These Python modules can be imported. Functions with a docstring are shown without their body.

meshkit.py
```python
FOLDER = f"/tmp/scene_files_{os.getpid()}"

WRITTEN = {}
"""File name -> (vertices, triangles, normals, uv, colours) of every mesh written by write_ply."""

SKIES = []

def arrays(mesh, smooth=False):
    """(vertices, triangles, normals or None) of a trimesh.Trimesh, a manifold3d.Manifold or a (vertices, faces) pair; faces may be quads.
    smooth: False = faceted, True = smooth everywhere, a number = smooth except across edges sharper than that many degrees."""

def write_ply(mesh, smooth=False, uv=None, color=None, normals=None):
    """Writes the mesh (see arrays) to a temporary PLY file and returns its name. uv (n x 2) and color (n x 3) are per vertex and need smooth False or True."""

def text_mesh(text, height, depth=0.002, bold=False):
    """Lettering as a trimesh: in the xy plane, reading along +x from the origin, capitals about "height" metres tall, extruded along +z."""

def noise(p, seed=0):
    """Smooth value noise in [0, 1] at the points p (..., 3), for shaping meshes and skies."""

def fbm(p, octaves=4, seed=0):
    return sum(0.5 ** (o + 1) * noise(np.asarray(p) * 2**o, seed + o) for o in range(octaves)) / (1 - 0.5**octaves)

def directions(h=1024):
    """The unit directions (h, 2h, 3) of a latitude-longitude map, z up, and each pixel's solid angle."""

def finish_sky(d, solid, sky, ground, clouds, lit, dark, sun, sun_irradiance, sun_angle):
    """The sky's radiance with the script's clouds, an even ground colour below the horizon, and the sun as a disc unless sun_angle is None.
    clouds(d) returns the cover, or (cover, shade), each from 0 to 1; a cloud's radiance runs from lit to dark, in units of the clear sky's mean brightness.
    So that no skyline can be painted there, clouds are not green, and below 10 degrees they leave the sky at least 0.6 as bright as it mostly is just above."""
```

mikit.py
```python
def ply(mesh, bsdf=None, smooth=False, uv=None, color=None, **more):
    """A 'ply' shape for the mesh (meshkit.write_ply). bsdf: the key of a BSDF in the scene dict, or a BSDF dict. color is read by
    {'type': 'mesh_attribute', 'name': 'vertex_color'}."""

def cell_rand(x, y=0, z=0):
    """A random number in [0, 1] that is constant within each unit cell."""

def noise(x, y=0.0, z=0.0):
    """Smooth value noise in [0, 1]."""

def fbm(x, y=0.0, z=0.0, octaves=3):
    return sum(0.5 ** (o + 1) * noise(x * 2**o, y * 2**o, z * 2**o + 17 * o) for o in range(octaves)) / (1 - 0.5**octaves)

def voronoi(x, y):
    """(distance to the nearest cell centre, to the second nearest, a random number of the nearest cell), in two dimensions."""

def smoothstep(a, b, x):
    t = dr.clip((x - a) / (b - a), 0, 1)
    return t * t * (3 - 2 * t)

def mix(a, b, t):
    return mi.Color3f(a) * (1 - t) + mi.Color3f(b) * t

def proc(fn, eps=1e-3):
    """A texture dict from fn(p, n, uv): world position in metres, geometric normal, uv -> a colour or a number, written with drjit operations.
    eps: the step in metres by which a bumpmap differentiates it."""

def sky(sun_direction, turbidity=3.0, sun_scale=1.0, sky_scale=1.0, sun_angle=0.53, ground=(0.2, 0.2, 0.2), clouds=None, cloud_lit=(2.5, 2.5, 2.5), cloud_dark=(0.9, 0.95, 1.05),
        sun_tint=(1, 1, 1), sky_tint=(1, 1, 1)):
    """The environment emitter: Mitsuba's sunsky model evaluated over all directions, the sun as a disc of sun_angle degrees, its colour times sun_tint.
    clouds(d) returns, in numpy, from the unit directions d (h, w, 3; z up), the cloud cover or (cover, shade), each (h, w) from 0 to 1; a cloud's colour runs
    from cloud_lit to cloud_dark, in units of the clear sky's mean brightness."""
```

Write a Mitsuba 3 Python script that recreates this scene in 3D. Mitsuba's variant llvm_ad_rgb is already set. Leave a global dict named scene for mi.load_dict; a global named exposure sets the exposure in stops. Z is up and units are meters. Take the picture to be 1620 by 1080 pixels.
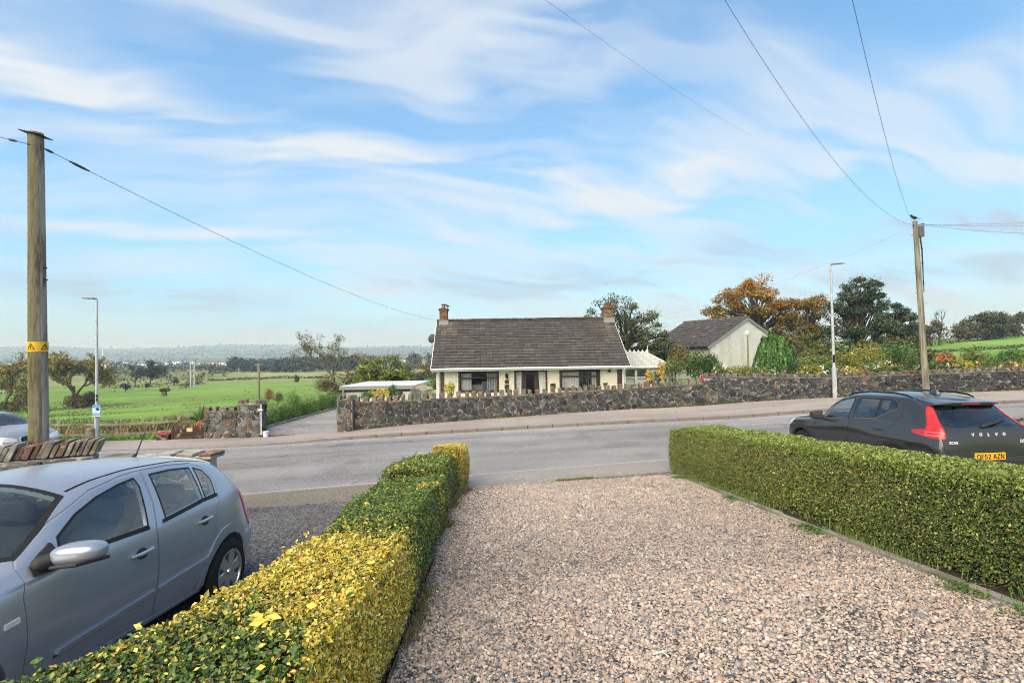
import math, numpy as np, trimesh, mitsuba as mi, mikit, meshkit, drjit as dr
import manifold3d as m3
from scipy.spatial import Voronoi, cKDTree
from scipy.interpolate import PchipInterpolator, RBFInterpolator
from shapely.geometry import Polygon, box as sbox, Point, LineString

T = mi.ScalarTransform4f
scene, labels, counts = {}, {}, {}
exposure = 2.74
# ---------------------------------------------------------------- camera
EYE = np.array([0.0, 0.0, 2.7])
FPX, W0, H0 = 860.0, 1620.0, 1080.0
_p, _r = math.radians(1.35), math.radians(0.9)
FWD = np.array([0, math.cos(_p), math.sin(_p)])
_ri = np.array([1.0, 0, 0]); _up = np.cross(_ri, FWD)
RIGHT = math.cos(_r) * _ri - math.sin(_r) * _up
UP = math.cos(_r) * _up + math.sin(_r) * _ri

def at(px, py, Y):
    """the world point at depth Y seen at photograph pixel (px, py): used for surveying the place"""
    d = FWD + RIGHT * (px - 810) / FPX + UP * (540 - py) / FPX
    return EYE + d * (Y / d[1])

HAZE = True
scene['camera'] = {'type': 'perspective', 'fov': 2 * math.degrees(math.atan(810 / FPX)), 'fov_axis': 'x', 'near_clip': 0.05, 'far_clip': 30000.0,
                   'to_world': T().look_at(origin=EYE.tolist(), target=(EYE + FWD).tolist(), up=UP.tolist())}
# ---------------------------------------------------------------- sky and light
SUN = (-0.34, -0.68, 0.62)
def sky_dir(px, py): d = at(px, py, 1.0) - EYE; d /= np.linalg.norm(d); return d
def plane(d): q = 1.0 / (np.maximum(d[..., 2], 0.0) + 0.22); return d[..., 0] * q, d[..., 1] * q
# long cirrus banks: points along each bank as (azimuth, elevation) in degrees, half width, strength
BANKS = [([(-62, 22), (-46, 25.5), (-38, 25), (-30, 23.0), (-22, 21.3), (-12, 19.6), (-4, 18.6), (4, 16.6), (12, 15.2), (21, 14.8), (30, 16)], .20, 1.0),
         ([(-62, 13), (-42, 11.5), (-30, 10.6), (-18, 9.6), (-6, 9.0)], .10, .75), ([(-20, 15.5), (-10, 13.4), (0, 11.2), (8, 10.2), (16, 10.4)], .09, .6),
         ([(14, 26), (24, 22), (32, 19), (42, 18), (60, 17)], .25, .5), ([(-60, 37), (-40, 36), (-20, 33), (-2, 29.5), (14, 28)], .22, .55), ([(20, 12), (30, 14), (44, 13), (60, 12)], .22, .6)]
GREY = [([(-34, 3.4), (-26, 3.7), (-16, 3.3), (-6, 3.7)], .11), ([(-10, 7.4), (-2, 7.0), (8, 7.5), (20, 6.6)], .13), ([(-58, 6.8), (-44, 6.2), (-30, 5.2), (-16, 4.8)], .12), ([(16, 9.6), (28, 8.4), (40, 9.0), (58, 8.6)], .14), ([(26, 5.2), (38, 5.6), (54, 5.0)], .12), ([(-60, 9.6), (-46, 9.0), (-36, 8.6)], .10)]
def clouds(d):
    z = np.maximum(d[..., 2], 0.0); x, y = plane(d); one = np.ones_like(x)
    a = 0.30; u, v = x * math.cos(a) + y * math.sin(a), -x * math.sin(a) + y * math.cos(a)
    w = meshkit.fbm(np.stack([u * 1.1, v * 1.5, one * 3.1], -1), 4, 5) - 0.5
    w2 = meshkit.fbm(np.stack([u * 3.5, v * 5, one * 9.1], -1), 3, 6) - 0.5
    fine = meshkit.fbm(np.stack([u * 2.0 + w * 2.5 + w2 * .5, v * 9.0 + w * 4.0 + w2 * 1.5, one * 2], -1), 6, 23)
    fib = meshkit.fbm(np.stack([u * 3.2 + w * 3, v * 18.0 + w * 5.0 + w2 * 2.5, one * 4], -1), 4, 27)
    big = meshkit.fbm(np.stack([x * 0.6 + w * .4, y * 0.9, one * 7], -1), 4, 31)
    tex = np.clip(.30 + 2.4 * (fine - .44) + 1.1 * (fib - .46), 0, 1)
    cov = np.zeros_like(x)
    for pts, hw, st in BANKS:
        P = np.radians(np.array(pts, float)); D = np.stack([np.sin(P[:, 0]) * np.cos(P[:, 1]), np.cos(P[:, 0]) * np.cos(P[:, 1]), np.sin(P[:, 1])], -1)
        X, Y = plane(D); yy = np.interp(np.arctan2(d[..., 0], np.maximum(d[..., 1], 1e-6)), P[:, 0], Y * 1.0); xx = np.interp(np.arctan2(d[..., 0], np.maximum(d[..., 1], 1e-6)), P[:, 0], X)
        r0, r = np.hypot(xx, yy), np.hypot(x, y); e = (r - r0 + w * .75 + w2 * .22) / (hw * 1.25)
        az = np.degrees(np.arctan2(d[..., 0], d[..., 1])); fade = np.clip((az - pts[0][0]) / 12, 0, 1) * np.clip((pts[-1][0] - az) / 12, 0, 1)
        prof = np.exp(-np.where(e > 0, e * 1.0, e * 2.2) ** 2)
        cov = 1 - (1 - cov) * (1 - np.clip(st * .92 * prof * fade * (.12 + 1.05 * tex), 0, 1))
    grey0 = np.zeros_like(x)
    for pts, hw in GREY:
        P = np.radians(np.array(pts, float)); D = np.stack([np.sin(P[:, 0]) * np.cos(P[:, 1]), np.cos(P[:, 0]) * np.cos(P[:, 1]), np.sin(P[:, 1])], -1); X, Y = plane(D); A_ = np.arctan2(d[..., 0], np.maximum(d[..., 1], 1e-6))
        e = (np.hypot(x, y) - np.interp(A_, P[:, 0], np.hypot(X, Y)) + w * .5 + w2 * .25) / (hw * 1.6); az = np.degrees(A_); fade = np.clip((az - pts[0][0]) / 7, 0, 1) * np.clip((pts[-1][0] - az) / 7, 0, 1)
        grey0 = np.maximum(grey0, np.exp(-e ** 2) * fade * (.35 + .75 * tex) * (d[..., 1] > 0))
    sheet = np.clip((big - .24) / .34, 0, 1) * (.14 + .78 * tex)
    low = np.clip(1 - z / 0.40, 0, 1); low2 = np.clip(1 - z / .17, 0, 1)
    cov = 1 - (1 - cov) * (1 - .85 * sheet) * (1 - .62 * low * (.25 + .75 * tex)) * (1 - .40 * low2)
    grey = np.clip((fine - .46) / .16, 0, 1) * np.clip((big - .40) / .2, 0, 1) * np.clip(1 - np.abs(z - .13) / .13, 0, 1)
    cov = np.maximum(.10 + .9 * cov, .80 * grey0)
    return np.clip(cov, 0, .97), np.clip(.85 * grey + .35 * low2 + 1.1 * grey0, 0, 1)
scene['sky'] = mikit.sky(SUN, turbidity=2.6, sun_scale=0.62, sun_angle=70, clouds=clouds, cloud_lit=(1.62, 1.72, 1.84), cloud_dark=(1.04, 1.16, 1.38), sky_tint=(0.54, 0.95, 1.08), sun_tint=(.98, .98, .97))
# ---------------------------------------------------------------- helpers
def key_for(name):
    n = counts.get(name, 0); counts[name] = n + 1
    return name if n == 0 else f'{name}_{n:03d}'
def add(name, mesh, mat, parent=None, smooth=False, col=None, normals=None, tw=None):
    k = key_for((parent + '__' if parent else '') + name)
    if normals is not None:
        v, f, _ = meshkit.arrays(mesh)
        s = {'type': 'ply', 'filename': meshkit.write_ply((v, f), False, None, col, normals=normals), 'face_normals': False, 'bsdf': {'type': 'ref', 'id': mat}}
    else:
        if col is not None and np.ndim(col) == 1:
            mesh = meshkit.arrays(mesh)[:2]; col = np.tile(np.asarray(col, float), (len(mesh[0]), 1))
            if smooth not in (False, True): smooth = False
        s = mikit.ply(mesh, mat, smooth=smooth, color=col)
    if tw is not None: s['to_world'] = tw
    scene[k] = s
    return k
def thing(name, label, cat, group=None):
    k = key_for(name); labels[k] = {'label': label, 'category': cat}
    if group: labels[k]['group'] = group
    return k
def tag(k, label, cat, group=None, kind=None):
    labels[k] = {'label': label, 'category': cat}
    if group: labels[k]['group'] = group
    if kind: labels[k]['kind'] = kind
    return k
def struct(name, mesh, mat, label, cat=None, smooth=False, col=None, kind='structure'):
    k = add(name, mesh, mat, None, smooth, col)
    labels[k] = {'label': label, 'category': cat or name.replace('_', ' '), 'kind': kind}
    return k
def plabel(k, label): labels[k] = {'label': label}
def cat_(ms):
    vs, fs, o = [], [], 0
    for m in ms:
        v, f = (m if isinstance(m, tuple) else (m.vertices, m.faces))[:2]
        vs.append(np.asarray(v)); fs.append(np.asarray(f) + o); o += len(v)
    return np.vstack(vs), np.vstack(fs)
def bx(x0, x1, y0, y1, z0, z1):
    v = np.array([[x, y, z] for x in (x0, x1) for y in (y0, y1) for z in (z0, z1)], float)
    f = np.array([[0, 1, 3], [0, 3, 2], [4, 6, 7], [4, 7, 5], [0, 4, 5], [0, 5, 1], [2, 3, 7], [2, 7, 6], [0, 2, 6], [0, 6, 4], [1, 5, 7], [1, 7, 3]])
    return v, f
def cbx(x0, x1, y0, y1, z0, z1, c=0.01):
    """box with chamfered edges"""
    P = []
    for sx, X in ((1, x0), (-1, x1)):
        for sy, Y in ((1, y0), (-1, y1)):
            for sz, Z in ((1, z0), (-1, z1)):
                P += [(X, Y + sy * c, Z + sz * c), (X + sx * c, Y, Z + sz * c), (X + sx * c, Y + sy * c, Z)]
    return mf(m3.Manifold.hull_points(np.array(P, np.float32)))
def mf(m):
    q = m.to_mesh(); return np.array(q.vert_properties[:, :3], float), np.array(q.tri_verts, int)
def place(m, o, rz=0.0, s=1.0):
    v, f = m[:2]; c, n = math.cos(rz), math.sin(rz)
    R = np.array([[c, -n, 0], [n, c, 0], [0, 0, 1]])
    return np.asarray(v) * s @ R.T + np.asarray(o, float), f
def tube(P, r, sides=8, cap=True):
    P = np.asarray(P, float); n = len(P); r = np.broadcast_to(np.asarray(r, float), (n,))
    t = np.gradient(P, axis=0); t /= np.linalg.norm(t, axis=1, keepdims=True) + 1e-12
    ref = np.where(np.abs(t[:, 2:]) < 0.9, [[0, 0, 1.0]], [[1.0, 0, 0]])
    if np.all(np.abs(t[:, 2]) > 0.5): ref = np.array([[1.0, 0, 0]])
    a = np.cross(t, ref); a /= np.linalg.norm(a, axis=1, keepdims=True) + 1e-12
    b = np.cross(t, a); g = np.arange(sides) * 2 * np.pi / sides
    v = (P[:, None] + r[:, None, None] * (np.cos(g)[None, :, None] * a[:, None] + np.sin(g)[None, :, None] * b[:, None])).reshape(-1, 3)
    i, j = np.meshgrid(np.arange(n - 1), np.arange(sides), indexing='ij'); j2 = (j + 1) % sides
    q = np.stack([i * sides + j, i * sides + j2, (i + 1) * sides + j2, (i + 1) * sides + j], -1).reshape(-1, 4)
    f = np.vstack([q[:, [0, 1, 2]], q[:, [0, 2, 3]]])
    if cap:
        k = np.arange(sides); k2 = (k + 1) % sides; o = (n - 1) * sides; N = len(v)
        v = np.vstack([v, P[:1], P[-1:]])
        f = np.vstack([f, np.stack([k * 0 + N, k2, k], 1), np.stack([k * 0 + N + 1, k + o, k2 + o], 1)])
    return v, f
def bar(a, b, r, sides=8): return tube([a, b], r, sides)
def beam(a, b, w, h):
    """rectangular beam from a to b, w wide sideways, h high"""
    a, b = np.asarray(a, float), np.asarray(b, float); d = (b - a) / np.linalg.norm(b - a)
    s = np.cross(d, [0, 0, 1.0]); s = s / np.linalg.norm(s) if np.linalg.norm(s) > 1e-6 else np.array([1.0, 0, 0]); u = np.cross(s, d)
    v = np.array([e + s * w / 2 * i + u * h / 2 * j for e in (a, b) for i in (-1, 1) for j in (-1, 1)])
    return v, bx(0, 1, 0, 1, 0, 1)[1]
def lathe(prof, sides=24):
    """(r, z) profile turned round the z axis"""
    p = np.asarray(prof, float); g = np.arange(sides) * 2 * np.pi / sides; n = len(p)
    v = np.stack([p[:, None, 0] * np.cos(g), p[:, None, 0] * np.sin(g), np.repeat(p[:, 1:2], sides, 1)], -1).reshape(-1, 3)
    i, j = np.meshgrid(np.arange(n - 1), np.arange(sides), indexing='ij'); j2 = (j + 1) % sides
    q = np.stack([i * sides + j, i * sides + j2, (i + 1) * sides + j2, (i + 1) * sides + j], -1).reshape(-1, 4)
    return v, np.vstack([q[:, [0, 1, 2]], q[:, [0, 2, 3]]])
def extr(poly, h):
    """shapely polygon in xy extruded along z"""
    ps = [r for g in getattr(poly, 'geoms', [poly]) for r in [g.exterior] + list(g.interiors)]
    cs = m3.CrossSection([np.asarray(p.coords)[:-1] for p in ps], m3.FillRule.EvenOdd)
    return m3.Manifold.extrude(cs, h)
def rot_to(v, ex, ey, ez, o):
    return np.asarray(v)[:, :1] * np.asarray(ex) + np.asarray(v)[:, 1:2] * np.asarray(ey) + np.asarray(v)[:, 2:3] * np.asarray(ez) + np.asarray(o)
def sheet(fz, xs, ys):
    X, Y = np.meshgrid(xs, ys); Z = fz(X, Y)
    n, m = len(ys), len(xs); i, j = np.meshgrid(np.arange(n - 1), np.arange(m - 1), indexing='ij'); k = i * m + j
    return np.stack([X, Y, Z], -1).reshape(-1, 3), np.stack([k, k + 1, k + m + 1, k + m], -1).reshape(-1, 4)
def quads(f): f = np.asarray(f); return np.vstack([f[:, [0, 1, 2]], f[:, [0, 2, 3]]])
def fb(p, s=1.0, o=4, seed=0): return meshkit.fbm(np.asarray(p, float) * s, o, seed)
# ---------------------------------------------------------------- materials
VCOL = {'type': 'mesh_attribute', 'name': 'vertex_color'}
def rgb(c): return {'type': 'rgb', 'value': [float(x) for x in c]} if not isinstance(c, dict) else c
def pr(name, c, rough=0.6, spec=0.5, bump=None, bs=0.01, two=True, **k):
    b = {'type': 'principled', 'base_color': rgb(c), 'roughness': rough, 'specular': spec, **k}
    if bump is not None: b = {'type': 'bumpmap', 'arbitrary': mikit.proc(bump), 'scale': bs, 'bsdf': b}
    scene[name] = {'type': 'twosided', 'bsdf': b} if two else b
pr('m_leaf', VCOL, 0.45, 0.4)
pr('m_farleaf', VCOL, 0.8, 0.15)
pr('m_vc', VCOL, 0.85, 0.25)
pr('m_pebble', VCOL, 0.55, 0.4)
pr('m_bark', VCOL, 0.9, 0.2)
pr('m_white', (0.78, 0.79, 0.8), 0.35)
pr('m_dark', (0.012, 0.012, 0.013), 0.5)
pr('m_black_gloss', (0.008, 0.008, 0.009), 0.12)
pr('m_lime', (.36, .345, .32), 0.9, 0.2)
pr('m_steel', (0.42, 0.44, 0.46), 0.45, metallic=0.6)
pr('m_brown', (0.055, 0.032, 0.024), 0.4)
pr('m_wire', (0.085, 0.088, 0.095), 0.6)
def S(p, k): return p.x * k, p.y * k, p.z * k
def c_asphalt(p, n, uv):
    a = mikit.fbm(p.x * 70, p.y * 70, 1, 2); b = mikit.fbm(p.x * .35, p.y * 1.1, 2, 4); c = mikit.voronoi(p.x * 85, p.y * 85)[2]
    s = mikit.fbm(p.x * .12, p.y * 2.2, 5, 4) * .8 + .2 * (.5 + .5 * dr.cos((p.y - 12.4) * 3.6))
    base = 0.205 + 0.13 * (a - 0.5) + 0.10 * (b - 0.5) + 0.10 * (c - 0.5) + 0.10 * (s - .5)
    wob = .12 * (mikit.fbm(p.x * .4, 3, 1, 3) - .5)
    seam = mikit.smoothstep(0.030, 0.006, dr.abs(p.y - 14.35 - wob - 0.012 * p.x)) * mikit.smoothstep(.40, .52, mikit.fbm(p.x * .35, 9, 1, 2))
    seam2 = mikit.smoothstep(0.022, 0.004, dr.abs(p.y - 16.15 - wob)) * mikit.smoothstep(.36, .5, mikit.fbm(p.x * .2, 19, 1, 2))
    def rect(x0, x1, y0, y1):
        e = dr.minimum(dr.minimum(p.x - x0, x1 - p.x), dr.minimum(p.y - y0, y1 - p.y)) + .05 * (mikit.fbm(p.x * 3, p.y * 3, 4, 2) - .5)
        return mikit.smoothstep(-.01, .02, e), mikit.smoothstep(.03, .0, dr.abs(e))
    pa, ea = rect(-10.2, -6.1, 15.1, 16.1); pb, eb = rect(2.2, 6.5, 17.2, 18.3); pc, ec = rect(9.5, 14.2, 14.6, 15.9)
    patch = dr.maximum(dr.maximum(pa, pb * .7), pc * .8); edge = dr.maximum(dr.maximum(ea, eb), ec)
    d1, d2, r1 = mikit.voronoi(p.x * .55 + .4 * mikit.fbm(p.x * 2, p.y * 2, 1, 2), p.y * .8 + .4 * mikit.fbm(p.x * 2, p.y * 2, 7, 2))
    crack = mikit.smoothstep(.022, .006, d2 - d1) * mikit.smoothstep(.50, .58, mikit.fbm(p.x * .3, p.y * .4, 15, 2))
    grit = mikit.smoothstep(1.0, .1, p.y - 12.6 - .1 * p.x) + mikit.smoothstep(.7, .0, 19.5 - p.y)
    oil = mikit.smoothstep(.63, .70, mikit.fbm(p.x * .9, p.y * 1.3, 11, 3))
    base = base * (1 - .5 * seam) * (1 - .4 * seam2) * (1 - .10 * patch) * (1 - .35 * edge) * (1 - .35 * crack) * (1 - .16 * oil) * (1 + .12 * grit * (.5 + c))
    return mi.Color3f(base * 1.0, base * 0.985, base * 0.98)
pr('m_asphalt', mikit.proc(c_asphalt), 0.8, 0.3)
def c_pave(p, n, uv):
    a = mikit.fbm(p.x * 60, p.y * 60, 1, 2); b = mikit.fbm(p.x * .5, p.y * 1.5, 4, 4)
    base = 0.24 + 0.12 * (a - .5) + 0.12 * (b - .5)
    joint = mikit.smoothstep(.018, .004, dr.abs(p.x - dr.round(p.x / 7.3) * 7.3 - .2))
    base = base * (1 - .35 * joint)
    return mi.Color3f(base * 1.07, base * 0.95, base * 0.88)
pr('m_pave', mikit.proc(c_pave), 0.85, 0.25)
def c_strip(p, n, uv):
    a = mikit.fbm(p.x * 80, p.y * 80, 1, 2); b = mikit.fbm(p.x * .6, p.y * 1.3, 8, 4)
    base = 0.23 + 0.14 * (a - .5) + 0.14 * (b - .5)
    return mi.Color3f(base * 1.04, base * 0.99, base * 0.93)
pr('m_strip', mikit.proc(c_strip), 0.85, 0.25)
def c_bay(p, n, uv):
    d, e, r = mikit.voronoi(p.x * 26, p.y * 26); d2, e2, r2 = mikit.voronoi(p.x * 60, p.y * 60)
    b = mikit.fbm(p.x * .7, p.y * .9, 3, 4)
    v = (0.04 + 0.14 * r * r + 0.06 * r2) * mikit.smoothstep(0.0, .22, e - d) + .02
    dirt = mikit.smoothstep(.50, .72, b * .8 + .38 * mikit.smoothstep(9.6, 12.2, p.y))
    return mikit.mix(mi.Color3f(v, v * 1.0, v * 1.0), mi.Color3f(.22, .185, .15) * (.7 + .6 * r2), dirt * .8)
pr('m_bay', mikit.proc(c_bay), 0.9, 0.2)
def c_gravel(p, n, uv):
    d, e, r = mikit.voronoi(p.x * 40, p.y * 40)
    k = mikit.cell_rand(r * 977.0, 3, 5)
    c = mikit.mix((.44, .36, .30), (.16, .165, .18), mikit.smoothstep(.55, .75, r))
    return c * (.25 + .85 * k) * mikit.smoothstep(0.02, .25, e - d)
pr('m_gravel', mikit.proc(c_gravel), 0.85, 0.25)
def field_col(p):
    # grass parcels: bright pasture with broad mottling; beyond 250 m the parcels differ in tone
    a = mikit.fbm(p.x * .05, p.y * .05, 1, 4); b = mikit.fbm(p.x * .35, p.y * .9, 2, 4); r = mikit.voronoi(p.x / 120 + .3, p.y / 150)[2]
    g = mikit.mix((.095, .175, .036), (.145, .24, .052), mikit.smoothstep(.3, .7, .6 * a + .4 * b))
    far = mikit.smoothstep(135, 260, p.y)
    g2 = mikit.mix((.075, .125, .035), (.20, .215, .085), mikit.smoothstep(.15, .95, r))
    w = mikit.smoothstep(.46, .58, mikit.fbm(p.x / 130, p.y / 260, 6, 4)) * mikit.smoothstep(700, 1500, p.y)
    hill = mikit.smoothstep(1600, 2600, p.y) * .62
    return mikit.mix(mikit.mix(mikit.mix(g, g2, far), (.05, .065, .04), w * .85), (.055, .07, .045), hill)
def c_field(p, n, uv):
    tus = mikit.fbm(p.x * 5, p.y * 5, 3, 3)
    t2 = mikit.fbm(p.x * .02, p.y * .16, 8, 3)
    dry = mikit.smoothstep(.52, .70, mikit.fbm(p.x * .11, p.y * .055, 21, 4)) * .40
    return mikit.mix(field_col(p), (.17, .165, .065), dry) * (.60 + .54 * tus + .28 * t2)
pr('m_field', mikit.proc(c_field), 0.9, 0.12)
def c_mortar(p, n, uv):
    a = mikit.fbm(p.x * 5, p.y * 5, p.z * 5, 3); b = mikit.fbm(p.x * 40, p.y * 40, p.z * 40, 2)
    return mikit.mix((.17, .16, .14), (.50, .48, .44), mikit.smoothstep(.3, .72, .65 * a + .35 * b))
pr('m_mortar', mikit.proc(c_mortar), 0.95, 0.15)
def stone_col(dark, light, sc, moss=0.0):
    def f(p, n, uv):
        a = mikit.fbm(p.x * sc, p.y * sc, p.z * sc, 4); b = mikit.fbm(p.x * 45, p.y * 45, p.z * 45, 2)
        c = mikit.mix(dark, light, mikit.smoothstep(.25, .8, .6 * a + .4 * b))
        l = mikit.smoothstep(.62, .72, mikit.fbm(p.x * 9 + 7, p.y * 9, p.z * 9, 3))
        c = mikit.mix(c, (.36, .36, .33), l * .65)
        if moss: c = mikit.mix(c, (.09, .11, .03), mikit.smoothstep(.5, .7, mikit.fbm(p.x * 3, p.y * 3 + 9, p.z * 3, 3)) * moss)
        return c
    return mikit.proc(f)
for i, (d, l) in enumerate([((.022, .023, .025), (.085, .085, .09)), ((.035, .035, .036), (.125, .122, .12)), ((.05, .044, .040), (.16, .14, .125)), ((.024, .027, .03), (.10, .105, .11)), ((.08, .052, .04), (.22, .15, .11)), ((.085, .085, .08), (.25, .245, .235))]):
    pr(f'm_stone{i}', stone_col(d, l, 6.0, [.0, .45, .35, .15, 0, .3][i]), 0.85, 0.3)
for i, (d, l) in enumerate([((.10, .088, .072), (.30, .265, .225)), ((.11, .07, .05), (.29, .19, .135)), ((.06, .058, .055), (.20, .19, .18))]):
    pr(f'm_cop{i}', stone_col(d, l, 9.0, .5), 0.9, 0.2)
def c_concrete(p, n, uv):
    a = mikit.fbm(p.x * 3, p.y * 3, p.z * 3, 4); b = mikit.fbm(p.x * 60, p.y * 60, p.z * 60, 2)
    c = mikit.mix((.17, .155, .135), (.34, .315, .28), .6 * a + .4 * b)
    return mikit.mix(c, (.10, .12, .05), mikit.smoothstep(.52, .68, mikit.fbm(p.x * 2 + 4, p.y * 2, p.z * 6, 3)) * .7)
pr('m_concrete', mikit.proc(c_concrete), 0.9, 0.2)
def c_kerb(p, n, uv):
    a = mikit.fbm(p.x * 4, p.y * 6, p.z * 6, 4); b = mikit.fbm(p.x * 60, p.y * 60, p.z * 60, 2)
    return mikit.mix((.13, .115, .10), (.30, .27, .24), .6 * a + .4 * b)
pr('m_kerb', mikit.proc(c_kerb), 0.9, 0.2)
# ================================================================ the land
_rx = np.array([-400, -60, -25, -16, -10.6, -4.8, 0, 3.9, 7.4, 11.1, 18.4, 30, 60, 400.])
_rh = np.array([3.5, 3.45, 3.32, 3.24, 3.17, 2.9, 2.70, 2.55, 2.44, 2.25, 2.03, 1.8, 1.5, 1.0])
road_d = PchipInterpolator(_rx, _rh)
def y_near(x): return np.clip(12.75 + 0.1 * np.asarray(x, float), 11.5, 14.2)      # near edge of the carriageway
Y_FAR = 19.5
def road_z(x, y):
    x = np.asarray(x, float)
    return 2.7 - road_d(np.clip(x, -400, 400)) - 0.05 * np.clip((17 - np.asarray(y)) / 4.5, 0, 1.5) ** 2
def near_z(x, y):
    x, y = np.asarray(x, float), np.asarray(y, float)
    p = 2.7 - (1.713 + 0.0832 * np.clip(y, -6, 30) - 0.044 * np.clip(x, -9, 4.6))
    dip = np.clip((x - 4.6) / 1.2, 0, 1) * np.clip((y + 1) / 4, 0, 1)               # the neighbour's drive lies lower
    p2 = 0.235 + 0.02 * (13.2 - y) + 0 * x
    p = p * (1 - dip) + p2 * dip
    yn = y_near(x) - 1.1
    t = np.clip((y - (yn - 1.2)) / 1.2, 0, 1); t = t * t * (3 - 2 * t)
    return p * (1 - t) + road_z(x, y) * t
def wall_y(x): return np.interp(x, [-40, -20, -12.4, -6.7, 0, 5, 14, 22, 32, 60], [22.3, 22.0, 21.85, 21.5, 22.6, 23.2, 23.3, 23.0, 22.8, 22.5])
def pave_z(x, y): return road_z(x, y) + np.interp(x, [-10, -4.6], [0.02, 0.11])
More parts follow.
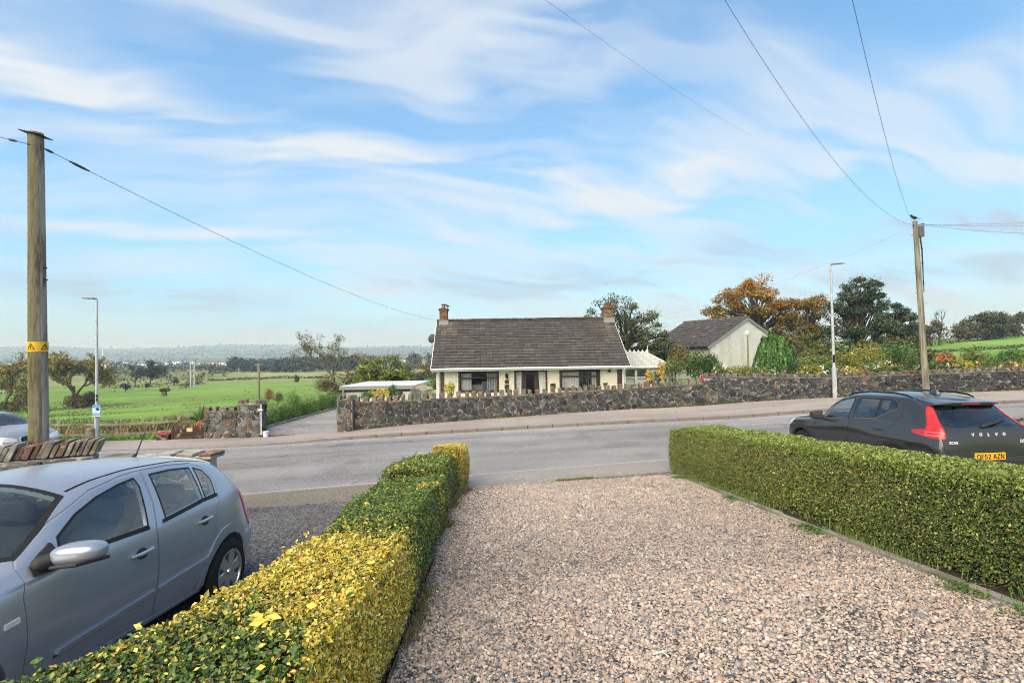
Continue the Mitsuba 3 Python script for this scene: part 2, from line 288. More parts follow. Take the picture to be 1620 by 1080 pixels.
# far ground: surveyed points (pixel, depth)
_sv = [(-900, 705, 24), (-900, 690, 60), (-900, 640, 150), (-400, 700, 24), (-400, 670, 50), (-400, 620, 180),
       (60, 703, 24), (60, 672, 40), (60, 650, 72), (60, 612, 190), (60, 590, 420), (60, 577, 1200), (60, 570, 2300), (60, 551, 4200),
       (200, 702, 24), (200, 668, 40), (200, 640, 78), (200, 612, 190), (200, 589, 430), (200, 576, 1200), (200, 569, 2300), (200, 551, 4200),
       (340, 690, 24), (340, 655, 42), (340, 630, 90), (340, 609, 190), (340, 586, 450), (340, 574, 1200), (340, 566, 2300), (340, 545.5, 4200),
       (480, 672, 26), (480, 650, 40), (480, 625, 90), (480, 604, 200), (480, 586, 430), (480, 572, 1200), (480, 565, 2300), (480, 549, 4200),
       (600, 668, 26), (600, 655, 32), (600, 632, 60), (600, 606, 150), (600, 588, 400), (600, 570, 1200), (600, 562, 2300), (600, 549, 4200),
       (690, 650, 26), (690, 640, 35), (690, 625, 60), (690, 600, 160), (690, 586, 400), (690, 568, 1200), (690, 560, 2300), (690, 550, 4200),
       (840, 650, 25), (840, 645, 34), (840, 612, 70), (840, 590, 160), (840, 578, 400), (840, 566, 1200), (840, 550, 4200),
       (1000, 650, 25), (1000, 640, 33), (1000, 600, 60), (1000, 582, 150), (1000, 572, 400), (1000, 560, 1200), (1000, 550, 4200),
       (1150, 620, 25.5), (1150, 606, 34), (1150, 588, 48), (1150, 578, 70), (1150, 566, 150), (1150, 560, 400), (1150, 555, 1200), (1150, 548, 4200),
       (1320, 608, 25.5), (1320, 596, 34), (1320, 582, 50), (1320, 570, 80), (1320, 552, 150), (1320, 540, 260), (1320, 545, 800), (1320, 546, 4200),
       (1480, 602, 25.5), (1480, 594, 32), (1480, 580, 50), (1480, 560, 90), (1480, 546, 140), (1480, 539, 175), (1480, 538, 260), (1480, 540, 1000), (1480, 541, 4200),
       (1600, 598, 25.5), (1600, 590, 32), (1600, 576, 50), (1600, 554, 95), (1600, 540, 140), (1600, 531, 180), (1600, 530, 260), (1600, 537, 1000), (1600, 540, 4200),
       (2200, 585, 26), (2200, 540, 60), (2200, 505, 180), (2200, 525, 1000), (2200, 530, 4200), (3200, 560, 26), (3200, 480, 180), (3200, 500, 1000)]
_P = np.array([at(*s) for s in _sv])
_q = lambda x, y: np.stack([2.2 * np.arctan2(x, np.maximum(y, 1e-3)), np.log(np.hypot(x, y))], -1)
_rbf = RBFInterpolator(_q(_P[:, 0], _P[:, 1]), _P[:, 2], kernel='linear', smoothing=0.0, neighbors=24)
def far_z(x, y):
    x, y = np.asarray(x, float), np.asarray(y, float); sh = x.shape
    z = _rbf(_q(x.ravel(), y.ravel())).reshape(sh)
    r = np.hypot(x, y); q = np.stack([x, y, 0 * x], -1)
    z = z + (fb(q, 1 / 60., 4, 3) - .5) * np.clip((r - 60) / 400, 0, 1) * 3.0
    return z + (fb(q, 1 / 620., 4, 9) - .47) * np.clip((r - 2000) / 2000, 0, 1) ** 1.5 * 75 + (fb(q, 1 / 90., 3, 19) - .5) * np.clip((r - 1800) / 2000, 0, 1) * 16
def ground_z(x, y):
    """height of the ground sheet anywhere"""
    x, y = np.asarray(x, float), np.asarray(y, float)
    yn = np.where(y < y_near(x), near_z(x, y), np.where(y < Y_FAR, road_z(x, y), pave_z(x, y)))
    t = np.clip((y - wall_y(x) - .28) / 1.5, 0, 1); t = t * t * (3 - 2 * t)
    z = yn.copy()
    k = t > 0
    if np.any(k):
        z[k] = yn[k] * (1 - t[k]) + far_z(x[k], y[k]) * t[k]
    return z
def gz(x, y): return float(ground_z(np.array([x * 1.0]), np.array([y * 1.0]))[0])
# ground sheet: polar grid, fine in view, right round the camera
_th = np.radians(np.concatenate([np.arange(-180, -62, 4), np.arange(-62, 62, 0.7), np.arange(62, 181, 4)]))
_rr = np.concatenate([np.linspace(0.5, 21, 42), np.linspace(21.5, 30, 26), np.geomspace(30.6, 5600, 165)])
_TH, _RR = np.meshgrid(_th, _rr)
_X, _Y = _RR * np.sin(_TH), _RR * np.cos(_TH)
_Z = ground_z(_X, np.maximum(_Y, -20)) - np.where((_Y < 23.2) & (_RR < 60), 0.14, 0.0)
_Z = np.where(_Y < -20, _Z, _Z)
_n, _m = _TH.shape
_i, _j = np.meshgrid(np.arange(_n - 1), np.arange(_m - 1), indexing='ij'); _k = _i * _m + _j
struct('ground', (np.stack([_X, _Y, _Z], -1).reshape(-1, 3), np.stack([_k, _k + _m, _k + _m + 1, _k + 1], -1).reshape(-1, 4)), 'm_field', 'green valley fields falling away to distant low hills and a rising grass field on the right', 'fields', smooth=True)
# carriageway
def strip(fz, y0, y1, xs, n, dz=0.0):
    X = np.repeat(xs[None], n, 0); t = np.linspace(0, 1, n)[:, None]
    Y = y0(xs)[None] * (1 - t) + y1(xs)[None] * t
    k = np.arange(n - 1)[:, None] * len(xs) + np.arange(len(xs) - 1)[None]
    return np.stack([X, Y, fz(X, Y) + dz], -1).reshape(-1, 3), np.stack([k, k + 1, k + len(xs) + 1, k + len(xs)], -1).reshape(-1, 4)
_xs = np.linspace(-60, 70, 261); cst = lambda c: (lambda x: np.full_like(x, c))
struct('road', strip(road_z, lambda x: y_near(x) - .02, cst(Y_FAR + .02), _xs, 24), 'm_asphalt', 'grey worn asphalt road rising gently to the right', smooth=True)
_xl = np.linspace(-60, -1.45, 118)
struct('road_verge', strip(near_z, lambda x: y_near(x) - 1.7, lambda x: y_near(x) - .02, _xs, 8, .0), 'm_strip', 'rough grey strip between the road edge and the drives', 'verge', smooth=True)
struct('edge_line', strip(road_z, lambda x: y_near(x) - .02, lambda x: y_near(x) + .07, _xs, 2, .005), 'm_lime', 'thin pale worn line along the near road edge', 'edge line', smooth=True)
_k0 = np.linspace(-60, 70, 261)
struct('pavement', strip(pave_z, cst(Y_FAR + .13), lambda x: wall_y(x) + .3, _k0, 10), 'm_pave', 'brownish asphalt pavement along the foot of the stone wall', smooth=True)
# kerb: each kerbstone its own piece
KE = key_for('kerb'); labels[KE] = {'label': 'row of long grey concrete kerbstones edging the far pavement', 'category': 'kerb', 'kind': 'structure'}
_kx, rs = -40.0, np.random.default_rng(4)
while _kx < 45:
    L = 0.9
    za, zb = float(road_z(_kx, Y_FAR)), float(road_z(_kx + L, Y_FAR)); hh = float(np.interp(_kx, [-10, -4.6], [.022, .115]))
    v, f = cbx(.011, L - .011, 0, .13, -.12, hh, .008); v[:, 2] += za + (zb - za) * v[:, 0] / L + rs.normal(0, .003); v[:, 0] += _kx; v[:, 1] += Y_FAR + rs.normal(0, .003)
    add('kerbstone', (v, f), 'm_kerb', KE); _kx += L
# parking bay on the left and gravel drive
HEDGE_L = lambda y: np.interp(y, [0, 3.4, 7.0, 7.6, 7.9, 10.0, 10.3, 11.9], [-.78, -.85, -.96, -.98, -1.05, -1.12, -1.02, -1.04])       # right face of the left hedge
HEDGE_R = lambda y: np.interp(y, [0, 4, 11.6], [3.98, 3.77, 3.37])          # left face of the right hedge
def bay_x(n0, back, fx0, fx1, y, dz):
    t = np.linspace(0, 1, n0)[None]; X = fx0(y)[:, None] * (1 - t) + fx1(y)[:, None] * t; Y = np.repeat(y[:, None], n0, 1)
    ye = y_near(X) - back; Y = y[0] + (Y - y[0]) * (ye - y[0]) / (y[-1] - y[0])
    k = np.arange(len(y) - 1)[:, None] * n0 + np.arange(n0 - 1)[None]
    return np.stack([X, Y, near_z(X, Y) + dz], -1).reshape(-1, 3), np.stack([k, k + 1, k + n0 + 1, k + n0], -1).reshape(-1, 4)
_yb = np.linspace(-4, 11.75, 60)
struct('parking_bay', bay_x(40, .12, cst(-12.), lambda y: HEDGE_L(y) - .05, _yb, .004), 'm_bay', 'dark loose gravel parking area left of the hedge', 'parking area', smooth=True)
struct('gravel_drive', bay_x(40, 1.1, lambda y: HEDGE_L(y) - .05, lambda y: HEDGE_R(y) + .2, np.linspace(-4, 11.4, 90), .006), 'm_gravel', 'bed of the pink and grey gravel driveway', 'driveway', smooth=True)
struct('neighbour_drive', bay_x(24, .1, lambda y: HEDGE_R(y) + .2, cst(16.), np.linspace(-2, 12.4, 70), .004), 'm_strip', 'grey drive under the black car', 'drive', smooth=True)
# pebbles
def ico(): m = trimesh.creation.icosphere(0); return np.array(m.vertices), np.array(m.faces)
_octv = np.array([[1, 0, 0], [-1, 0, 0], [0, 1, 0], [0, -1, 0], [0, 0, 1], [0, 0, -1.]]); _octf = np.array([[0, 2, 4], [2, 1, 4], [1, 3, 4], [3, 0, 4]])
PEB = np.array([(.56, .43, .335), (.52, .375, .285), (.60, .49, .395), (.44, .36, .29), (.20, .205, .215), (.29, .285, .285), (.70, .64, .57), (.38, .25, .19), (.11, .112, .118), (.49, .44, .39)])
PEB = (PEB * .84 + PEB.mean(1, keepdims=True) * .16) * [.97, .955, .945]
PEBP = np.array([.23, .16, .17, .13, .07, .08, .06, .04, .03, .05])
_g5 = np.arange(5) * 2 * np.pi / 5
_domev = np.vstack([np.c_[np.cos(_g5), np.sin(_g5), 0 * _g5 - .35], np.c_[.78 * np.cos(_g5 + .6), .78 * np.sin(_g5 + .6), 0 * _g5 + .55], [[0.05, 0, .98]]]); _i5 = np.arange(5); _j5 = (_i5 + 1) % 5
_domef = np.vstack([np.stack([_i5, _j5, _i5 + 5], 1), np.stack([_j5, _j5 + 5, _i5 + 5], 1), np.stack([_i5 + 5, _j5 + 5, _i5 * 0 + 10], 1)])
def scatter_pebbles(rs, X, Y, r, base, lift=0.0):
    n = len(X); V0, F0 = base
    s = r[:, None] * np.stack([rs.uniform(.80, 1.18, n), rs.uniform(.70, 1.0, n), rs.uniform(.58, .9, n)], 1)
    a = rs.uniform(0, 2 * np.pi, n); tl = rs.normal(0, .25, (n, 2))
    v = V0[None] * (1 + rs.normal(0, .13, (n, len(V0), 1))) * s[:, None]
    v[..., 2] += v[..., 0] * tl[:, :1] + v[..., 1] * tl[:, 1:]
    x = v[..., 0] * np.cos(a)[:, None] - v[..., 1] * np.sin(a)[:, None]; y = v[..., 0] * np.sin(a)[:, None] + v[..., 1] * np.cos(a)[:, None]
    z0 = near_z(X, Y) + s[:, 2] * rs.uniform(.1, 1.0, n) + lift
    v = np.stack([x + X[:, None], y + Y[:, None], v[..., 2] + z0[:, None]], -1)
    f = (F0[None] + (np.arange(n) * len(V0))[:, None, None]).reshape(-1, 3)
    lo = fb(np.stack([X, Y, 0 * X], -1), .55, 3, 91); c = PEB[rs.choice(len(PEB), n, p=PEBP / PEBP.sum())] * rs.uniform(.72, 1.22, (n, 1)) * (.80 + .42 * lo)[:, None]
    return v.reshape(-1, 3), f, np.repeat(c, len(V0), 0)
rs = np.random.default_rng(77)
parts = []
for (y0, y1, dens, r0, base) in ((.4, 2.75, 2300, .0125, (_octv, _octf)), (2.75, 5.2, 4700, .0094, (_domev, _domef)), (5.2, 7.6, 4000, .0102, (_octv, _octf)), (7.6, 11.65, 2700, .0125, (_octv, _octf))):
    n = int(dens * 4.9 * (y1 - y0)); Y = rs.uniform(y0, y1, n); t = rs.uniform(-.02, 1.0, n)
    xa, xb = HEDGE_L(Y) + .0, HEDGE_R(Y) - .02
    X = xa + (xb - xa) * t
    if y1 > 11: Y = np.minimum(Y, y_near(X) - 1.1 + rs.normal(0, .07, n))
    kp = rs.uniform(0, 1, n) < np.clip(1.25 - 2.6 * np.clip(fb(np.stack([X, Y, 0 * X], -1), .8, 4, 93) - .50, 0, 1) - .35 * np.exp(-((X - HEDGE_L(Y) - .05) / .22) ** 2), .35, 1); X, Y = X[kp], Y[kp]
    r = r0 * np.exp(rs.normal(0, .28, len(X)))
    parts.append(scatter_pebbles(rs, X, Y, r, base))
V, F = cat_([(p[0], p[1]) for p in parts]); C_ = np.vstack([p[2] for p in parts])
k = add('gravel', (V, F), 'm_pebble', None, True, C_); tag(k, 'loose pink, beige and blue grey pebbles covering the driveway', 'gravel', kind='stuff')
# dark chippings of the parking bay
n = 26000; X = rs.uniform(-6.0, -1.25, n); Y = rs.uniform(4.2, 11.8, n); dk = rs.uniform(0, 1, n) < np.clip(1.6 - .19 * (Y - 4) + .5 * (fb(np.stack([X, Y, 0 * X], -1), .8) - .5), .12, 1)
X, Y = X[dk], Y[dk]; v, f, c = scatter_pebbles(rs, X, Y, .011 * np.exp(rs.normal(0, .35, len(X))), (_octv, _octf))
g = rs.uniform(.05, .22, len(X))[:, None] * np.array([1, .99, .97]); k = add('chippings', (v, f), 'm_pebble', None, True, np.repeat(g, 6, 0)); tag(k, 'dark loose stone chippings on the parking area beside the silver car', 'chippings', kind='stuff')

n = 900; X = rs.uniform(-1.0, 3.5, n); Y = y_near(X) - 1.08 + np.abs(rs.exponential(.35, n)); kp = Y < y_near(X) - .03; X, Y = X[kp], Y[kp]
v, f, c = scatter_pebbles(rs, X, Y, .0105 * np.exp(rs.normal(0, .28, len(X))), (_octv, _octf)); k = add('stray_gravel', (v, f), 'm_pebble', None, True, c); tag(k, 'stray pebbles scattered from the drive onto the strip beside the road', 'gravel', kind='stuff')
# ================================================================ stone boundary wall
def voronoi_cells(rs, L, H, cw, ch):
    nx, ny = max(1, int(round(L / cw))), max(1, int(round(H / ch)))
    P = np.array([((i + .5 + (j % 2) * .5 + rs.uniform(-.36, .36)) * L / nx, (j + .5 + rs.uniform(-.34, .34)) * H / ny) for j in range(-2, ny + 2) for i in range(-2, nx + 2)])
    vo = Voronoi(P); out = []
    for i, reg in enumerate(vo.point_region):
        r = vo.regions[reg]
        if len(r) < 3 or -1 in r: continue
        out.append(Polygon(vo.vertices[r]))
    return out
def stone_solid(rs, poly, depth):
    """cut stone: outline (s, h) shrunk for the joint, face proud by about depth, with a worn bevel"""
    a = poly.buffer(-.012)
    if a.is_empty or a.area < .004 or a.geom_type != 'Polygon': return None
    a = a.buffer(-.02).buffer(.02).simplify(.008)
    if a.is_empty or a.geom_type != 'Polygon': return None
    p = np.asarray(a.exterior.coords)[:-1]; c = p.mean(0); n = len(p)
    t = rs.normal(0, .09, 2); q1 = c + (p - c) * .93; q2 = c + (p - c) * .72
    V = np.vstack([np.c_[p, np.full(n, -.02)], np.c_[p + (q1 - p) * .15, np.full(n, depth * .55)], np.c_[q1, depth * (.86 + rs.normal(0, .06, n)) + (q1 - c) @ t * .6], np.c_[q2, depth * (1 + rs.normal(0, .13, n)) + (q2 - c) @ t], np.r_[c, depth * 1.05][None]])
    F = []
    for r in range(3):
        for i in range(n):
            j = (i + 1) % n; F += [(r * n + i, r * n + j, (r + 1) * n + j), (r * n + i, (r + 1) * n + j, (r + 1) * n + i)]
    for i in range(n): F.append((3 * n + i, 3 * n + (i + 1) % n, 4 * n))
    return V, np.array(F)
def stone_face(rs, parent, L, bot, top, mapf, cw, ch, keep=None, depth=.055, mats=(0, 1, 3, 0, 3, 1, 2, 0, 3, 1, 0, 3, 2, 0, 3, 1, 0, 3, 5, 2, 1, 0, 3, 0, 1, 3, 0, 2, 4), part='stone', bigger=None):
    """real stones over the face s in 0..L between bot(s) and top(s); mapf(s, h, d) gives world points"""
    ss = np.linspace(0, L, 60); face = Polygon(list(zip(ss, bot(ss))) + list(zip(ss[::-1], top(ss[::-1]))))
    lo, hi = float(bot(ss).min()), float(top(ss).max()); rest = []
    for cpoly in voronoi_cells(rs, L, hi - lo, cw, ch):
        from shapely import affinity
        q = affinity.translate(cpoly, 0, lo).intersection(face)
        if q.is_empty or q.geom_type != 'Polygon': continue
        m = stone_solid(rs, q, depth * rs.uniform(.6, 1.5))
        if m is None: continue
        v = mapf(m[0][:, 0], m[0][:, 1], m[0][:, 2])
        if keep is None or keep(v): add(part, (v, m[1]), f'm_stone{mats[rs.integers(len(mats))]}', parent, 40)
        else: rest.append((v, m[1]))
    if rest:
        k = add('far_' + part + 's', cat_(rest), 'm_stone0', parent, 40); labels[k] = {'label': 'stones of the farther right stretch of the wall', 'kind': 'stuff'}
def wall_core(parent, xs, y_f, thick, bot, top, name='mortar'):
    v = []; n = len(xs)
    for x in xs:
        y = float(y_f(x)); b, t = float(bot(x)), float(top(x)); v += [(x, y, b), (x, y, t), (x, y + thick, t), (x, y + thick, b)]
    f = []
    for i in range(n - 1):
        for a, b in ((0, 1), (1, 2), (2, 3), (3, 0)): f += [(4 * i + a, 4 * i + 4 + a, 4 * i + 4 + b), (4 * i + a, 4 * i + 4 + b, 4 * i + b)]
    f += [(0, 1, 2), (0, 2, 3), (4 * n - 4, 4 * n - 2, 4 * n - 3), (4 * n - 4, 4 * n - 1, 4 * n - 2)]
    add(name, (np.array(v), np.array(f)), 'm_mortar', parent)
def rock(rs, w, d, h, jig=.012):
    """rough squared coping stone, base at z = 0"""
    P = [(sx * w / 2 * k + rs.normal(0, jig), sy * d / 2 * k + rs.normal(0, jig), z + (rs.normal(0, jig) if z else 0)) for z, k in ((0, 1.0), (h * .8, 1.0), (h, .84)) for sx in (-1, 1) for sy in (-1, 1)]
    return mf(m3.Manifold.hull_points(np.array(P, np.float32)))
def merlons(rs, parent, x0, x1, y_f, top, step=.30, w=.15, h=.21, keep=None):
    x = x0; i = 0
    while x < x1 - .1:
        L = .62 * rs.uniform(.8, 1.15); L = min(L, x1 - x)
        if keep is None or keep(x):
            za, zb = float(top(x)), float(top(x + L)); y = float(y_f(x + L / 2))
            v, f = cbx(.006, L - .006, -.055, .33, 0, .055 + rs.normal(0, .006), .012); v[:, 2] += za + (zb - za) * v[:, 0] / L; v[:, 0] += x; v[:, 1] += y
            add('coping_slab', (v, f), f'm_cop{rs.integers(3)}', parent)
        x += L
    x = x0 + .1
    while x < x1 - .05:
        if keep is None or keep(x):
            m = rock(rs, w * rs.uniform(.8, 1.35), .26 * rs.uniform(.85, 1.1), h * rs.uniform(.75, 1.25))
            add('coping_stone', place(m, (x, float(y_f(x)) + .14, float(top(x)) + .05), rs.normal(0, .1)), f'm_cop{[0, 2, 0, 2, 1, 2, 0][rs.integers(7)]}', parent, 35)
        x += step * rs.uniform(.85, 1.15)
rs = np.random.default_rng(12)
WALL = thing('stone_wall', 'long dark rubble stone garden wall with upright coping stones in front of the bungalow', 'wall')
_wt_x = np.array([-6.3, 0, 4.9, 8.15, 8.2, 13.2, 20.7, 30, 45]); _wt_z = np.array([.84, .94, 1.11, 1.27, 1.57, 1.44, 1.62, 1.8, 2.0])
wall_top = lambda x: np.interp(x, _wt_x, _wt_z)
wall_bot = lambda x: pave_z(np.asarray(x, float), wall_y(x)) - .02
X0 = -6.30
wall_core(WALL, np.unique(np.r_[np.linspace(X0, 45, 80), 8.15, 8.2]), lambda x: wall_y(x), .28, lambda x: wall_bot(x) - .4, wall_top)
stone_face(rs, WALL, 51.3, lambda s: wall_bot(s + X0), lambda s: wall_top(s + X0) - .005, lambda s, h, d: np.stack([s + X0, wall_y(s + X0) - d, h], -1),   .325, .235, keep=lambda v: v[:, 0].mean() < 15.6)
merlons(rs, WALL, X0, 8.15, wall_y, wall_top)
merlons(rs, WALL, 8.2, 30, wall_y, wall_top, w=.17, h=.14)
def pillar(parent, cx, yf, w, d, zb, zt, rs):
    v, f = bx(cx - w / 2, cx + w / 2, yf, yf + d, zb - .4, zt); add('mortar', (v, f), 'm_mortar', parent)
    for (o, ex, L) in (((cx - w / 2, yf), (1, 0), w), ((cx + w / 2, yf), (0, 1), d), ((cx - w / 2, yf + d), (0, -1), d)):
        e = np.array(ex); nrm = np.array([e[1], -e[0]])
        stone_face(rs, parent, L, lambda s: s * 0 + zb - .02, lambda s: s * 0 + zt, lambda s, h, dd: np.stack([o[0] + e[0] * s + nrm[0] * dd, o[1] + e[1] * s + nrm[1] * dd, h], -1), .30, .23, depth=.03, mats=(0, 1, 2, 4, 5, 2))
    add('coping_slab', cbx(cx - w / 2 - .04, cx + w / 2 + .04, yf - .04, yf + d + .04, zt, zt + .06, .012), 'm_cop0', parent)
    for sx in (-1, 1):
        for sy in (0, 1):
            add('coping_stone', place(rock(rs, .15, .16, .15), (cx + sx * (w / 2 - .07), yf + .08 + sy * (d - .16), zt + .055), rs.normal(0, .2)), f'm_cop{rs.integers(3)}', parent, 35)
P1 = thing('gate_pillar', 'stone gate pillar at the near end of the long garden wall, right of the driveway', 'gate pillar')
pillar(P1, -6.58, 21.3, .58, .6, float(pave_z(-6.58, 21.4)), .98, rs)
P2 = thing('gate_pillar', 'stone gate pillar with a pale pipe on it, left of the driveway', 'gate pillar')
zp = float(pave_z(-10.4, 21.8)); pillar(P2, -10.55, 21.75, .86, .6, zp, zp + 1.27, rs)
add('pipe', tube([(-10.03, 21.70, zp + .1), (-10.03, 21.70, zp + 1.1), (-10.03, 21.70, zp + 1.32)], .022, 8), 'm_white', P2)
add('pipe_bracket', cbx(-10.15, -9.97, 21.66, 21.75, zp + 1.06, zp + 1.12, .006), 'm_white', P2)
LW = thing('stone_wall', 'short rubble stone wall with upright coping stones between planter and left gate pillar', 'wall')
x0, x1 = -12.42, -11.0; zt0, zb0 = zp + 1.0, zp
wall_core(LW, np.linspace(x0, x1, 4), lambda x: 21.88 + 0 * x, .3, lambda x: zb0 - .4 + 0 * x, lambda x: zt0 + 0 * x)
stone_face(rs, LW, x1 - x0, lambda s: s * 0 + zb0 - .02, lambda s: s * 0 + zt0, lambda s, h, d: np.stack([s + x0, 21.88 - d + 0 * s, h], -1), .36, .27, mats=(0, 1, 2, 4, 5, 3))
merlons(rs, LW, x0, x1, lambda x: 21.88 + 0 * x, lambda x: zt0 + 0 * x, step=.36, w=.17, h=.17)
# white bucket by the pillar
BK = thing('bucket', 'small white bucket at the foot of the left gate pillar', 'bucket')
add('body', place(lathe([(.0, 0), (.09, 0), (.115, .22), (.125, .225), (.125, .24), (.11, .24), (.1, .05), (0, .05)], 20), (-9.86, 21.72, zp + .005)), 'm_white', BK, 40)
add('handle', place(tube([(.118 * math.cos(t), .03, .22 - .1 * math.sin(t)) for t in np.linspace(0, math.pi, 9)], .005, 6), (-9.86, 21.62, zp)), 'm_steel', BK)
# ---------------------------------------------------------------- planter boxes
pr('m_plank', stone_col((.035, .018, .014), (.095, .05, .038), 5.0), 0.6, 0.3)
pr('m_red', (.35, .03, .035), 0.5); pr('m_gold', (.62, .50, .22), 0.4)
pr('m_soil', (.03, .022, .016), 0.95)
def planter(x0, x1, y0, y1, z0, z1, rows, label, plaque=False, trim=False):
    t = thing('planter', label, 'planter'); h = (z1 - z0) / rows
    for i in range(rows):
        for (a, b) in (((x0, y0), (x1, y0)), ((x1, y0), (x1, y1)), ((x1, y1), (x0, y1)), ((x0, y1), (x0, y0))):
            v, f = beam((*a, z0 + h * (i + .5)), (*b, z0 + h * (i + .5)), .035, h - .014); add('plank', (v, f), 'm_plank', t)
    for x in (x0 + .035, x1 - .035):
        for y in (y0 - .02, y1 + .02): add('corner_post', cbx(x - .04, x + .04, y - .02, y + .02, z0 - .03, z1 + .01, .005), 'm_plank', t)
    add('soil', bx(x0 + .03, x1 - .03, y0 + .03, y1 - .03, z1 - .12, z1 - .04), 'm_soil', t)
    if plaque: add('plaque', cbx(x0 + .62, x0 + .85, y0 - .034, y0 - .02, z1 - .27, z1 - .12, .003), 'm_gold', t)
    if trim: add('trim', cbx(x0 - .03, x1 + .03, y0 - .045, y1 + .045, z1 - .07, z1 - .01, .008), 'm_red', t)
    return t
zq = float(pave_z(-13, 22)) - .02
planter(-13.72, -12.45, 21.9, 22.6, zq, zq + .58, 3, 'large dark brown plank planter with a small gold plaque beside the short stone wall', True)
planter(-14.25, -13.78, 21.8, 22.15, zq - .05, zq + .28, 2, 'small dark planter with a red rim left of the large plank planter', False, True)
# ---------------------------------------------------------------- post and rail fence and stub post
pr('m_wood', stone_col((.17, .15, .10), (.38, .345, .25), 6.0, .6), 0.9, 0.2)
def fence(xa, xb, posts, label):
    t = thing('rail_fence', label, 'fence')
    for x in posts:
        z = gz(x, 23.2); add('post', place(cbx(-.075, .075, -.06, .06, -.3, .98, .02), (x, 23.2, z), .1), 'm_wood', t)
    for a, b in zip(posts[:-1], posts[1:]):
        za, zb = gz(a, 23.2), gz(b, 23.2)
        for h in (.38, .80): add('rail', beam((a - .02, 23.11, za + h), (b + .02, 23.11, zb + h), .045, .10), 'm_wood', t)
fence(0, 0, [-21.9, -19.3, -16.85, -14.2], 'weathered post and rail fence behind the left street lamp and planters')
st = tag(add('bollard', place(lathe([(0, -.3), (.16, -.3), (.155, .55), (.12, .6), (0, .61)], 12), (at(143, 690, 21.4)[0], 21.4, float(pave_z(-16.6, 21.4)))), 'm_wood', None, 30), 'short thick weathered wooden stub post left of the lamp on the verge', 'bollard')
# ---------------------------------------------------------------- low wall with slanted coping, bottom left
pr('m_slate0', stone_col((.12, .095, .08), (.33, .28, .24), 7.0, .3), 0.9, 0.2); pr('m_slate1', stone_col((.13, .07, .055), (.30, .19, .15), 7.0, .3), 0.9, 0.2); pr('m_slate2', stone_col((.20, .18, .16), (.46, .43, .39), 9.0), 0.9, 0.2)
SW = thing('slate_wall', 'low stone wall with slanted upright coping slabs behind the silver car', 'wall')
a0, a1 = at(-330, 735, 7.6), at(147, 718, 8.9); d = a1 - a0; d[2] = 0; Lw = float(np.linalg.norm(d)); ex = d / Lw; ny = np.array([ex[1], -ex[0], 0])
zc = lambda s: 1.15 + .03 * s / Lw
v, f = bx(0, Lw, 0, .30, -1.2, 0); v = rot_to(v, ex, -ny, (0, 0, 1), (a0[0], a0[1], 0)); v[:, 2] += np.where(v[:, 2] > -.5, 1.15, .9)
add('mortar', (v, f), 'm_mortar', SW)
stone_face(np.random.default_rng(5), SW, Lw, lambda s: s * 0 + .0, lambda s: s * 0 + 1.14, lambda s, h, dd: np.stack([a0[0] + ex[0] * s + ny[0] * dd, a0[1] + ex[1] * s + ny[1] * dd, h], -1), .45, .3, mats=(2, 4, 5, 1))
s = 0.0; rs = np.random.default_rng(6)
while s < Lw - .03:
    w = rs.uniform(.05, .095); hh = rs.uniform(.19, .25)
    m = cbx(0, w, -.03, .36, 0, hh, .008); v = m[0].copy(); v[:, 0] += v[:, 2] * .42; v = v + rs.normal(0, .005, v.shape); v[:, 1] += rs.normal(0, .015)
    v = rot_to(v, ex, -ny, (0, 0, 1), (a0[0] + ex[0] * s, a0[1] + ex[1] * s, float(zc(s)))); add('coping_slab', (v, m[1]), f'm_slate{[0, 0, 2, 1, 0, 1][rs.integers(6)]}', SW); s += w + .02
a2 = at(338, 716, 9.3)
v, f = bx(0, 1, 0, .32, -1.3, 0); Lb = a2[0] - a1[0] - .02; v[:, 0] *= Lb; v += np.array([a1[0] + .09, 8.95, 1.06]); add('mortar', (v, f), 'm_mortar', SW)
stone_face(np.random.default_rng(8), SW, Lb, lambda s: s * 0 - .05, lambda s: s * 0 + 1.05, lambda s, h, dd: np.stack([a1[0] + .09 + s, 8.95 - dd, h], -1), .42, .28, mats=(2, 4, 5, 1))
x = a1[0] + .06
while x < a1[0] + Lb + .1:
    L = rs.uniform(.28, .5)
    add('flat_slab', place(cbx(0, L - .01, -.05, .40, 0, .05, .01), (x, 8.93, 1.062), rs.normal(0, .02)), f'm_slate{rs.integers(3)}', SW)
    if x > a1[0] + Lb - 1.0: add('flat_slab', place(cbx(.02, L * .8, -.02, .36, 0, .045, .01), (x + .05, 8.93, 1.114), rs.normal(0, .08)), f'm_slate{rs.integers(3)}', SW)
    x += L
# ---------------------------------------------------------------- poles and lamps
def pole_col(p, n, uv):
    a = mikit.fbm(p.x * 22, p.y * 22, p.z * 1.6, 4); b = mikit.fbm(p.x * 6, p.y * 6, p.z * 1.1, 3); g = mikit.fbm(p.x * 60, p.y * 60, p.z * 7, 2)
    c = mikit.mix((.085, .07, .055), (.30, .27, .235), mikit.smoothstep(.25, .8, .6 * a + .4 * g))
    moss = mikit.smoothstep(.80, .25, n.x + .7 * (b - .5)) * (.15 + .65 * mikit.smoothstep(.35, .65, g))
    pale = mikit.smoothstep(.45, .62, b) * mikit.smoothstep(.75, .95, n.x) * .6
    return mikit.mix(mikit.mix(c, (.40, .37, .34), pale), (.175, .165, .05), moss)
pr('m_pole', mikit.proc(pole_col), 0.95, 0.15)
def pole_col2(p, n, uv):
    a = mikit.fbm(p.x * 20, p.y * 20, p.z * 1.4, 4)
    c = mikit.mix((.15, .135, .10), (.36, .34, .27), mikit.smoothstep(.25, .8, a))
    return mikit.mix(c, (.24, .23, .09), mikit.smoothstep(.1, .8, n.x) * .6)
pr('m_pole2', mikit.proc(pole_col2), 0.95, 0.15)
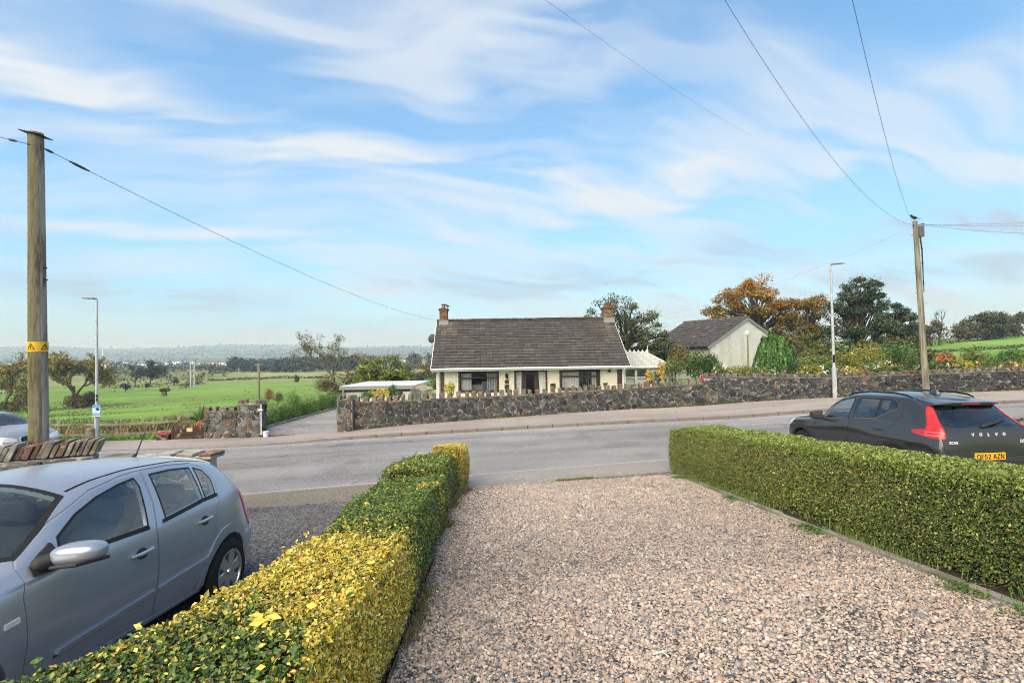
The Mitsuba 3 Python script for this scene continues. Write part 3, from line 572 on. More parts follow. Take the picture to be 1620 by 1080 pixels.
def bent(P0, P1, r0, r1, n=24, sides=20, wob=.012, seed=1):
    t = np.linspace(0, 1, n)[:, None]; P = np.asarray(P0) * (1 - t) + np.asarray(P1) * t
    P[:, 0] += (fb(np.c_[t * 4, t * 0, t * 0 + seed], 1, 3) - .5) * wob * 2 * np.sin(t[:, 0] * 3.1)
    return tube(P, r0 + (r1 - r0) * t[:, 0], sides)
LP = thing('utility_pole', 'thick mossy wooden utility pole with a yellow warning sign at far left', 'utility pole')
pb, pt = at(63.5, 790, 9.0), at(56.5, 211, 9.0); pb[2] = gz(pb[0], 9.0) - .3
add('pole', bent(pb, pt, .146, .108, 40, 24, .015), 'm_pole', LP, True)
cap = cbx(-.17, .17, -.15, .15, 0, .012, .003); v = cap[0].copy(); v[:, 2] -= .9 * np.abs(v[:, 0]) * (v[:, 0] > .05) * .5; add('cap', place((v, cap[1]), pt + [0, 0, .005]), 'm_dark', LP)
def on_pole(poly, zc, r, ang0, depth, mat, name, parent, c0, refine=.02):
    m = extr(poly, depth).refine_to_length(refine); v, f = mf(m); a = v[:, 0] / r + ang0; R = r + v[:, 2]
    return add(name, (np.stack([c0[0] + R * np.sin(a), c0[1] - R * np.cos(a), zc + v[:, 1]], -1), f), mat, parent, 30)
pr('m_signyellow', (.78, .46, .015), 0.45); pr('m_signblack', (.01, .01, .01), 0.5)
tt = (548 - 211) / (790 - 211.); sc_ = at(60, 548.5, 9.0); rr = .108 + (.146 - .108) * (sc_[2] - pt[2]) / (pb[2] - pt[2]) + .006
ck = np.array([pt[0] + (pb[0] - pt[0]) * (sc_[2] - pt[2]) / (pb[2] - pt[2]), 9.0])
SG = on_pole(sbox(-.21, -.082, .21, .082), sc_[2], rr, .72, .004, 'm_signyellow', 'warning_sign', LP, ck)
tri = Polygon([(-.065, -.05), (.065, -.05), (0, .062)])
for xo in (-.098, .098):
    from shapely import affinity
    on_pole(affinity.translate(tri.difference(tri.buffer(-.011)), xo, 0), sc_[2], rr + .0045, .72, .002, 'm_signblack', 'warning_sign__triangle', LP, ck)
    bolt = Polygon([(.004, .03), (-.016, -.004), (-.002, -.004), (-.008, -.036), (.016, .006), (.003, .006), (.012, .03)])
    on_pole(affinity.translate(bolt, xo, -.006), sc_[2], rr + .0045, .72, .002, 'm_signblack', 'warning_sign__bolt', LP, ck)
for (px, py) in ((70.5, 424), (71.5, 443)):
    q = at(px, py, 9.0); add('step_bolt', bar(q + [-.06, 0, 0], q + [.04, 0, 0], .012), 'm_dark', LP)
def cable(key, P0, P1, sag, r, label, n=24, extra=()):
    t = np.linspace(0, 1, n)[:, None]; P = np.asarray(P0) * (1 - t) + np.asarray(P1) * t; P[:, 2] -= 4 * sag * (t * (1 - t))[:, 0]
    if extra:
        k = thing(key, label, 'cable'); add('wire', tube(P, r, 6), 'm_wire', k, True)
        for (i, l, rr) in extra:
            a = np.asarray(P0) * (1 - i) + np.asarray(P1) * i; a[2] -= 4 * sag * i * (1 - i); b = np.asarray(P0) * (1 - i - l) + np.asarray(P1) * (i + l); b[2] -= 4 * sag * (i + l) * (1 - i - l)
            add('insulator', tube([a, a * .7 + b * .3, a * .3 + b * .7, b], [.5 * rr, rr, rr, .5 * rr], 8), 'm_wire', k, True)
    else: k = add(key, tube(P, r, 6), 'm_wire', None, True); tag(k, label, 'cable')
    return k
w0 = at(62, 231, 8.86)
hs = at(697, 508.5, 32.4)
cable('overhead_cable', w0, hs, .42, .0048, 'thin black cable sagging from the mossy pole down to the left chimney of the bungalow', 48, extra=((.004, .006, .022), (.022, .016, .024)))
cable('overhead_cable', at(-180, 165, 8.2), w0 - [.04, 0, 0], .03, .0055, 'short length of cable entering at the left edge to the mossy pole top', 12, extra=((.80, .06, .022), (.93, .02, .018)))
# street lamps
pr('m_galv', stone_col((.40, .415, .435), (.56, .575, .60), 3.0), 0.45, 0.5)
pr('m_lampgrey', (.11, .115, .12), 0.45)
pr('m_signblue', (.10, .33, .55), 0.4); pr('m_signpale', (.50, .66, .76), 0.4)
def street_lamp(base, top, Y, label, head=-1, hy=0.0, group=None):
    t = thing('street_lamp', label, 'street lamp', group)
    b, p = at(*base, Y), at(*top, Y); zb = float(pave_z(b[0], Y)) if Y < 23.3 else gz(b[0], Y); b = np.array([b[0], Y, zb])
    H = p[2] - zb; d = p - b
    add('base', tube([b - d / H * .2, b + d / H * 1.25, b + d / H * 1.32], [.088, .088, .06], 16), 'm_galv', t, 40)
    add('column', tube([b + d / H * 1.3, p], [.058, .042], 16), 'm_galv', t, 40)
    add('door', cbx(b[0] - .05, b[0] + .05, Y - .092, Y - .08, zb + .35, zb + .85, .004), 'm_galv', t)
    add('bracket', tube([p - d / H * .02, p + [head * .02, 0, .03], p + [head * .12, 0, .045]], [.042, .036, .03], 10), 'm_lampgrey', t, 40)
    m = m3.Manifold.hull_points(np.array([(.06, -.07, .0), (.06, .07, .0), (.06, -.06, .05), (.06, .06, .05), (.55, -.12, .035), (.55, .12, .035), (.55, -.10, .07), (.55, .10, .07), (.2, -.13, .015), (.2, .13, .015), (.6, 0, .05)], np.float32))
    v, f = mf(m); v[:, 0] *= head
    if head < 0: f = f[:, ::-1]
    add('lantern', (v + p + [0, 0, .02], f), 'm_lampgrey', t, 30)
    lens = bx(.18, .5, -.09, .09, .008, .02); v = lens[0].copy(); v[:, 2] += (v[:, 0] - .18) * .06; v[:, 0] *= head; add('lens', (v + p + [0, 0, .014], lens[1] if head > 0 else lens[1][:, ::-1]), 'm_white', t)
    return t, b, p
t, b, p = street_lamp((153, 690), (153, 474), 22.4, 'grey street lamp with blue signs on its column at left', -1)
ls = at(152.5, 647, 22.25)
v, f = cbx(ls[0] - .17, ls[0] + .17, 22.25, 22.262, ls[2] - .18, ls[2] + .18, .004)
add('sign', (v, f), 'm_signblue', t)
add('sign__panel', cbx(ls[0] - .16, ls[0] + .16, 22.244, 22.2485, ls[2] - .16, ls[2] + .05, .001), 'm_signpale', t)
br = Polygon([(-.02, .02), (.05, .055), (.10, .02), (.13, .03), (.11, .0), (.12, -.07), (.085, -.035), (.03, -.05), (-.01, -.02)]).buffer(.004)
v, f = mf(extr(br, .003)); add('sign__emblem', (np.stack([ls[0] + v[:, 0], 22.241 + 0 * v[:, 0] + v[:, 2] * -1 + .002, ls[2] + v[:, 1]], -1), f), 'm_signblack', t)
ls2 = at(152.5, 656.5, 22.25); add('sign', cbx(ls2[0] - .17, ls2[0] + .17, 22.25, 22.262, ls2[2] - .055, ls2[2] + .055, .004), 'm_white', t)
add('sign__band', cbx(ls2[0] - .165, ls2[0] + .165, 22.2445, 22.2485, ls2[2] - .015, ls2[2] + .045, .001), 'm_signblue', t)
for k_, q in enumerate((626, 632.0)):
    e = at(152.6, q, 22.3); add('number_plate', cbx(e[0] - .05, e[0] + .05, 22.315, 22.325, e[2] - .055, e[2] + .055, .003), 'm_signblack', t)
    for n_, ch in enumerate('59' if k_ == 0 else '4'): pass
t, b, p = street_lamp((1321, 628), (1314, 419.5), 23.05, 'tall grey street lamp on the far pavement in front of the stone wall at right', 1)
e = at(1319.5, 567, 22.97); add('number_plate', cbx(e[0] - .05, e[0] + .05, 22.98, 22.99, e[2] - .16, e[2] + .16, .003), 'm_signblack', t)
# telephone pole on the right, leaning
TP = thing('utility_pole', 'leaning pale wooden telephone pole behind the black car at right', 'utility pole')
b, p = at(1466, 618, 22.6), at(1447.5, 350, 22.6); b[2] -= .4
add('pole', bent(b, p, .128, .09, 30, 18, .02, 3), 'm_pole2', TP, True)
add('terminal_box', cbx(p[0] + .06, p[0] + .26, 22.42, 22.64, p[2] - .68, p[2] - .22, .02), 'm_lampgrey', TP)
add('cable_guard', tube([p + [.12, -.1, -.7], p + [.16, -.12, -1.2], (b + (p - b) * .6) + [.1, -.1, 0]], [.03, .028, .016], 8), 'm_dark', TP, True)
for i, py in enumerate((371, 413, 428, 443, 458, 473)):
    tpar = (py - 350) / 268.; q = p * (1 - tpar) + b * tpar; sgn = 1 if i % 2 else -1
    add('step_bolt', bar(q + [sgn * .08, -.02, 0], q + [sgn * .24, -.05, .01], .013), 'm_steel', TP)
add('bracket', bar(p + [-.14, -.05, -.2], p + [.34, -.05, -.12], .018), 'm_dark', TP)
# bird on the telephone pole and one on the chimney
def bird(o, rz, label, s=1.0):
    t = thing('bird', label, 'bird')
    J = [((-.02, 0, .11), .045), ((.05, 0, .13), .05), ((.10, 0, .165), .032), ((.125, 0, .20), .03)]
    body = m3.Manifold()
    for (a, ra), (b_, rb) in zip(J[:-1], J[1:]): body += m3.Manifold.batch_hull([m3.Manifold.sphere(ra, 20).translate(a), m3.Manifold.sphere(rb, 20).translate(b_)])
    body += m3.Manifold.hull_points(np.array([(-.04, -.02, .10), (-.04, .02, .10), (-.04, 0, .12), (-.19, -.022, .075), (-.19, .022, .075), (-.19, 0, .082)], np.float32))
    m = trimesh.Trimesh(*mf(body.refine_to_length(.012))); trimesh.smoothing.filter_taubin(m, iterations=8)
    add('body', place((m.vertices * s, m.faces), o, rz), 'm_dark', t, True)
    add('beak', place((np.array([(.148, -.008, .2), (.148, .008, .2), (.148, 0, .212), (.19, 0, .198)]) * s, np.array([(0, 1, 3), (1, 2, 3), (2, 0, 3), (0, 2, 1)])), o, rz), 'm_gold', t)
    for sy in (-1, 1): add('leg', place(bar(np.array((.02, sy * .02, 0)) * s, np.array((.02, sy * .02, .09)) * s, .006, 6), o, rz), 'm_dark', t)
bird(p + [0, 0, .0], math.pi, 'dark bird perched on top of the leaning telephone pole', 1.25)
PT = p
for (q, lab, sg) in ((at(1110, -60, 9), 'left of two overhead wires rising from the leaning pole to the top edge', 1.0), (at(1335, -60, 9), 'right of two overhead wires rising from the leaning pole to the top edge', .6)):
    cable('telephone_wire', PT + [-.1, -.05, -.16], q, sg, .0048, lab, 48)
for (q, lab, sg) in ((at(1760, 347, 26), 'upper of the three wires leaving the telephone pole to the right', .05), (at(1760, 351, 24), 'middle of the three wires leaving the telephone pole to the right', .1), (at(1760, 368, 27), 'lowest of the three wires leaving the telephone pole to the right', .2)):
    cable('telephone_wire', PT + [.2, -.05, -.17], q, sg, .006, lab, 16)
cable('telephone_wire', PT + [-.1, 0, -.25], at(1005, 507, 33), .5, .0026, 'faint telephone wire from the leaning pole down to the bungalow roof', 24)
cable('telephone_wire', at(820, -30, 14), at(1190, 215, 40), .25, .0042, 'faint overhead wire crossing the top of the sky', 24)
# ================================================================ bungalow
def c_render(p, n, uv):
    a = mikit.fbm(p.x * 1.2, p.y * 1.2, p.z * .9, 4); b = mikit.fbm(p.x * 50, p.y * 50, p.z * 50, 2)
    c = mikit.mix((.68, .625, .53), (.80, .745, .65), .7 * a + .3 * b)
    return mikit.mix(c, (.30, .29, .20), mikit.smoothstep(.58, .75, mikit.fbm(p.x * 2, p.y, p.z * .6, 4)) * .25)
pr('m_cream', mikit.proc(c_render), 0.85, 0.25)
def c_dash(p, n, uv):
    a = mikit.fbm(p.x * .8, p.y * .8, p.z * .5, 4); b = mikit.fbm(p.x * 30, p.y * 30, p.z * 30, 2)
    c = mikit.mix((.54, .535, .52), (.76, .755, .74), .55 * a + .45 * b)
    return mikit.mix(c, (.22, .22, .17), mikit.smoothstep(.52, .7, mikit.fbm(p.x * 1.5, p.y * 1.5, p.z * .35, 4)) * .22)
pr('m_dash', mikit.proc(c_dash), 0.9, 0.2)
def c_stain(p, n, uv):
    a = mikit.fbm(p.x * 6, p.y * 6, p.z * 1.0, 3); return mikit.mix((.42, .39, .27), (.27, .245, .11), a)
pr('m_stain', mikit.proc(c_stain), 0.95, 0.15)
def c_brick(p, n, uv):
    u = (p.x + p.y) / .225; v = p.z / .075; r = dr.floor(v); u2 = u + .5 * (r - 2 * dr.floor(r / 2))
    fu, fv = u2 - dr.floor(u2), v - r
    m = dr.maximum(mikit.smoothstep(.94, .97, fu), mikit.smoothstep(.84, .9, fv)); k = mikit.cell_rand(dr.floor(u2), r, 3)
    c = mikit.mix((.085, .038, .028), (.19, .095, .068), k)
    c = mikit.mix(c, (.27, .24, .19), m)
    return mikit.mix(c, (.24, .22, .08), mikit.smoothstep(.55, .7, mikit.fbm(p.x * 5, p.y * 5, p.z * 5, 3)) * .6)
pr('m_brick', mikit.proc(c_brick), 0.9, 0.2)
pr('m_terracotta', stone_col((.12, .05, .026), (.27, .12, .055), 8.0, .3), 0.8, 0.3)
pr('m_lead', (.24, .25, .255), 0.6); pr('m_curtain', (.74, .74, .74), 0.9, 0.1); pr('m_inside', (.05, .045, .04), 0.9, 0.1); pr('m_blind', (.66, .66, .64), 0.8, 0.1)
pr('m_sofa', (.35, .33, .30), 0.9); pr('m_bluegrey', (.08, .13, .18), 0.8)
scene['m_pane'] = {'type': 'thindielectric', 'int_ior': 1.5}
pr('m_polycarb', (.44, .46, .38), 0.35, 0.5)
pr('m_cont', (.60, .62, .62), 0.3)
def tile_mesh(w, L, wave=.026, lip=.052, nx=6):
    """one interlocking concrete roof tile: x across, y up the slope, z out of the slope"""
    xs = np.linspace(0, w - .006, nx + 1); zz = wave * (.5 - .5 * np.cos(xs / w * 4 * math.pi)) * .8
    top = np.r_[np.c_[xs, 0 * xs, zz + lip], np.c_[xs, 0 * xs + L, zz]]; bot = np.c_[xs, 0 * xs, zz * .3 - .004]
    v = np.vstack([top, bot]); n = nx + 1; f = []
    for i in range(nx): f += [(i, i + 1, n + i + 1), (i, n + i + 1, n + i), (2 * n + i, i + 1, i), (2 * n + i, 2 * n + i + 1, i + 1)]
    for i in (0, nx): f += [(2 * n + i, i, n + i), (n + i, i, 2 * n + i)]
    return v, np.array(f)
def tile_field(rs, e0, e1, r0, r1, w, g, colf):
    """tiles over the slope with eave e0-e1 and ridge r0-r1; returns mesh and colours"""
    e0, e1, r0, r1 = map(lambda q: np.asarray(q, float), (e0, e1, r0, r1))
    up = (r0 + r1) / 2 - (e0 + e1) / 2; ex = (e1 - e0) / np.linalg.norm(e1 - e0); up = up - ex * (up @ ex); H = np.linalg.norm(up); up /= H; nz = np.cross(ex, up)
    V, F, C, o = [], [], [], 0; rows = int(round(H / g)); g = H / rows; tv, tf = tile_mesh(w, g * 1.12)
    for j in range(rows):
        a = e0 + (r0 - e0) * j / rows; b = e1 + (r1 - e1) * j / rows; L = np.linalg.norm(b - a); n = int(round(L / w)); ww = L / n
        tint = rs.normal(1, .04)
        for i in range(n):
            q = tv.copy(); q[:, 0] *= ww / w; q[:, 2] += rs.normal(0, .005) + q[:, 0] * rs.normal(0, .012) ; q[:, 1] += rs.normal(0, .006)
            P = a + ex * (i * ww) + q[:, :1] * ex + q[:, 1:2] * up + q[:, 2:] * nz
            V.append(P); F.append(tf + o); o += len(q); C.append(np.tile(np.clip(colf(i / n, j / rows, rs) * tint, .005, 1), (len(q), 1)))
    return np.vstack(V), np.vstack(F), np.vstack(C)
def house_tiles(u, v, rs):
    c = np.array([.088, .080, .075]) * math.exp(rs.normal(0, .09))
    lich = (max(0, 1 - abs(u - .04) / .09) * (v > .6) * .6 + max(0, 1 - abs(u - .94) / .09) * max(0, v - .35) * 1.1) * rs.uniform(0, 1) + (rs.uniform() < .04) * .15
    return c * (1 - min(lich, .9)) + np.array([.25, .235, .16]) * min(lich, .9)
BH = thing('bungalow', 'cream rendered bungalow with dark tiled roof and two brick chimneys behind the stone wall', 'bungalow')
YE, YF, YR = 26.5, 26.95, 30.5
EL, ER = at(682, 583, YE), at(997, 579, YE); ze = (EL[2] + ER[2]) / 2 + .03; EL[2] = ER[2] = ze
RL, RR_ = at(691.5, 507.5, YR), at(969.5, 504, YR); zr = (RL[2] + RR_[2]) / 2; RL[2] = RR_[2] = zr
YB = 2 * YR - YE
rs = np.random.default_rng(31)
# roof: deck, tiles, ridge, verge
deck = [EL + [0, .02, -.03], ER + [0, .02, -.03], RR_ + [0, 0, -.03], RL + [0, 0, -.03], 2 * RL - EL + [0, 0, 2 * (ze - zr) - .03], 2 * RR_ - ER + [0, 0, 2 * (ze - zr) - .03]]
RF = add('roof', (np.array(deck), np.array([(0, 1, 2), (0, 2, 3), (3, 2, 5), (3, 5, 4)])), 'm_dark', BH)
v, f, c = tile_field(rs, EL, ER, RL, RR_, .30, .285, house_tiles)
k = add('roof__tiles', (v, f), 'm_vc', BH, False, c); labels[k] = {'label': 'dark grey brown interlocking roof tiles with lichen near the chimneys', 'kind': 'stuff'}
v, f, c = tile_field(rs, 2 * RR_ - ER + [0, 0, 2 * (ze - zr)], 2 * RL - EL + [0, 0, 2 * (ze - zr)], RR_, RL, .30, .285, house_tiles)
k = add('roof__back_tiles', (v, f), 'm_vc', BH, False, c); labels[k] = {'label': 'tiles of the rear roof slope', 'kind': 'stuff'}
n = 26; W_ = RR_[0] - RL[0]
for i in range(n):
    a = RL + [W_ * i / n, 0, .02]; g = np.linspace(0, math.pi, 7); L = W_ / n - .008
    prof = np.c_[np.cos(g) * .13, np.sin(g) * .09 + rs.normal(0, .004)]
    vv = np.array([(x, p[0], p[1]) for x in (0, L) for p in prof]); ff = []
    for q in range(6): ff += [(q, q + 1, 8 + q), (q, 8 + q, 7 + q)]
    add('roof__ridge_tile', (vv + a, np.array(ff)), 'm_vc', BH, False, np.array([.10, .09, .075]) * math.exp(rs.normal(0, .2)))
add('roof__soffit', bx(EL[0] + .02, ER[0] - .02, YE + .03, YF + .02, ze - .17, ze - .15), 'm_white', BH)
add('roof__fascia', bx(EL[0], ER[0], YE - .0, YE + .03, ze - .17, ze - .02), 'm_white', BH)
gut = [(EL[0] - .03, YE - .055, ze - .06), (ER[0] + .03, YE - .055, ze - .06)]
add('roof__gutter', tube(gut, .055, 10), 'm_white', BH, True)
for s_, E_, R_ in ((-1, EL, RL), (1, ER, RR_)):
    add('roof__bargeboard', beam(E_ + [s_ * .02, .03, -.09], R_ + [s_ * .02, 0, -.09], .03, .16), 'm_white', BH)
    add('roof__bargeboard', beam(2 * R_ - E_ + [s_ * .02, 0, 2 * (ze - zr) - .09], R_ + [s_ * .02, 0, -.09], .03, .16), 'm_white', BH)
# walls with openings
xl, xr = at(690, 600, YF)[0], at(990, 600, YF)[0]; zt, zb = ze - .10, -1.1
def X_(px): return float(at(px, 600, YF)[0])
def Z_(py, px=810): return float(at(px, py, YF)[2])
opens = [(X_(725), X_(789.5), Z_(621, 757), zt - .06), (X_(813.5), X_(866), -.75, zt - .06), (X_(885), X_(949.5), Z_(617.5, 917), zt - .06)]
segs = []; x = xl
for (a, b, z0, z1) in opens:
    segs.append(bx(x, a, YF, YF + .3, zb, zt)); segs.append(bx(a, b, YF, YF + .3, z1, zt)); segs.append(bx(a, b, YF, YF + .3, zb, z0)); x = b
segs.append(bx(x, xr, YF, YF + .3, zb, zt))
segs += [bx(xl, xl + .28, YF + .302, YB - .45, zb, zt), bx(xr - .28, xr, YF + .302, YB - .45, zb, zt), bx(xl, xr, YB - .448, YB - .2, zb, zt)]
gy = np.array([(YF + .02, zt), (YR, zr - .14), (YB - .4, zt)])
for xg in (xl + .003, xr - .283):
    vv = np.array([(xg + dx, y, z) for dx in (0, .28) for y, z in gy]); segs.append((vv, np.array([(0, 1, 2), (3, 5, 4), (0, 3, 4), (0, 4, 1), (1, 4, 5), (1, 5, 2)])))
add('wall', cat_(segs), 'm_cream', BH)
for (a, b) in ((696.5, 703), (976.5, 984)): add('wall__brown_band', bx(X_(a), X_(b), YF - .012, YF + .01, zb, zt - .02), 'm_brown', BH)
add('wall__brown_band', bx(X_(967), X_(984), YF - .018, YF - .013, zt - .08, zt - .02), 'm_stain', BH)
def frame_of(parent, name, x0, x1, z0, z1, y, w, d, mat):
    add(name, cat_([cbx(x0, x1, y, y + d, z1 - w, z1, .004), cbx(x0, x1, y, y + d, z0, z0 + w, .004), cbx(x0, x0 + w, y + .001, y + d - .001, z0 + w, z1 - w, .004), cbx(x1 - w, x1, y + .001, y + d - .001, z0 + w, z1 - w, .004)]), mat, parent)
def room(parent, x0, x1, z0, z1, y0, dpt):
    v, f = bx(x0 - .2, x1 + .2, y0, y0 + dpt, z0 - .1, z1 + .1); keep = [i for i in range(12) if i not in (4, 5)]
    # all faces but the front one
    vv = v; ff = np.array([t for t in f if not np.all(np.isclose(v[t][:, 1], y0))]); add('interior', (vv, ff[:, ::-1]), 'm_inside', parent)
def slats(x0, x1, z0, z1, y, pitch, w, rs, ang=.5):
    ms = []
    x = x0
    while x < x1 - w * .4:
        a = ang + rs.normal(0, .06); c, s = math.cos(a), math.sin(a)
        ms.append((np.array([(x, y, z0), (x + w * c, y + w * s, z0), (x + w * c, y + w * s, z1), (x, y, z1)]), np.array([(0, 1, 2), (0, 2, 3)]))); x += pitch
    return ms
def curtain(x0, x1, z0, z1, y, amp, lam, taper=0.0):
    n = 40; xs = np.linspace(x0, x1, n); v = []
    for z, t in ((z1, 0), (z0, 1)):
        xx = x0 + (xs - x0) * (1 - taper * t) if taper >= 0 else x1 + (xs - x1) * (1 + taper * t)
        v += [(a, y + amp * math.sin(b / lam * 6.283) + .4 * amp * math.sin(b / lam * 9.7 + 1), z) for a, b in zip(xx, xs)]
    return np.array(v), np.array([t for i in range(n - 1) for t in ((i, i + 1, n + i + 1), (i, n + i + 1, n + i))])
def window(a, b, z0, z1, idx):
    frame_of(BH, 'window_surround', a, b, z0, z1, YF - .02, .085, .05, 'm_brown')
    k = add('window', bx(a + .085, b - .085, YF - .02, YF + .10, z0 + .02, z0 + .085), 'm_brown', BH)
    kk = k
    x0, x1, q0, q1 = a + .085, b - .085, z0 + .085, z1 - .085; zt_ = q1 - (q1 - q0) * .30; mid = (x0 + x1) / 2; yg = YF + .13
    def sub(name, m, mat): add(name, m, mat, kk)
    sub('frame', cat_([cbx(x0, x1, yg - .03, yg + .03, q1 - .05, q1, .004), cbx(x0, x1, yg - .03, yg + .03, q0, q0 + .05, .004), cbx(x0, x0 + .05, yg - .029, yg + .029, q0 + .05, q1 - .05, .004), cbx(x1 - .05, x1, yg - .029, yg + .029, q0 + .05, q1 - .05, .004),
                       cbx(x0 + .05, x1 - .05, yg - .028, yg + .028, zt_ - .03, zt_ + .03, .004), cbx(mid - .03, mid + .03, yg - .027, yg + .027, (zt_ if idx == 0 else q0) + .03, q1 - .05, .004)]), 'm_brown')
    for (u0, u1, w0, w1) in (((x0 + .05, mid - .03, zt_ + .03, q1 - .05), (mid + .03, x1 - .05, zt_ + .03, q1 - .05), (x0 + .05, x1 - .05, q0 + .05, zt_ - .03)) if idx == 0 else ((x0 + .05, mid - .03, zt_ + .03, q1 - .05), (mid + .03, x1 - .05, zt_ + .03, q1 - .05), (x0 + .05, mid - .03, q0 + .05, zt_ - .03), (mid + .03, x1 - .05, q0 + .05, zt_ - .03))):
        sub('pane', (np.array([(u0, yg, w0), (u1, yg, w0), (u1, yg, w1), (u0, yg, w1)]), np.array([(0, 1, 2), (0, 2, 3)])), 'm_pane')
    rs = np.random.default_rng(50 + idx); W = x1 - x0
    if idx == 0:
        sub('blind', cat_(slats(x0 + .04, x0 + W * .30, q0 + .04, q1 - .04, YF + .26, .085, .085, rs) + slats(x0 + W * .72, x1 - .04, q0 + .04, q1 - .04, YF + .26, .085, .075, rs, .7)), 'm_blind')
        sub('furniture', cat_([cbx(x0 + W * .28, x0 + W * .62, YF + .8, YF + 1.2, q0 - .2, q0 + .28, .05), cbx(x0 + W * .56, x0 + W * .74, YF + .6, YF + .7, q0 - .2, q0 + .42, .02)]), 'm_sofa')
        sub('furniture', cbx(x0 + W * .58, x0 + W * .70, YF + .55, YF + .6, q0 - .1, q0 + .38, .01), 'm_bluegrey')
    else:
        sub('blind', cat_(slats(x0 + .04, x0 + W * .52, q0 + .04, q1 - .04, YF + .26, .082, .085, rs, .35) + slats(x0 + W * .52, x0 + W * .84, q0 + .04, q1 - .04, YF + .26, .10, .085, rs, 1.2) + slats(x0 + W * .84, x1 - .03, q0 + .04, q1 - .04, YF + .26, .08, .08, rs, .5)), 'm_blind')
    room(kk, x0, x1, q0, q1, YF + .30, 2.2)
window(*opens[0], 0); window(*opens[2], 1)
a, b, z0, z1 = opens[1]
frame_of(BH, 'door_surround', a, b, z0, z1, YF - .02, .085, .05, 'm_brown')
DR = add('door', cbx(X_(828), X_(850), YF + .16, YF + .21, z0, z1 - .085, .006), 'm_brown', BH)
dx0, dx1 = X_(828), X_(850)
frame_of(DR, 'frame', dx0 - .07, dx1 + .07, z0, z1 - .085, YF + .12, .07, .03, 'm_brown')
add('glazing', bx(dx0 + .14, dx1 - .14, YF + .152, YF + .158, z0 + 1.0, z1 - .24), 'm_black_gloss', DR)
add('handle', cbx(dx0 + .05, dx0 + .08, YF + .10, YF + .158, z0 + .95, z0 + 1.12, .005), 'm_gold', DR)
for (p0, p1) in ((a + .085, dx0 - .07), (dx1 + .07, b - .085)):
    k = add('sidelight', bx(p0, p1, YF + .12, YF + .15, z0, z0 + .12), 'm_brown', BH)
    add('pane', (np.array([(p0, YF + .13, z0 + .12), (p1, YF + .13, z0 + .12), (p1, YF + .13, z1 - .085), (p0, YF + .13, z1 - .085)]), np.array([(0, 1, 2), (0, 2, 3)])), 'm_pane', k)
    add('curtain', curtain(p0, p1, z0 + .2, z1 - .1, YF + .20, .02, .12, .25 if p0 < dx0 else -.25), 'm_curtain', k)
    room(k, p0, p1, z0, z1, YF + .25, .8)
# lantern, plaques, downpipes, dish, chimneys
xq = X_(801.8); LN = key_for(BH + '__lantern')
add('back_plate', cbx(xq - .03, xq + .03, YF - .02, YF - .001, Z_(597), Z_(590), .004), 'm_black_gloss', LN); add('arm', bar((xq, YF - .02, Z_(592)), (xq, YF - .12, Z_(592.5)), .012), 'm_black_gloss', LN)
add('lamp', place(lathe([(0, .1), (.03, .09), (.075, .02), (.07, 0), (.06, -.14), (.02, -.17), (0, -.18)], 8), (xq, YF - .12, Z_(593))), 'm_black_gloss', LN)
for (px, py, s) in ((801.8, 603.5, .10), (801.8, 611.5, .11), (801.8, 618, .08), (713.5, 614, .11), (874.5, 610.5, .13), (957.5, 608, .10)):
    xq, zq = X_(px), Z_(py, px); add('wall_plaque', cbx(xq - s, xq + s, YF - .035, YF - .001, zq - s, zq + s, .008), 'm_plank', BH)
xq = X_(963.7); add('bulkhead_light', place(lathe([(0, .06), (.05, .05), (.09, 0), (.085, -.05), (0, -.06)], 12), (xq, YF - .06, Z_(586.5, 964))), 'm_dark', BH)
for px in (985.5,): add('downpipe', tube([(X_(px), YE - .05, ze - .1), (X_(px), YE + .05, ze - .25), (X_(px), YF - .07, ze - .42), (X_(px), YF - .07, zb)], .04, 10), 'm_white', BH, True)
add('downpipe', tube([(X_(694), YE + .0, ze - .1), (X_(694), YF - .07, ze - .35), (X_(694), YF - .07, zb)], .03, 10), 'm_white', BH, True)
SD = thing('satellite_dish', 'grey satellite dish on the left gable of the bungalow', 'satellite dish')
sp = at(684.5, 536, 29.2); g = np.linspace(0, .26, 6)
dv, df = lathe([(r, .25 * r * r / .26) for r in g] , 24); c_, s__ = math.cos(-1.25), math.sin(-1.25)
dv = np.c_[dv[:, 0], dv[:, 1] * c_ - dv[:, 2] * s__, dv[:, 1] * s__ + dv[:, 2] * c_]; dv[:, 0] *= .9
add('reflector', place((dv, df), sp, .5), 'm_lampgrey', SD, True)
add('arm', bar(sp + [0, -.0, -.1], sp + [-.1, -.38, -.1], .012), 'm_lampgrey', SD); add('receiver', bar(sp + [-.1, -.38, -.1], sp + [-.08, -.32, -.04], .03), 'm_dark', SD)
add('bracket', tube([sp + [0, .03, 0], sp + [.15, .12, -.15], sp + [.62, .15, -.2]], .018, 8), 'm_lampgrey', SD)
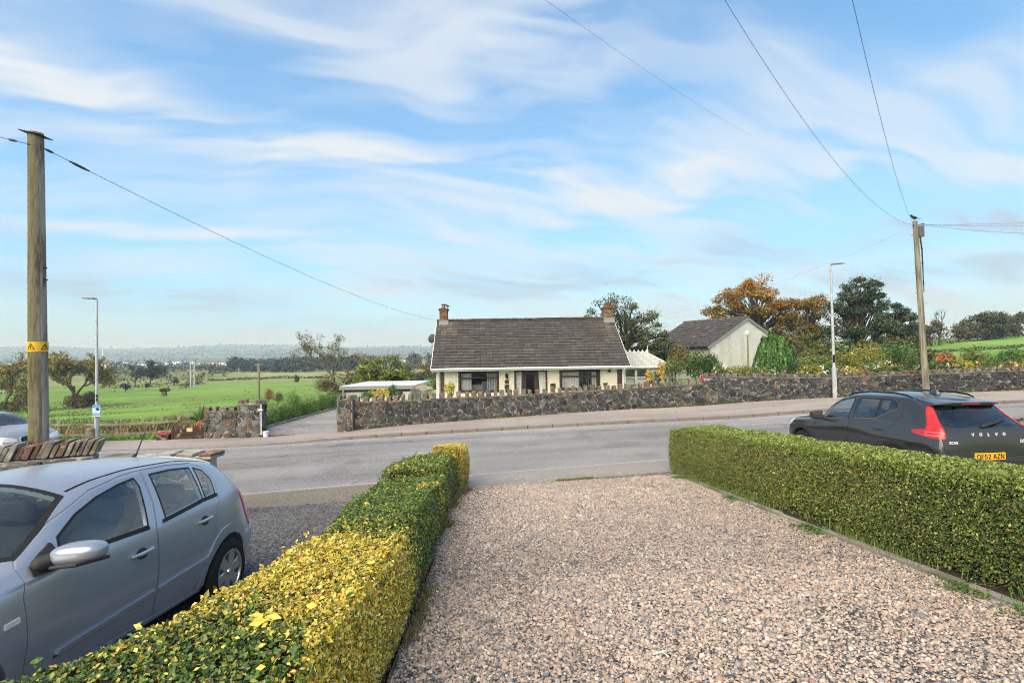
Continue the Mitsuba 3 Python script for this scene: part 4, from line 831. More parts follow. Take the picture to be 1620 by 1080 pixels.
def chimney(pl, pr_, ytop, ycap, yb, side):
    xa, xb = at(pl, yb, YR)[0], at(pr_, yb, YR)[0]; z1, z0 = at(pl, ycap, YR)[2], zr - .5; w = xb - xa
    c = add('chimney', cbx(xa, xb, YR - .30, YR + .30, z0, z1, .006), 'm_brick', BH)
    add('cap', cat_([cbx(xa - .06, xb + .06, YR - .36, YR + .36, z1, z1 + .07, .012), cbx(xa - .03, xb + .03, YR - .33, YR + .33, z1 - .075, z1 - .001, .008)]), 'm_brick', c)
    add('flashing', cbx(xa - .04, xb + .06, YR - .62, YR - .302, zr - .27, zr - .02, .01) if 0 else (np.array([(xa - .03, YR - .52, zr - .26), (xb + .08, YR - .52, zr - .26), (xb + .08, YR - .308, zr - .12), (xa - .03, YR - .308, zr - .12), (xa - .03, YR - .308, zr + .03), (xb + .08, YR - .308, zr + .03)]), np.array([(0, 1, 2), (0, 2, 3), (3, 2, 5), (3, 5, 4)])), 'm_lead', c)
    xm = (xa + xb) / 2
    return c, xm, z1 + .07
c, xm, zt_ = chimney(696.5, 708, 481, 490.5, 508, -1)
H_ = at(700, 481, YR)[2] - zt_; add('chimney_pot', place(lathe([(.0, 0), (.14, 0), (.12, .06), (.095, H_ * .8), (.125, H_ * .85), (.125, H_ - .0), (.09, H_), (.08, H_ * .5), (0, .1)], 16), (xm - .02, YR, zt_)), 'm_terracotta', BH, 40)
bird((xm + .24, YR - .1, zt_), 2.6, 'small dark bird on the left chimney of the bungalow', 1.2)
c, xm, zt_ = chimney(954.5, 968.5, 480, 487.5, 504, 1)
H_ = at(960, 480, YR)[2] - zt_; add('chimney_pot', place(lathe([(.0, 0), (.22, 0), (.19, H_ * .3), (.20, H_ * .8), (.22, H_), (.17, H_), (.15, .05), (0, .05)], 16), (xm, YR, zt_)), 'm_terracotta', BH, 40)
# ================================================================ conservatory
CO = thing('conservatory', 'white framed conservatory with pale panelled roof at the right end of the bungalow', 'conservatory')
YC = 28.6; cx0 = xr + .02
cx1 = at(1056, 600, YC)[0]; ez = at(1028, 579.5, YC)[2]; cz0 = .3; dpt = 3.2
rx0, rx1 = cx0, at(1023, 557, YC + dpt / 2)[0]; rz = at(1005, 558, YC + dpt / 2)[2]; eo = .22
e_fl, e_fr = np.array([cx0, YC - eo, ez]), np.array([cx1 + eo, YC - eo, ez]); e_bl, e_br = np.array([cx0, YC + dpt + eo, ez]), np.array([cx1 + eo, YC + dpt + eo, ez])
r_l, r_r = np.array([rx0, YC + dpt / 2, rz]), np.array([rx1, YC + dpt / 2, rz])
def roof_panels(E0, E1, R0, R1, n):
    for i in range(n):
        q = [E0 + (E1 - E0) * (i / n), E0 + (E1 - E0) * ((i + 1) / n), R0 + (R1 - R0) * ((i + 1) / n), R0 + (R1 - R0) * (i / n)]
        nn = np.cross(q[1] - q[0], q[3] - q[0] if np.linalg.norm(q[3] - q[0]) > 0 else q[2] - q[0]); nn /= np.linalg.norm(nn)
        v = np.array(q + [p - nn * .03 for p in q]); add('roof_panel', (v, np.array([(0, 1, 2), (0, 2, 3), (4, 6, 5), (4, 7, 6), (0, 4, 5), (0, 5, 1), (1, 5, 6), (1, 6, 2), (2, 6, 7), (2, 7, 3), (3, 7, 4), (3, 4, 0)])), 'm_polycarb', CO)
        add('glazing_bar', beam(q[0] + nn * .012, q[3] + nn * .012, .055, .05), 'm_cont', CO)
    add('glazing_bar', beam(E1 + nn * .012, R1 + nn * .012, .07, .06), 'm_cont', CO)
roof_panels(e_fl, e_fr, r_l, r_r, 5); roof_panels(e_fr, e_br, r_r, r_r + [0.001, .001, 0], 4); roof_panels(e_br, e_bl, r_r, r_l, 5)
add('ridge', beam(r_l + [0, 0, .03], r_r + [.05, 0, .03], .12, .08), 'm_cont', CO)
for i in range(9):
    x = rx0 + (rx1 - rx0) * i / 8; add('cresting', cat_([(np.array([(x - .07, YC + dpt / 2 - .008, rz + .07), (x + .07, YC + dpt / 2 - .008, rz + .07), (x, YC + dpt / 2 - .008, rz + .2), (x - .07, YC + dpt / 2 + .008, rz + .07), (x + .07, YC + dpt / 2 + .008, rz + .07), (x, YC + dpt / 2 + .008, rz + .2)]), np.array([(0, 1, 2), (3, 5, 4), (0, 3, 4), (0, 4, 1), (1, 4, 5), (1, 5, 2), (2, 5, 3), (2, 3, 0)]))]), 'm_cont', CO)
add('finial', tube([r_r + [.05, 0, .05], r_r + [.05, 0, .2], r_r + [.05, 0, .42]], [.05, .03, .012], 8), 'm_cont', CO)
add('gutter', tube([e_fl + [0, -.03, -.03], e_fr + [.03, -.03, -.03], e_br + [.03, .03, -.03]], .06, 8), 'm_cont', CO)
add('eaves_beam', cat_([cbx(cx0, cx1, YC - .04, YC + .06, ez - .14, ez - .03, .008), cbx(cx1 - .06, cx1 + .04, YC + .061, YC + dpt, ez - .14, ez - .03, .008)]), 'm_cont', CO)
add('dwarf_wall', cat_([bx(cx0, cx1 + .05, YC - .08, YC + .12, zb, cz0 + .1), bx(cx1 - .15, cx1 + .05, YC + .121, YC + dpt, zb, cz0 + .1)]), 'm_cream', CO)
def cxp(px): return float(at(px, 600, YC)[0])
posts = [cx0 + .05, cxp(1006), cxp(1025)]
for i, x in enumerate(posts): add('post', cbx(x - .06, x + .06, YC - .06, YC + .055, cz0 + .1, ez - .14, .006), 'm_cont', CO)
tz = ez - .14 - .42
for a, b in zip(posts[:-1], posts[1:]):
    add('transom', cbx(a + .045, b - .045, YC - .03, YC + .05, tz - .035, tz + .035, .006), 'm_cont', CO)
    for (w0, w1) in ((cz0 + .1, tz - .035), (tz + .035, ez - .14)): add('pane', (np.array([(a + .045, YC + .01, w0), (b - .045, YC + .01, w0), (b - .045, YC + .01, w1), (a + .045, YC + .01, w1)]), np.array([(0, 1, 2), (0, 2, 3)])), 'm_pane', CO)
    add('blind', bx(a + .06, b - .06, YC + .10, YC + .105, cz0 + .1, tz - .05), 'm_polyb' if 'm_polyb' in scene else 'm_blind', CO)
da, db = cxp(1028), cxp(1051)
dk = add('door', cat_([cbx(da, da + .17, YC - .05, YC + .02, cz0 - .3, ez - .15, .008), cbx(db - .17, db, YC - .05, YC + .02, cz0 - .3, ez - .15, .008), cbx(da + .17, db - .17, YC - .049, YC + .019, ez - .28, ez - .15, .008), cbx(da + .17, db - .17, YC - .049, YC + .019, cz0 - .3, cz0 - .1, .008)]), 'm_cont', CO)
add('pane', (np.array([(da + .17, YC, cz0 - .1), (db - .17, YC, cz0 - .1), (db - .17, YC, ez - .28), (da + .17, YC, ez - .28)]), np.array([(0, 1, 2), (0, 2, 3)])), 'm_pane', dk)
add('handle', cbx(da + .07, da + .10, YC - .1, YC - .05, cz0 + .7, cz0 + .86, .005), 'm_steel', dk)
add('post', cbx(cx1 - .05, cx1 + .05, YC - .038, YC + .058, cz0 + .1, ez - .14, .006), 'm_cont', CO)
for i in range(1, 5):
    y = YC + dpt * i / 4; add('post', cbx(cx1 - .04, cx1 + .045, y - .045, y + .045, cz0 + .1, ez - .14, .006), 'm_cont', CO)
    add('pane', (np.array([(cx1, y - dpt / 4 + .04, cz0 + .1), (cx1, y - .04, cz0 + .1), (cx1, y - .04, ez - .14), (cx1, y - dpt / 4 + .04, ez - .14)]), np.array([(0, 1, 2), (0, 2, 3)])), 'm_pane', CO)
add('back_wall', bx(cx0, cx1, YC + dpt - .1, YC + dpt, zb, ez - .14), 'm_blind', CO)
for x in (cxp(996), cxp(1014)): add('hanging_lamp', cat_([bar((x, YC + 1.2, ez + .3), (x, YC + 1.2, ez - .22), .008), place(lathe([(0, .1), (.03, .1), (.10, 0), (.09, -.04), (0, -.05)], 12), (x, YC + 1.2, ez - .30))]), 'm_dark', CO)
# ================================================================ gabled house on the right
def c_slate(u, v, rs): 
    return np.array([.085, .078, .08]) * math.exp(rs.normal(0, .14)) + (rs.uniform() < .03) * .06
GH = thing('gabled_house', 'grey pebbledashed gabled house with dark roof behind the conifer', 'house')
pk = np.array([19.95, 46.0, 5.42]); ax = np.array([-3.15, 6.6, 0]) / 7.313; gd = np.array([ax[1], -ax[0], 0]); hw, ez2, Ln = 4.3, 3.15, 7.4
gb = gz(19, 46) - .6
def GP(s, t, z): return np.array([pk[0], pk[1], 0]) + gd * s + ax * t + [0, 0, z]
prof = [(-hw, gb), (hw, gb), (hw, ez2), (0, pk[2]), (-hw, ez2)]
v = np.array([GP(s, t, z) for t in (0, Ln) for s, z in prof]); f = [(0, 1, 2), (0, 2, 4), (2, 3, 4), (5, 7, 6), (5, 9, 7), (7, 9, 8)]
for i, j in ((0, 1), (1, 2), (2, 3), (3, 4), (4, 0)): f += [(i, i + 5, j), (j, i + 5, j + 5)]
add('wall', (v, np.array(f)), 'm_dash', GH)
sl = (pk[2] - ez2) / hw; ov = .35; ra, rb = GP(0, -.12, pk[2] + .1), GP(0, Ln + .1, pk[2] + .1)
ea, eb = GP(-hw - ov, -.12, ez2 - ov * sl + .1), GP(-hw - ov, Ln + .1, ez2 - ov * sl + .1); fa, fb_ = GP(hw + ov, -.12, ez2 - ov * sl + .1), GP(hw + ov, Ln + .1, ez2 - ov * sl + .1)
dz = np.array([0, 0, -.03]); R2 = add('roof', (np.array([ea, eb, rb, ra, fa, fb_]) + dz, np.array([(0, 3, 2), (0, 2, 1), (3, 4, 5), (3, 5, 2)])), 'm_dark', GH)
v, f, c = tile_field(np.random.default_rng(8), eb, ea, rb, ra, .30, .34, c_slate); k = add('tiles', (v, f), 'm_vc', R2, False, c); labels[k] = {'label': 'dark grey tiles of the left roof slope', 'kind': 'stuff'}
v, f, c = tile_field(np.random.default_rng(9), fa, fb_, ra, rb, .30, .34, c_slate); k = add('tiles', (v, f), 'm_vc', R2, False, c); labels[k] = {'label': 'dark grey tiles of the right roof slope', 'kind': 'stuff'}
for E_ in (ea, fa): add('bargeboard', beam(E_ + [0, 0, -.12], ra + [0, 0, -.12], .04, .2), 'm_lead', R2)
add('ridge', tube([ra + [0, 0, .02], rb + [0, 0, .02]], .1, 8), 'm_stone2', R2)
add('gutter', tube([ea + [0, 0, -.1], eb + [0, 0, -.1]], .07, 8), 'm_dark', R2); add('downpipe', tube([GP(-hw - .3, .1, ez2 - .1), GP(-hw - .06, .05, ez2 - .5), GP(-hw - .06, .05, gb)], .05, 8), 'm_stain', GH, True)
sg = -.02; vz = at(1181, 527, 46)[2]
q = [GP(sg - .16, -.012, gb), GP(sg + .16, -.012, gb), GP(sg + .10, -.012, vz - .2), GP(sg - .10, -.012, vz - .2)]
add('wall__algae_streak', (np.array(q), np.array([(0, 1, 2), (0, 2, 3)])), 'm_stain', GH)
dv, df = lathe([(0, .09), (.16, .07), (.23, .03), (.25, 0), (0, 0)], 20); dv = rot_to(dv, gd, (0, 0, 1), -ax, GP(sg, -.01, vz)); add('wall_vent', (dv, df), 'm_white', GH, 40)
# ================================================================ flat-roofed garage by the driveway, low walls, driveway
GA = thing('garage', 'low grey flat roofed garage with pale roof edge left of the bungalow', 'garage')
YG = 31.0; g0, g1 = at(537, 614, YG), at(655, 610, YG); gzt = (g0[2] + g1[2]) / 2 + .02
add('wall', bx(g0[0] + .15, g1[0] - .1, YG + .2, YG + 5.5, gzt - 2.6, gzt - .14), 'm_dash', GA)
add('roof', cbx(g0[0], g1[0], YG, YG + 5.8, gzt - .14, gzt + .05, .01), 'm_cont', GA)
add('roof_edge', cbx(g0[0] - .02, g1[0] + .02, YG - .025, YG - .002, gzt - .16, gzt + .045, .004), 'm_lead', GA)
add('wall__dark_gap', bx(g0[0] + .2, g1[0] - .15, YG + .17, YG + .198, gzt - .30, gzt - .16), 'm_dark', GA)
for x in (g1[0] - .18, g0[0] + .2): add('post', cbx(x - .05, x + .05, YG + .02, YG + .12, gzt - 2.6, gzt - .15, .005), 'm_wood', GA)
a = np.array([g1[0], YG + .1, gzt]); b = at(671, 617.5, 28.8); add('side_canopy', (np.array([a + [0, 0, -.0], b, b + [0, 0, -.1], a + [0, 0, -.12], a + [.05, 2.5, 0], b + [.3, 1.8, .0]]), np.array([(0, 3, 2), (0, 2, 1), (0, 1, 5), (0, 5, 4)])), 'm_concrete', GA)
add('post', cbx(b[0] - .05, b[0] + .05, b[1] - .05, b[1] + .05, -1.5, b[2] - .06, .005), 'm_wood', GA)
add('side_wall', bx(g1[0] + .1, EL[0] + .2, YG + .6, YG + .75, -1.5, at(680, 618, YG)[2]), 'm_cream', GA)
# driveway sheet, climbing very slightly then dropping to the garage
def drv(x, y): return np.interp(y, [20, 22, 23, 26, 30, 33], [pave_z(-9, 20), pave_z(-9, 22), -.26, -.17, -.06, -.6]) + 0 * x
dl = lambda y: np.interp(y, [21, 23, 30, 33], [-10.1, -10.35, -9.3, -8.8]); drr = lambda y: np.interp(y, [21, 30, 33], [-6.6, -6.0, -5.8])
yy = np.linspace(21.7, 33, 40)
t = np.linspace(0, 1, 14)[None]; Xd = dl(yy)[:, None] * (1 - t) + drr(yy)[:, None] * t; Yd = np.repeat(yy[:, None], 14, 1); kk = np.arange(39)[:, None] * 14 + np.arange(13)[None]
struct('bungalow_driveway', (np.stack([Xd, Yd, drv(Xd, Yd) + .02], -1).reshape(-1, 3), np.stack([kk, kk + 1, kk + 15, kk + 14], -1).reshape(-1, 4)), 'm_asphalt', 'dark asphalt driveway between the two gate pillars', 'driveway', smooth=True)
DE = thing('driveway_edging', 'pale concrete edging along the left of the bungalow driveway', 'edging')
for i in range(9):
    ya, yb_ = 22.4 + i * .95, 22.4 + i * .95 + .93; add('edging_stone', beam((dl(ya) - .05, ya, drv(0, ya) + .03), (dl(yb_) - .05, yb_, drv(0, yb_) + .03), .1, .16), 'm_concrete', DE)
LWL = thing('rendered_wall', 'low grey rendered wall with coping along the left of the bungalow driveway', 'wall')
pa, pb_ = at(416, 655, 24.0), at(551, 623.5, 33.5)
v = np.array([(pa[0], pa[1], pa[2]), (pb_[0], pb_[1], pb_[2])]); q = np.array([pa, pb_, pb_ - [0, 0, 1.7], pa - [0, 0, 1.7]])
d = (pb_ - pa); d[2] = 0; d /= np.linalg.norm(d); nn = np.array([-d[1], d[0], 0]) * .18
add('wall', (np.vstack([q, q + nn]), np.array([(0, 2, 1), (0, 3, 2), (4, 5, 6), (4, 6, 7), (0, 1, 5), (0, 5, 4), (0, 4, 7), (0, 7, 3), (1, 2, 6), (1, 6, 5)])), 'm_dash', LWL)
for i in range(11):
    a_, b_ = pa + (pb_ - pa) * i / 11 + nn / 2, pa + (pb_ - pa) * (i + .985) / 11 + nn / 2; add('coping_slab', beam(a_ + [0, 0, .03], b_ + [0, 0, .03], .27, .06), 'm_concrete', LWL)
# brown boundary panels beyond the black car at the right edge
BP = thing('board_fence', 'reddish brown board fence at the right edge behind the black car', 'fence')
for i in range(6):
    x = at(1604, 680, 13.0)[0] + i * .23; add('board', cbx(x, x + .215, 12.98, 13.0, .15, at(1612, 661, 13)[2], .004), 'm_redwood' if 'm_redwood' in scene else 'm_plank', BP)
for i in range(2):
    x = at(1604, 680, 13.0)[0] + .21 + i * .69; add('post', cbx(x, x + .05, 12.93, 12.978, .15, at(1612, 661, 13)[2] - .02, .004), 'm_wood', BP)

_xf = np.linspace(-6.0, 6.2, 16); _yf = np.linspace(23.6, 27.0, 10)
struct('forecourt', sheet(lambda X, Y: np.interp(Y, [23.6, 25, 27.2], [.15, -.15, -.35]) + 0 * X, _xf, _yf), 'm_pave', 'pale paved forecourt in front of the bungalow behind the stone wall', smooth=True)
ORD = ['first', 'second', 'third', 'fourth', 'fifth', 'sixth', 'seventh', 'eighth', 'ninth', 'tenth', 'eleventh', 'twelfth', 'thirteenth', 'fourteenth', 'fifteenth', 'sixteenth']
# ================================================================ foliage helpers
def leaves(rs, P, N, size, col, flop=.7, aspect=.5, fold=.25):
    """one folded diamond leaf at every point P, facing roughly along N; col (n, 3)"""
    n = len(P); N = N + rs.normal(0, flop, (n, 3)); N /= np.linalg.norm(N, axis=1, keepdims=True) + 1e-9
    A = np.cross(N, rs.normal(0, 1, (n, 3))); A /= np.linalg.norm(A, axis=1, keepdims=True) + 1e-9; B = np.cross(N, A)
    s = (size * np.exp(rs.normal(0, .28, n)))[:, None] if np.isscalar(size) else (size * np.exp(rs.normal(0, .25, n)))[:, None]
    v = np.stack([P - A * s * .5, P + A * s * .02 + B * s * aspect * .5 + N * s * fold * .3, P + A * s * .5, P + A * s * .02 - B * s * aspect * .5 + N * s * fold * .3], 1).reshape(-1, 3)
    k = np.arange(n)[:, None] * 4
    f = np.concatenate([k + [0, 2, 1], k + [0, 3, 2]], 1).reshape(-1, 3)
    return v, f, np.repeat(col, 4, 0)
def pick(rs, n, cols, p=None, var=.22):
    c = np.asarray(cols, float)[rs.choice(len(cols), n, p=None if p is None else np.asarray(p) / np.sum(p))]
    return np.clip(c * np.exp(rs.normal(0, var, (n, 1))), .003, .95)
def blades(rs, P, h, w, col, lean=.35):
    n = len(P); a = rs.uniform(0, 2 * np.pi, n); d = np.stack([np.cos(a), np.sin(a), 0 * a], 1); s = np.stack([-np.sin(a), np.cos(a), 0 * a], 1)
    h = (h * np.exp(rs.normal(0, .3, n)))[:, None]; L = rs.uniform(.1, 1, n)[:, None] * lean; up = np.array([0, 0, 1.0])
    v = np.stack([P - s * w, P + s * w, P + up * h * .6 + d * h * L * .35 + s * w * .7, P + up * h * .6 + d * h * L * .35 - s * w * .7, P + up * h * (1 - .3 * L) + d * h * L * 1.2], 1).reshape(-1, 3)
    k = np.arange(n)[:, None] * 5
    return v, np.concatenate([k + [0, 1, 2], k + [0, 2, 3], k + [3, 2, 4]], 1).reshape(-1, 3), np.repeat(col, 5, 0)
def blob(rs, n, c, r, shell=.55):
    """points in an ellipsoid, biased to its shell; and outward normals"""
    d = rs.normal(0, 1, (n, 3)); d /= np.linalg.norm(d, axis=1, keepdims=True); q = (shell + (1 - shell) * rs.uniform(0, 1, n)) * rs.uniform(.75, 1.0, n) ** .3
    return np.asarray(c) + d * q[:, None] * np.asarray(r), d
BARK = np.array([.075, .062, .05])
def limb(P0, P1, r0, r1, bend, n=6, sides=6):
    t = np.linspace(0, 1, n)[:, None]; P = np.asarray(P0) * (1 - t) + np.asarray(P1) * t + np.asarray(bend) * (t * (1 - t) * 4)
    return tube(P, np.linspace(r0, r1, n), sides, False)
def clump_tree(name, label, cat, base, crowns, nclump, nleaf, lsize, cols, colp=None, rtrunk=.25, seed=0, clump_r=.9, group=None, bare=0, mat='m_leaf', barkc=BARK, up_shade=None, lowlimb=.25, twigs=0, trunks=1):
    """tree whose limbs run from the trunk to leaf clumps spread through the crown ellipsoids (x, y, z, rx, ry, rz), relative to the base"""
    rs = np.random.default_rng(seed); t = thing(name, label, cat, group); base = np.asarray(base, float)
    cr = np.asarray(crowns, float); w = cr[:, 3] * cr[:, 4] * cr[:, 5]; which = rs.choice(len(cr), nclump, p=w ** .7 / (w ** .7).sum())
    C = []
    for i in which:
        d = rs.normal(0, 1, 3); d /= np.linalg.norm(d); C.append(cr[i, :3] + d * cr[i, 3:] * rs.uniform(.35, 1) ** .5 * .9)
    C = np.array(C); top = C[:, 2].max(); ms = []
    tc = cr[:, :3].mean(0)
    for k in range(trunks):
        off = np.array([rs.normal(0, .3), rs.normal(0, .3), 0]) * (trunks > 1)
        ms.append(limb([off[0], off[1], -.3], [tc[0] * .6 + off[0] * 2, tc[1] * .6 + off[1] * 2, top * .85], rtrunk, rtrunk * .2, rs.normal(0, .04, 3) * top, 9, 8))
    for c in C:
        h = max(top * .12, c[2] * rs.uniform(lowlimb, .75)); f = h / top; P0 = np.array([tc[0] * .6 * f, tc[1] * .6 * f, h])
        r = rtrunk * (1 - f) * .38 + .015; ms.append(limb(P0, c, r, .012 + r * .15, [0, 0, rs.uniform(.0, .12) * np.linalg.norm(c - P0)], 6, 5))
        for _ in range(twigs):
            d = rs.normal(0, 1, 3); d[2] = abs(d[2]) * .8; d /= np.linalg.norm(d); ms.append(limb(c * .8 + P0 * .2, c + d * clump_r * rs.uniform(.7, 1.6), .02 + r * .1, .006, rs.normal(0, .08, 3), 4, 3))
    v, f = cat_(ms); add('trunk', (v + base, f), 'm_bark', t, True, np.tile(barkc, (len(v), 1)) * np.exp(rs.normal(0, .12, (len(v), 1))))
    PP, NN, CC = [], [], []
    for i, c in enumerate(C):
        n = max(3, int(nleaf / nclump * rs.uniform(.5, 1.6))); P, N = blob(rs, n, c, np.array([1, 1, .72]) * clump_r * rs.uniform(.65, 1.25), .35); PP.append(P); NN.append(N * .6 + [0, 0, .6])
        col = pick(rs, n, cols, colp) * math.exp(rs.normal(0, .16)); CC.append(col)
    P, N, col = np.vstack(PP), np.vstack(NN), np.vstack(CC)
    if up_shade is not None: col = up_shade(P, col, rs)
    v, f, c = leaves(rs, P + base, N, lsize, np.clip(col, .003, .9), .8, .62)
    add('crown', (v, f), mat, t, False, c)
    return t
def bush(name, label, cat, base, r, n, lsize, cols, colp=None, seed=0, group=None, stems=5, flowers=None, nlump=9, mat='m_leaf'):
    rs = np.random.default_rng(seed); t = thing(name, label, cat, group); base = np.asarray(base, float); r = np.asarray(r, float)
    PP, NN, CC = [], [], []
    for i in range(nlump):
        d = rs.normal(0, 1, 3); d[2] = abs(d[2]); d /= np.linalg.norm(d); c = d * r * .55 + [0, 0, r[2] * .25]; m = n // nlump
        P, N = blob(rs, m, c, r * rs.uniform(.38, .6), .5); PP.append(P); NN.append(N + [0, 0, .4]); CC.append(pick(rs, m, cols, colp) * math.exp(rs.normal(0, .15)))
    P = np.vstack(PP); P[:, 2] = np.maximum(P[:, 2], .02); v, f, c = leaves(rs, P + base, np.vstack(NN), lsize, np.vstack(CC), .7, .55); add('foliage', (v, f), mat, t, False, c)
    ms = [limb([rs.normal(0, .06), rs.normal(0, .06), -.15], np.r_[rs.normal(0, .35, 2), rs.uniform(.6, 1.1)] * r, .02, .006, rs.normal(0, .05, 3), 4, 4) for _ in range(stems)]
    v, f = cat_(ms); add('stem', (v + base, f), 'm_bark', t, True, np.tile(BARK, (len(v), 1)))
    if flowers is not None:
        fc, fn, fs = flowers
        d = rs.normal(0, 1, (fn, 3)); d[:, 2] = np.abs(d[:, 2]); d[:, 1] = -np.abs(d[:, 1]) * .8; d /= np.linalg.norm(d, axis=1, keepdims=True)
        c0 = base + d * r * rs.uniform(.75, 1.05, (fn, 1)); m = 5
        P = np.repeat(c0, m, 0) + rs.normal(0, fs * .4, (fn * m, 3)); v, f, c = leaves(rs, P, np.repeat(d, m, 0), fs, pick(rs, fn * m, fc, None, .15), .6, .8); k = add('flower', (v, f), mat, t, False, c); labels[k] = {'label': 'flower heads', 'kind': 'stuff'}
    return t
G_DARK, G_MID, G_LIGHT = (.018, .045, .014), (.045, .10, .022), (.10, .17, .035)
# ================================================================ the two clipped hedges beside the drive
def core_box(rs, parent, path, name='twigs'):
    """lumpy dark twig core: path gives per station (y, x0, x1, z0, z1)"""
    st = np.array(path); V = []; n = len(st)
    ring = [(0, 0), (0, .35), (0, .7), (0, 1), (.33, 1), (.66, 1), (1, 1), (1, .7), (1, .35), (1, 0)]
    for y, x0, x1, z0, z1 in st: V += [(x0 + (x1 - x0) * a, y, z0 + (z1 - z0) * b) for a, b in ring]
    V = np.array(V); V += (fb(V, 6, 3, 4)[:, None] - .5) * .05; m = len(ring); F = []
    for i in range(n - 1):
        for j in range(m - 1): a = i * m + j; F += [(a, a + 1, a + m + 1), (a, a + m + 1, a + m)]
    for o, fl in ((0, 1), ((n - 1) * m, -1)):
        for j in range(1, m - 1): F.append((o, o + j + 1, o + j)[::fl])
    add(name, (V, np.array(F)), 'm_core', parent, False)
def c_core(p, n, uv):
    a = mikit.fbm(p.x * 40, p.y * 40, p.z * 40, 3); return mikit.mix((.008, .010, .005), (.045, .042, .02), mikit.smoothstep(.35, .75, a))
pr('m_core', mikit.proc(c_core), 0.95, 0.1)
def stub_twigs(rs, P, N, L, r):
    ms = []
    for p, d in zip(P, N): ms.append(tube([p - d * L * .6, p + (d + rs.normal(0, .5, 3)) * L * .5], [r, r * .5], 3, False))
    return cat_(ms)
rs = np.random.default_rng(101)
LH = thing('privet_hedge', 'clipped stepped hedge left of the gravel drive in patches of golden yellow and green leaves', 'hedge')
hx1 = HEDGE_L
hx0 = lambda y: np.interp(y, [1.0, 2.05, 2.4, 2.8, 3.2, 4.35, 6.2, 7.6, 7.9, 9.9, 10.2, 11.9], [-2.4, -2.02, -1.80, -1.68, -1.60, -1.54, -1.76, -1.80, -1.90, -1.88, -1.54, -1.58])
def hh(x, y):
    b = np.interp(y, [0, 2.8, 3.0, 4.1, 4.5, 7.6, 7.85, 10.1, 10.35, 12], [.77, .76, .76, .75, .77, .74, .82, .79, .88, .86])
    return b + .09 * (fb(np.stack([x * 1.3, y * 1.3, 0 * x], -1), 1, 3, 2) - .5) - .09 * sum(np.exp(-((y - c) / .13) ** 2) for c in (7.72, 10.15)) - .05 * np.exp(-((y - 4.42) / .12) ** 2) - .11 * np.exp(-((y - 4.2) / .10) ** 2 - ((x + 1.05) / .10) ** 2) - .05 * np.clip((np.abs(x - (hx0(y) + hx1(y)) / 2) / np.maximum(.02, (hx1(y) - hx0(y)) / 2)) - .75, 0, 1)
def lyel(x, y, z):
    """share of golden leaves"""
    q = fb(np.stack([x * 2.2, y * 1.5, z * 2.2], -1), 1, 3, 7) - .5
    w = np.interp(y + q * .9, [0, 2.2, 2.6, 2.85, 4.15, 4.6, 5.0, 7.3, 7.7, 9.4, 9.9, 10.35, 12], [.06, .09, .38, .92, .94, .24, .06, .05, .22, .08, .12, .92, .95])
    near = np.clip((x + .98 + q * .5) / .16, 0, 1) * np.clip((3.5 - y) / .4, 0, 1)            # the near right-hand part is golden
    w = np.maximum(w, .9 * near)
    bet = np.clip(1 - np.abs(y + q - 6.6) / .3, 0, 1) * .5 * (x > -1.15)
    return np.clip(w + bet, 0, 1)
zl = lambda x, y: near_z(x, y)
path = [(y, float(hx0(y)) + .07, float(hx1(y)) - .07, float(zl(-1.2, y)) + .10, float(zl(-1.2, y) + hh(np.array([-1.25]), np.array([y]))[0]) - .075) for y in np.linspace(1.0, 11.85, 60)]
core_box(rs, LH, path)
def face_pts(n, which, ya, yb):
    y = rs.uniform(ya, yb, n)
    if which == 'top':
        t = rs.uniform(0, 1, n); x = hx0(y) + (hx1(y) - hx0(y)) * t; z = zl(x, y) + hh(x, y); N = np.tile([0, 0, 1.0], (n, 1))
    elif which in 'rl':
        x = (hx1(y) if which == 'r' else hx0(y)) + .06 * (fb(np.stack([y * 1.6, rs.uniform(0, .1, n), 0 * y], -1), 1, 3, 5) - .5); k = rs.uniform(0, 1, n) ** .85; b = zl(x, y); z = b + .05 + (hh(x, y) - .05) * k
        bulge = .05 * np.sin(np.clip(k, 0, 1) * 3.1); x = x + (bulge if which == 'r' else -bulge); N = np.tile([1.0 if which == 'r' else -1.0, 0, .15], (n, 1))
    else:
        y = np.full(n, 11.88 if which == 'e' else .95) + .05 * rs.normal(0, 1, n); t = rs.uniform(0, 1, n); x = hx0(y) + (hx1(y) - hx0(y)) * t; k = rs.uniform(0, 1, n); z = zl(x, y) + .05 + hh(x, y) * k; N = np.tile([0, 1.0 if which == 'e' else -1.0, .1], (n, 1))
    P = np.stack([x, y, z], -1); P -= N * (rs.exponential(.022, n)[:, None] - .012)
    return P, N
PP, NN, SS = [], [], []
for (wh, ya, yb, dens, sz) in (('top', 1.2, 3.4, 10500, .0235), ('top', 3.4, 6, 8600, .0255), ('top', 6, 11.9, 4600, .033), ('r', 1.6, 4, 10800, .025), ('r', 4, 7, 7000, .03), ('r', 7, 11.9, 4600, .034), ('l', .95, 11.9, 1500, .034), ('top', .95, 1.2, 6000, .03), ('r', .95, 1.6, 6000, .03), ('s', 0, 0, 0, .03), ('e', 0, 0, 0, .034)):
    n = int(dens * (yb - ya) * (.75 if wh == 'top' else .8)) if wh not in 'es' else 3500
    P, N = face_pts(n, wh, ya, yb); PP.append(P); NN.append(N); SS.append(np.full(n, sz))
P, N, s_ = np.vstack(PP), np.vstack(NN), np.concatenate(SS)
yl = rs.uniform(0, 1, len(P)) < lyel(P[:, 0], P[:, 1], P[:, 2])
cg = pick(rs, len(P), [(.034, .068, .016), (.075, .14, .024), (.14, .215, .036), (.23, .28, .06), (.14, .08, .035), (.05, .07, .035)], [.20, .30, .27, .14, .04, .05], .25)
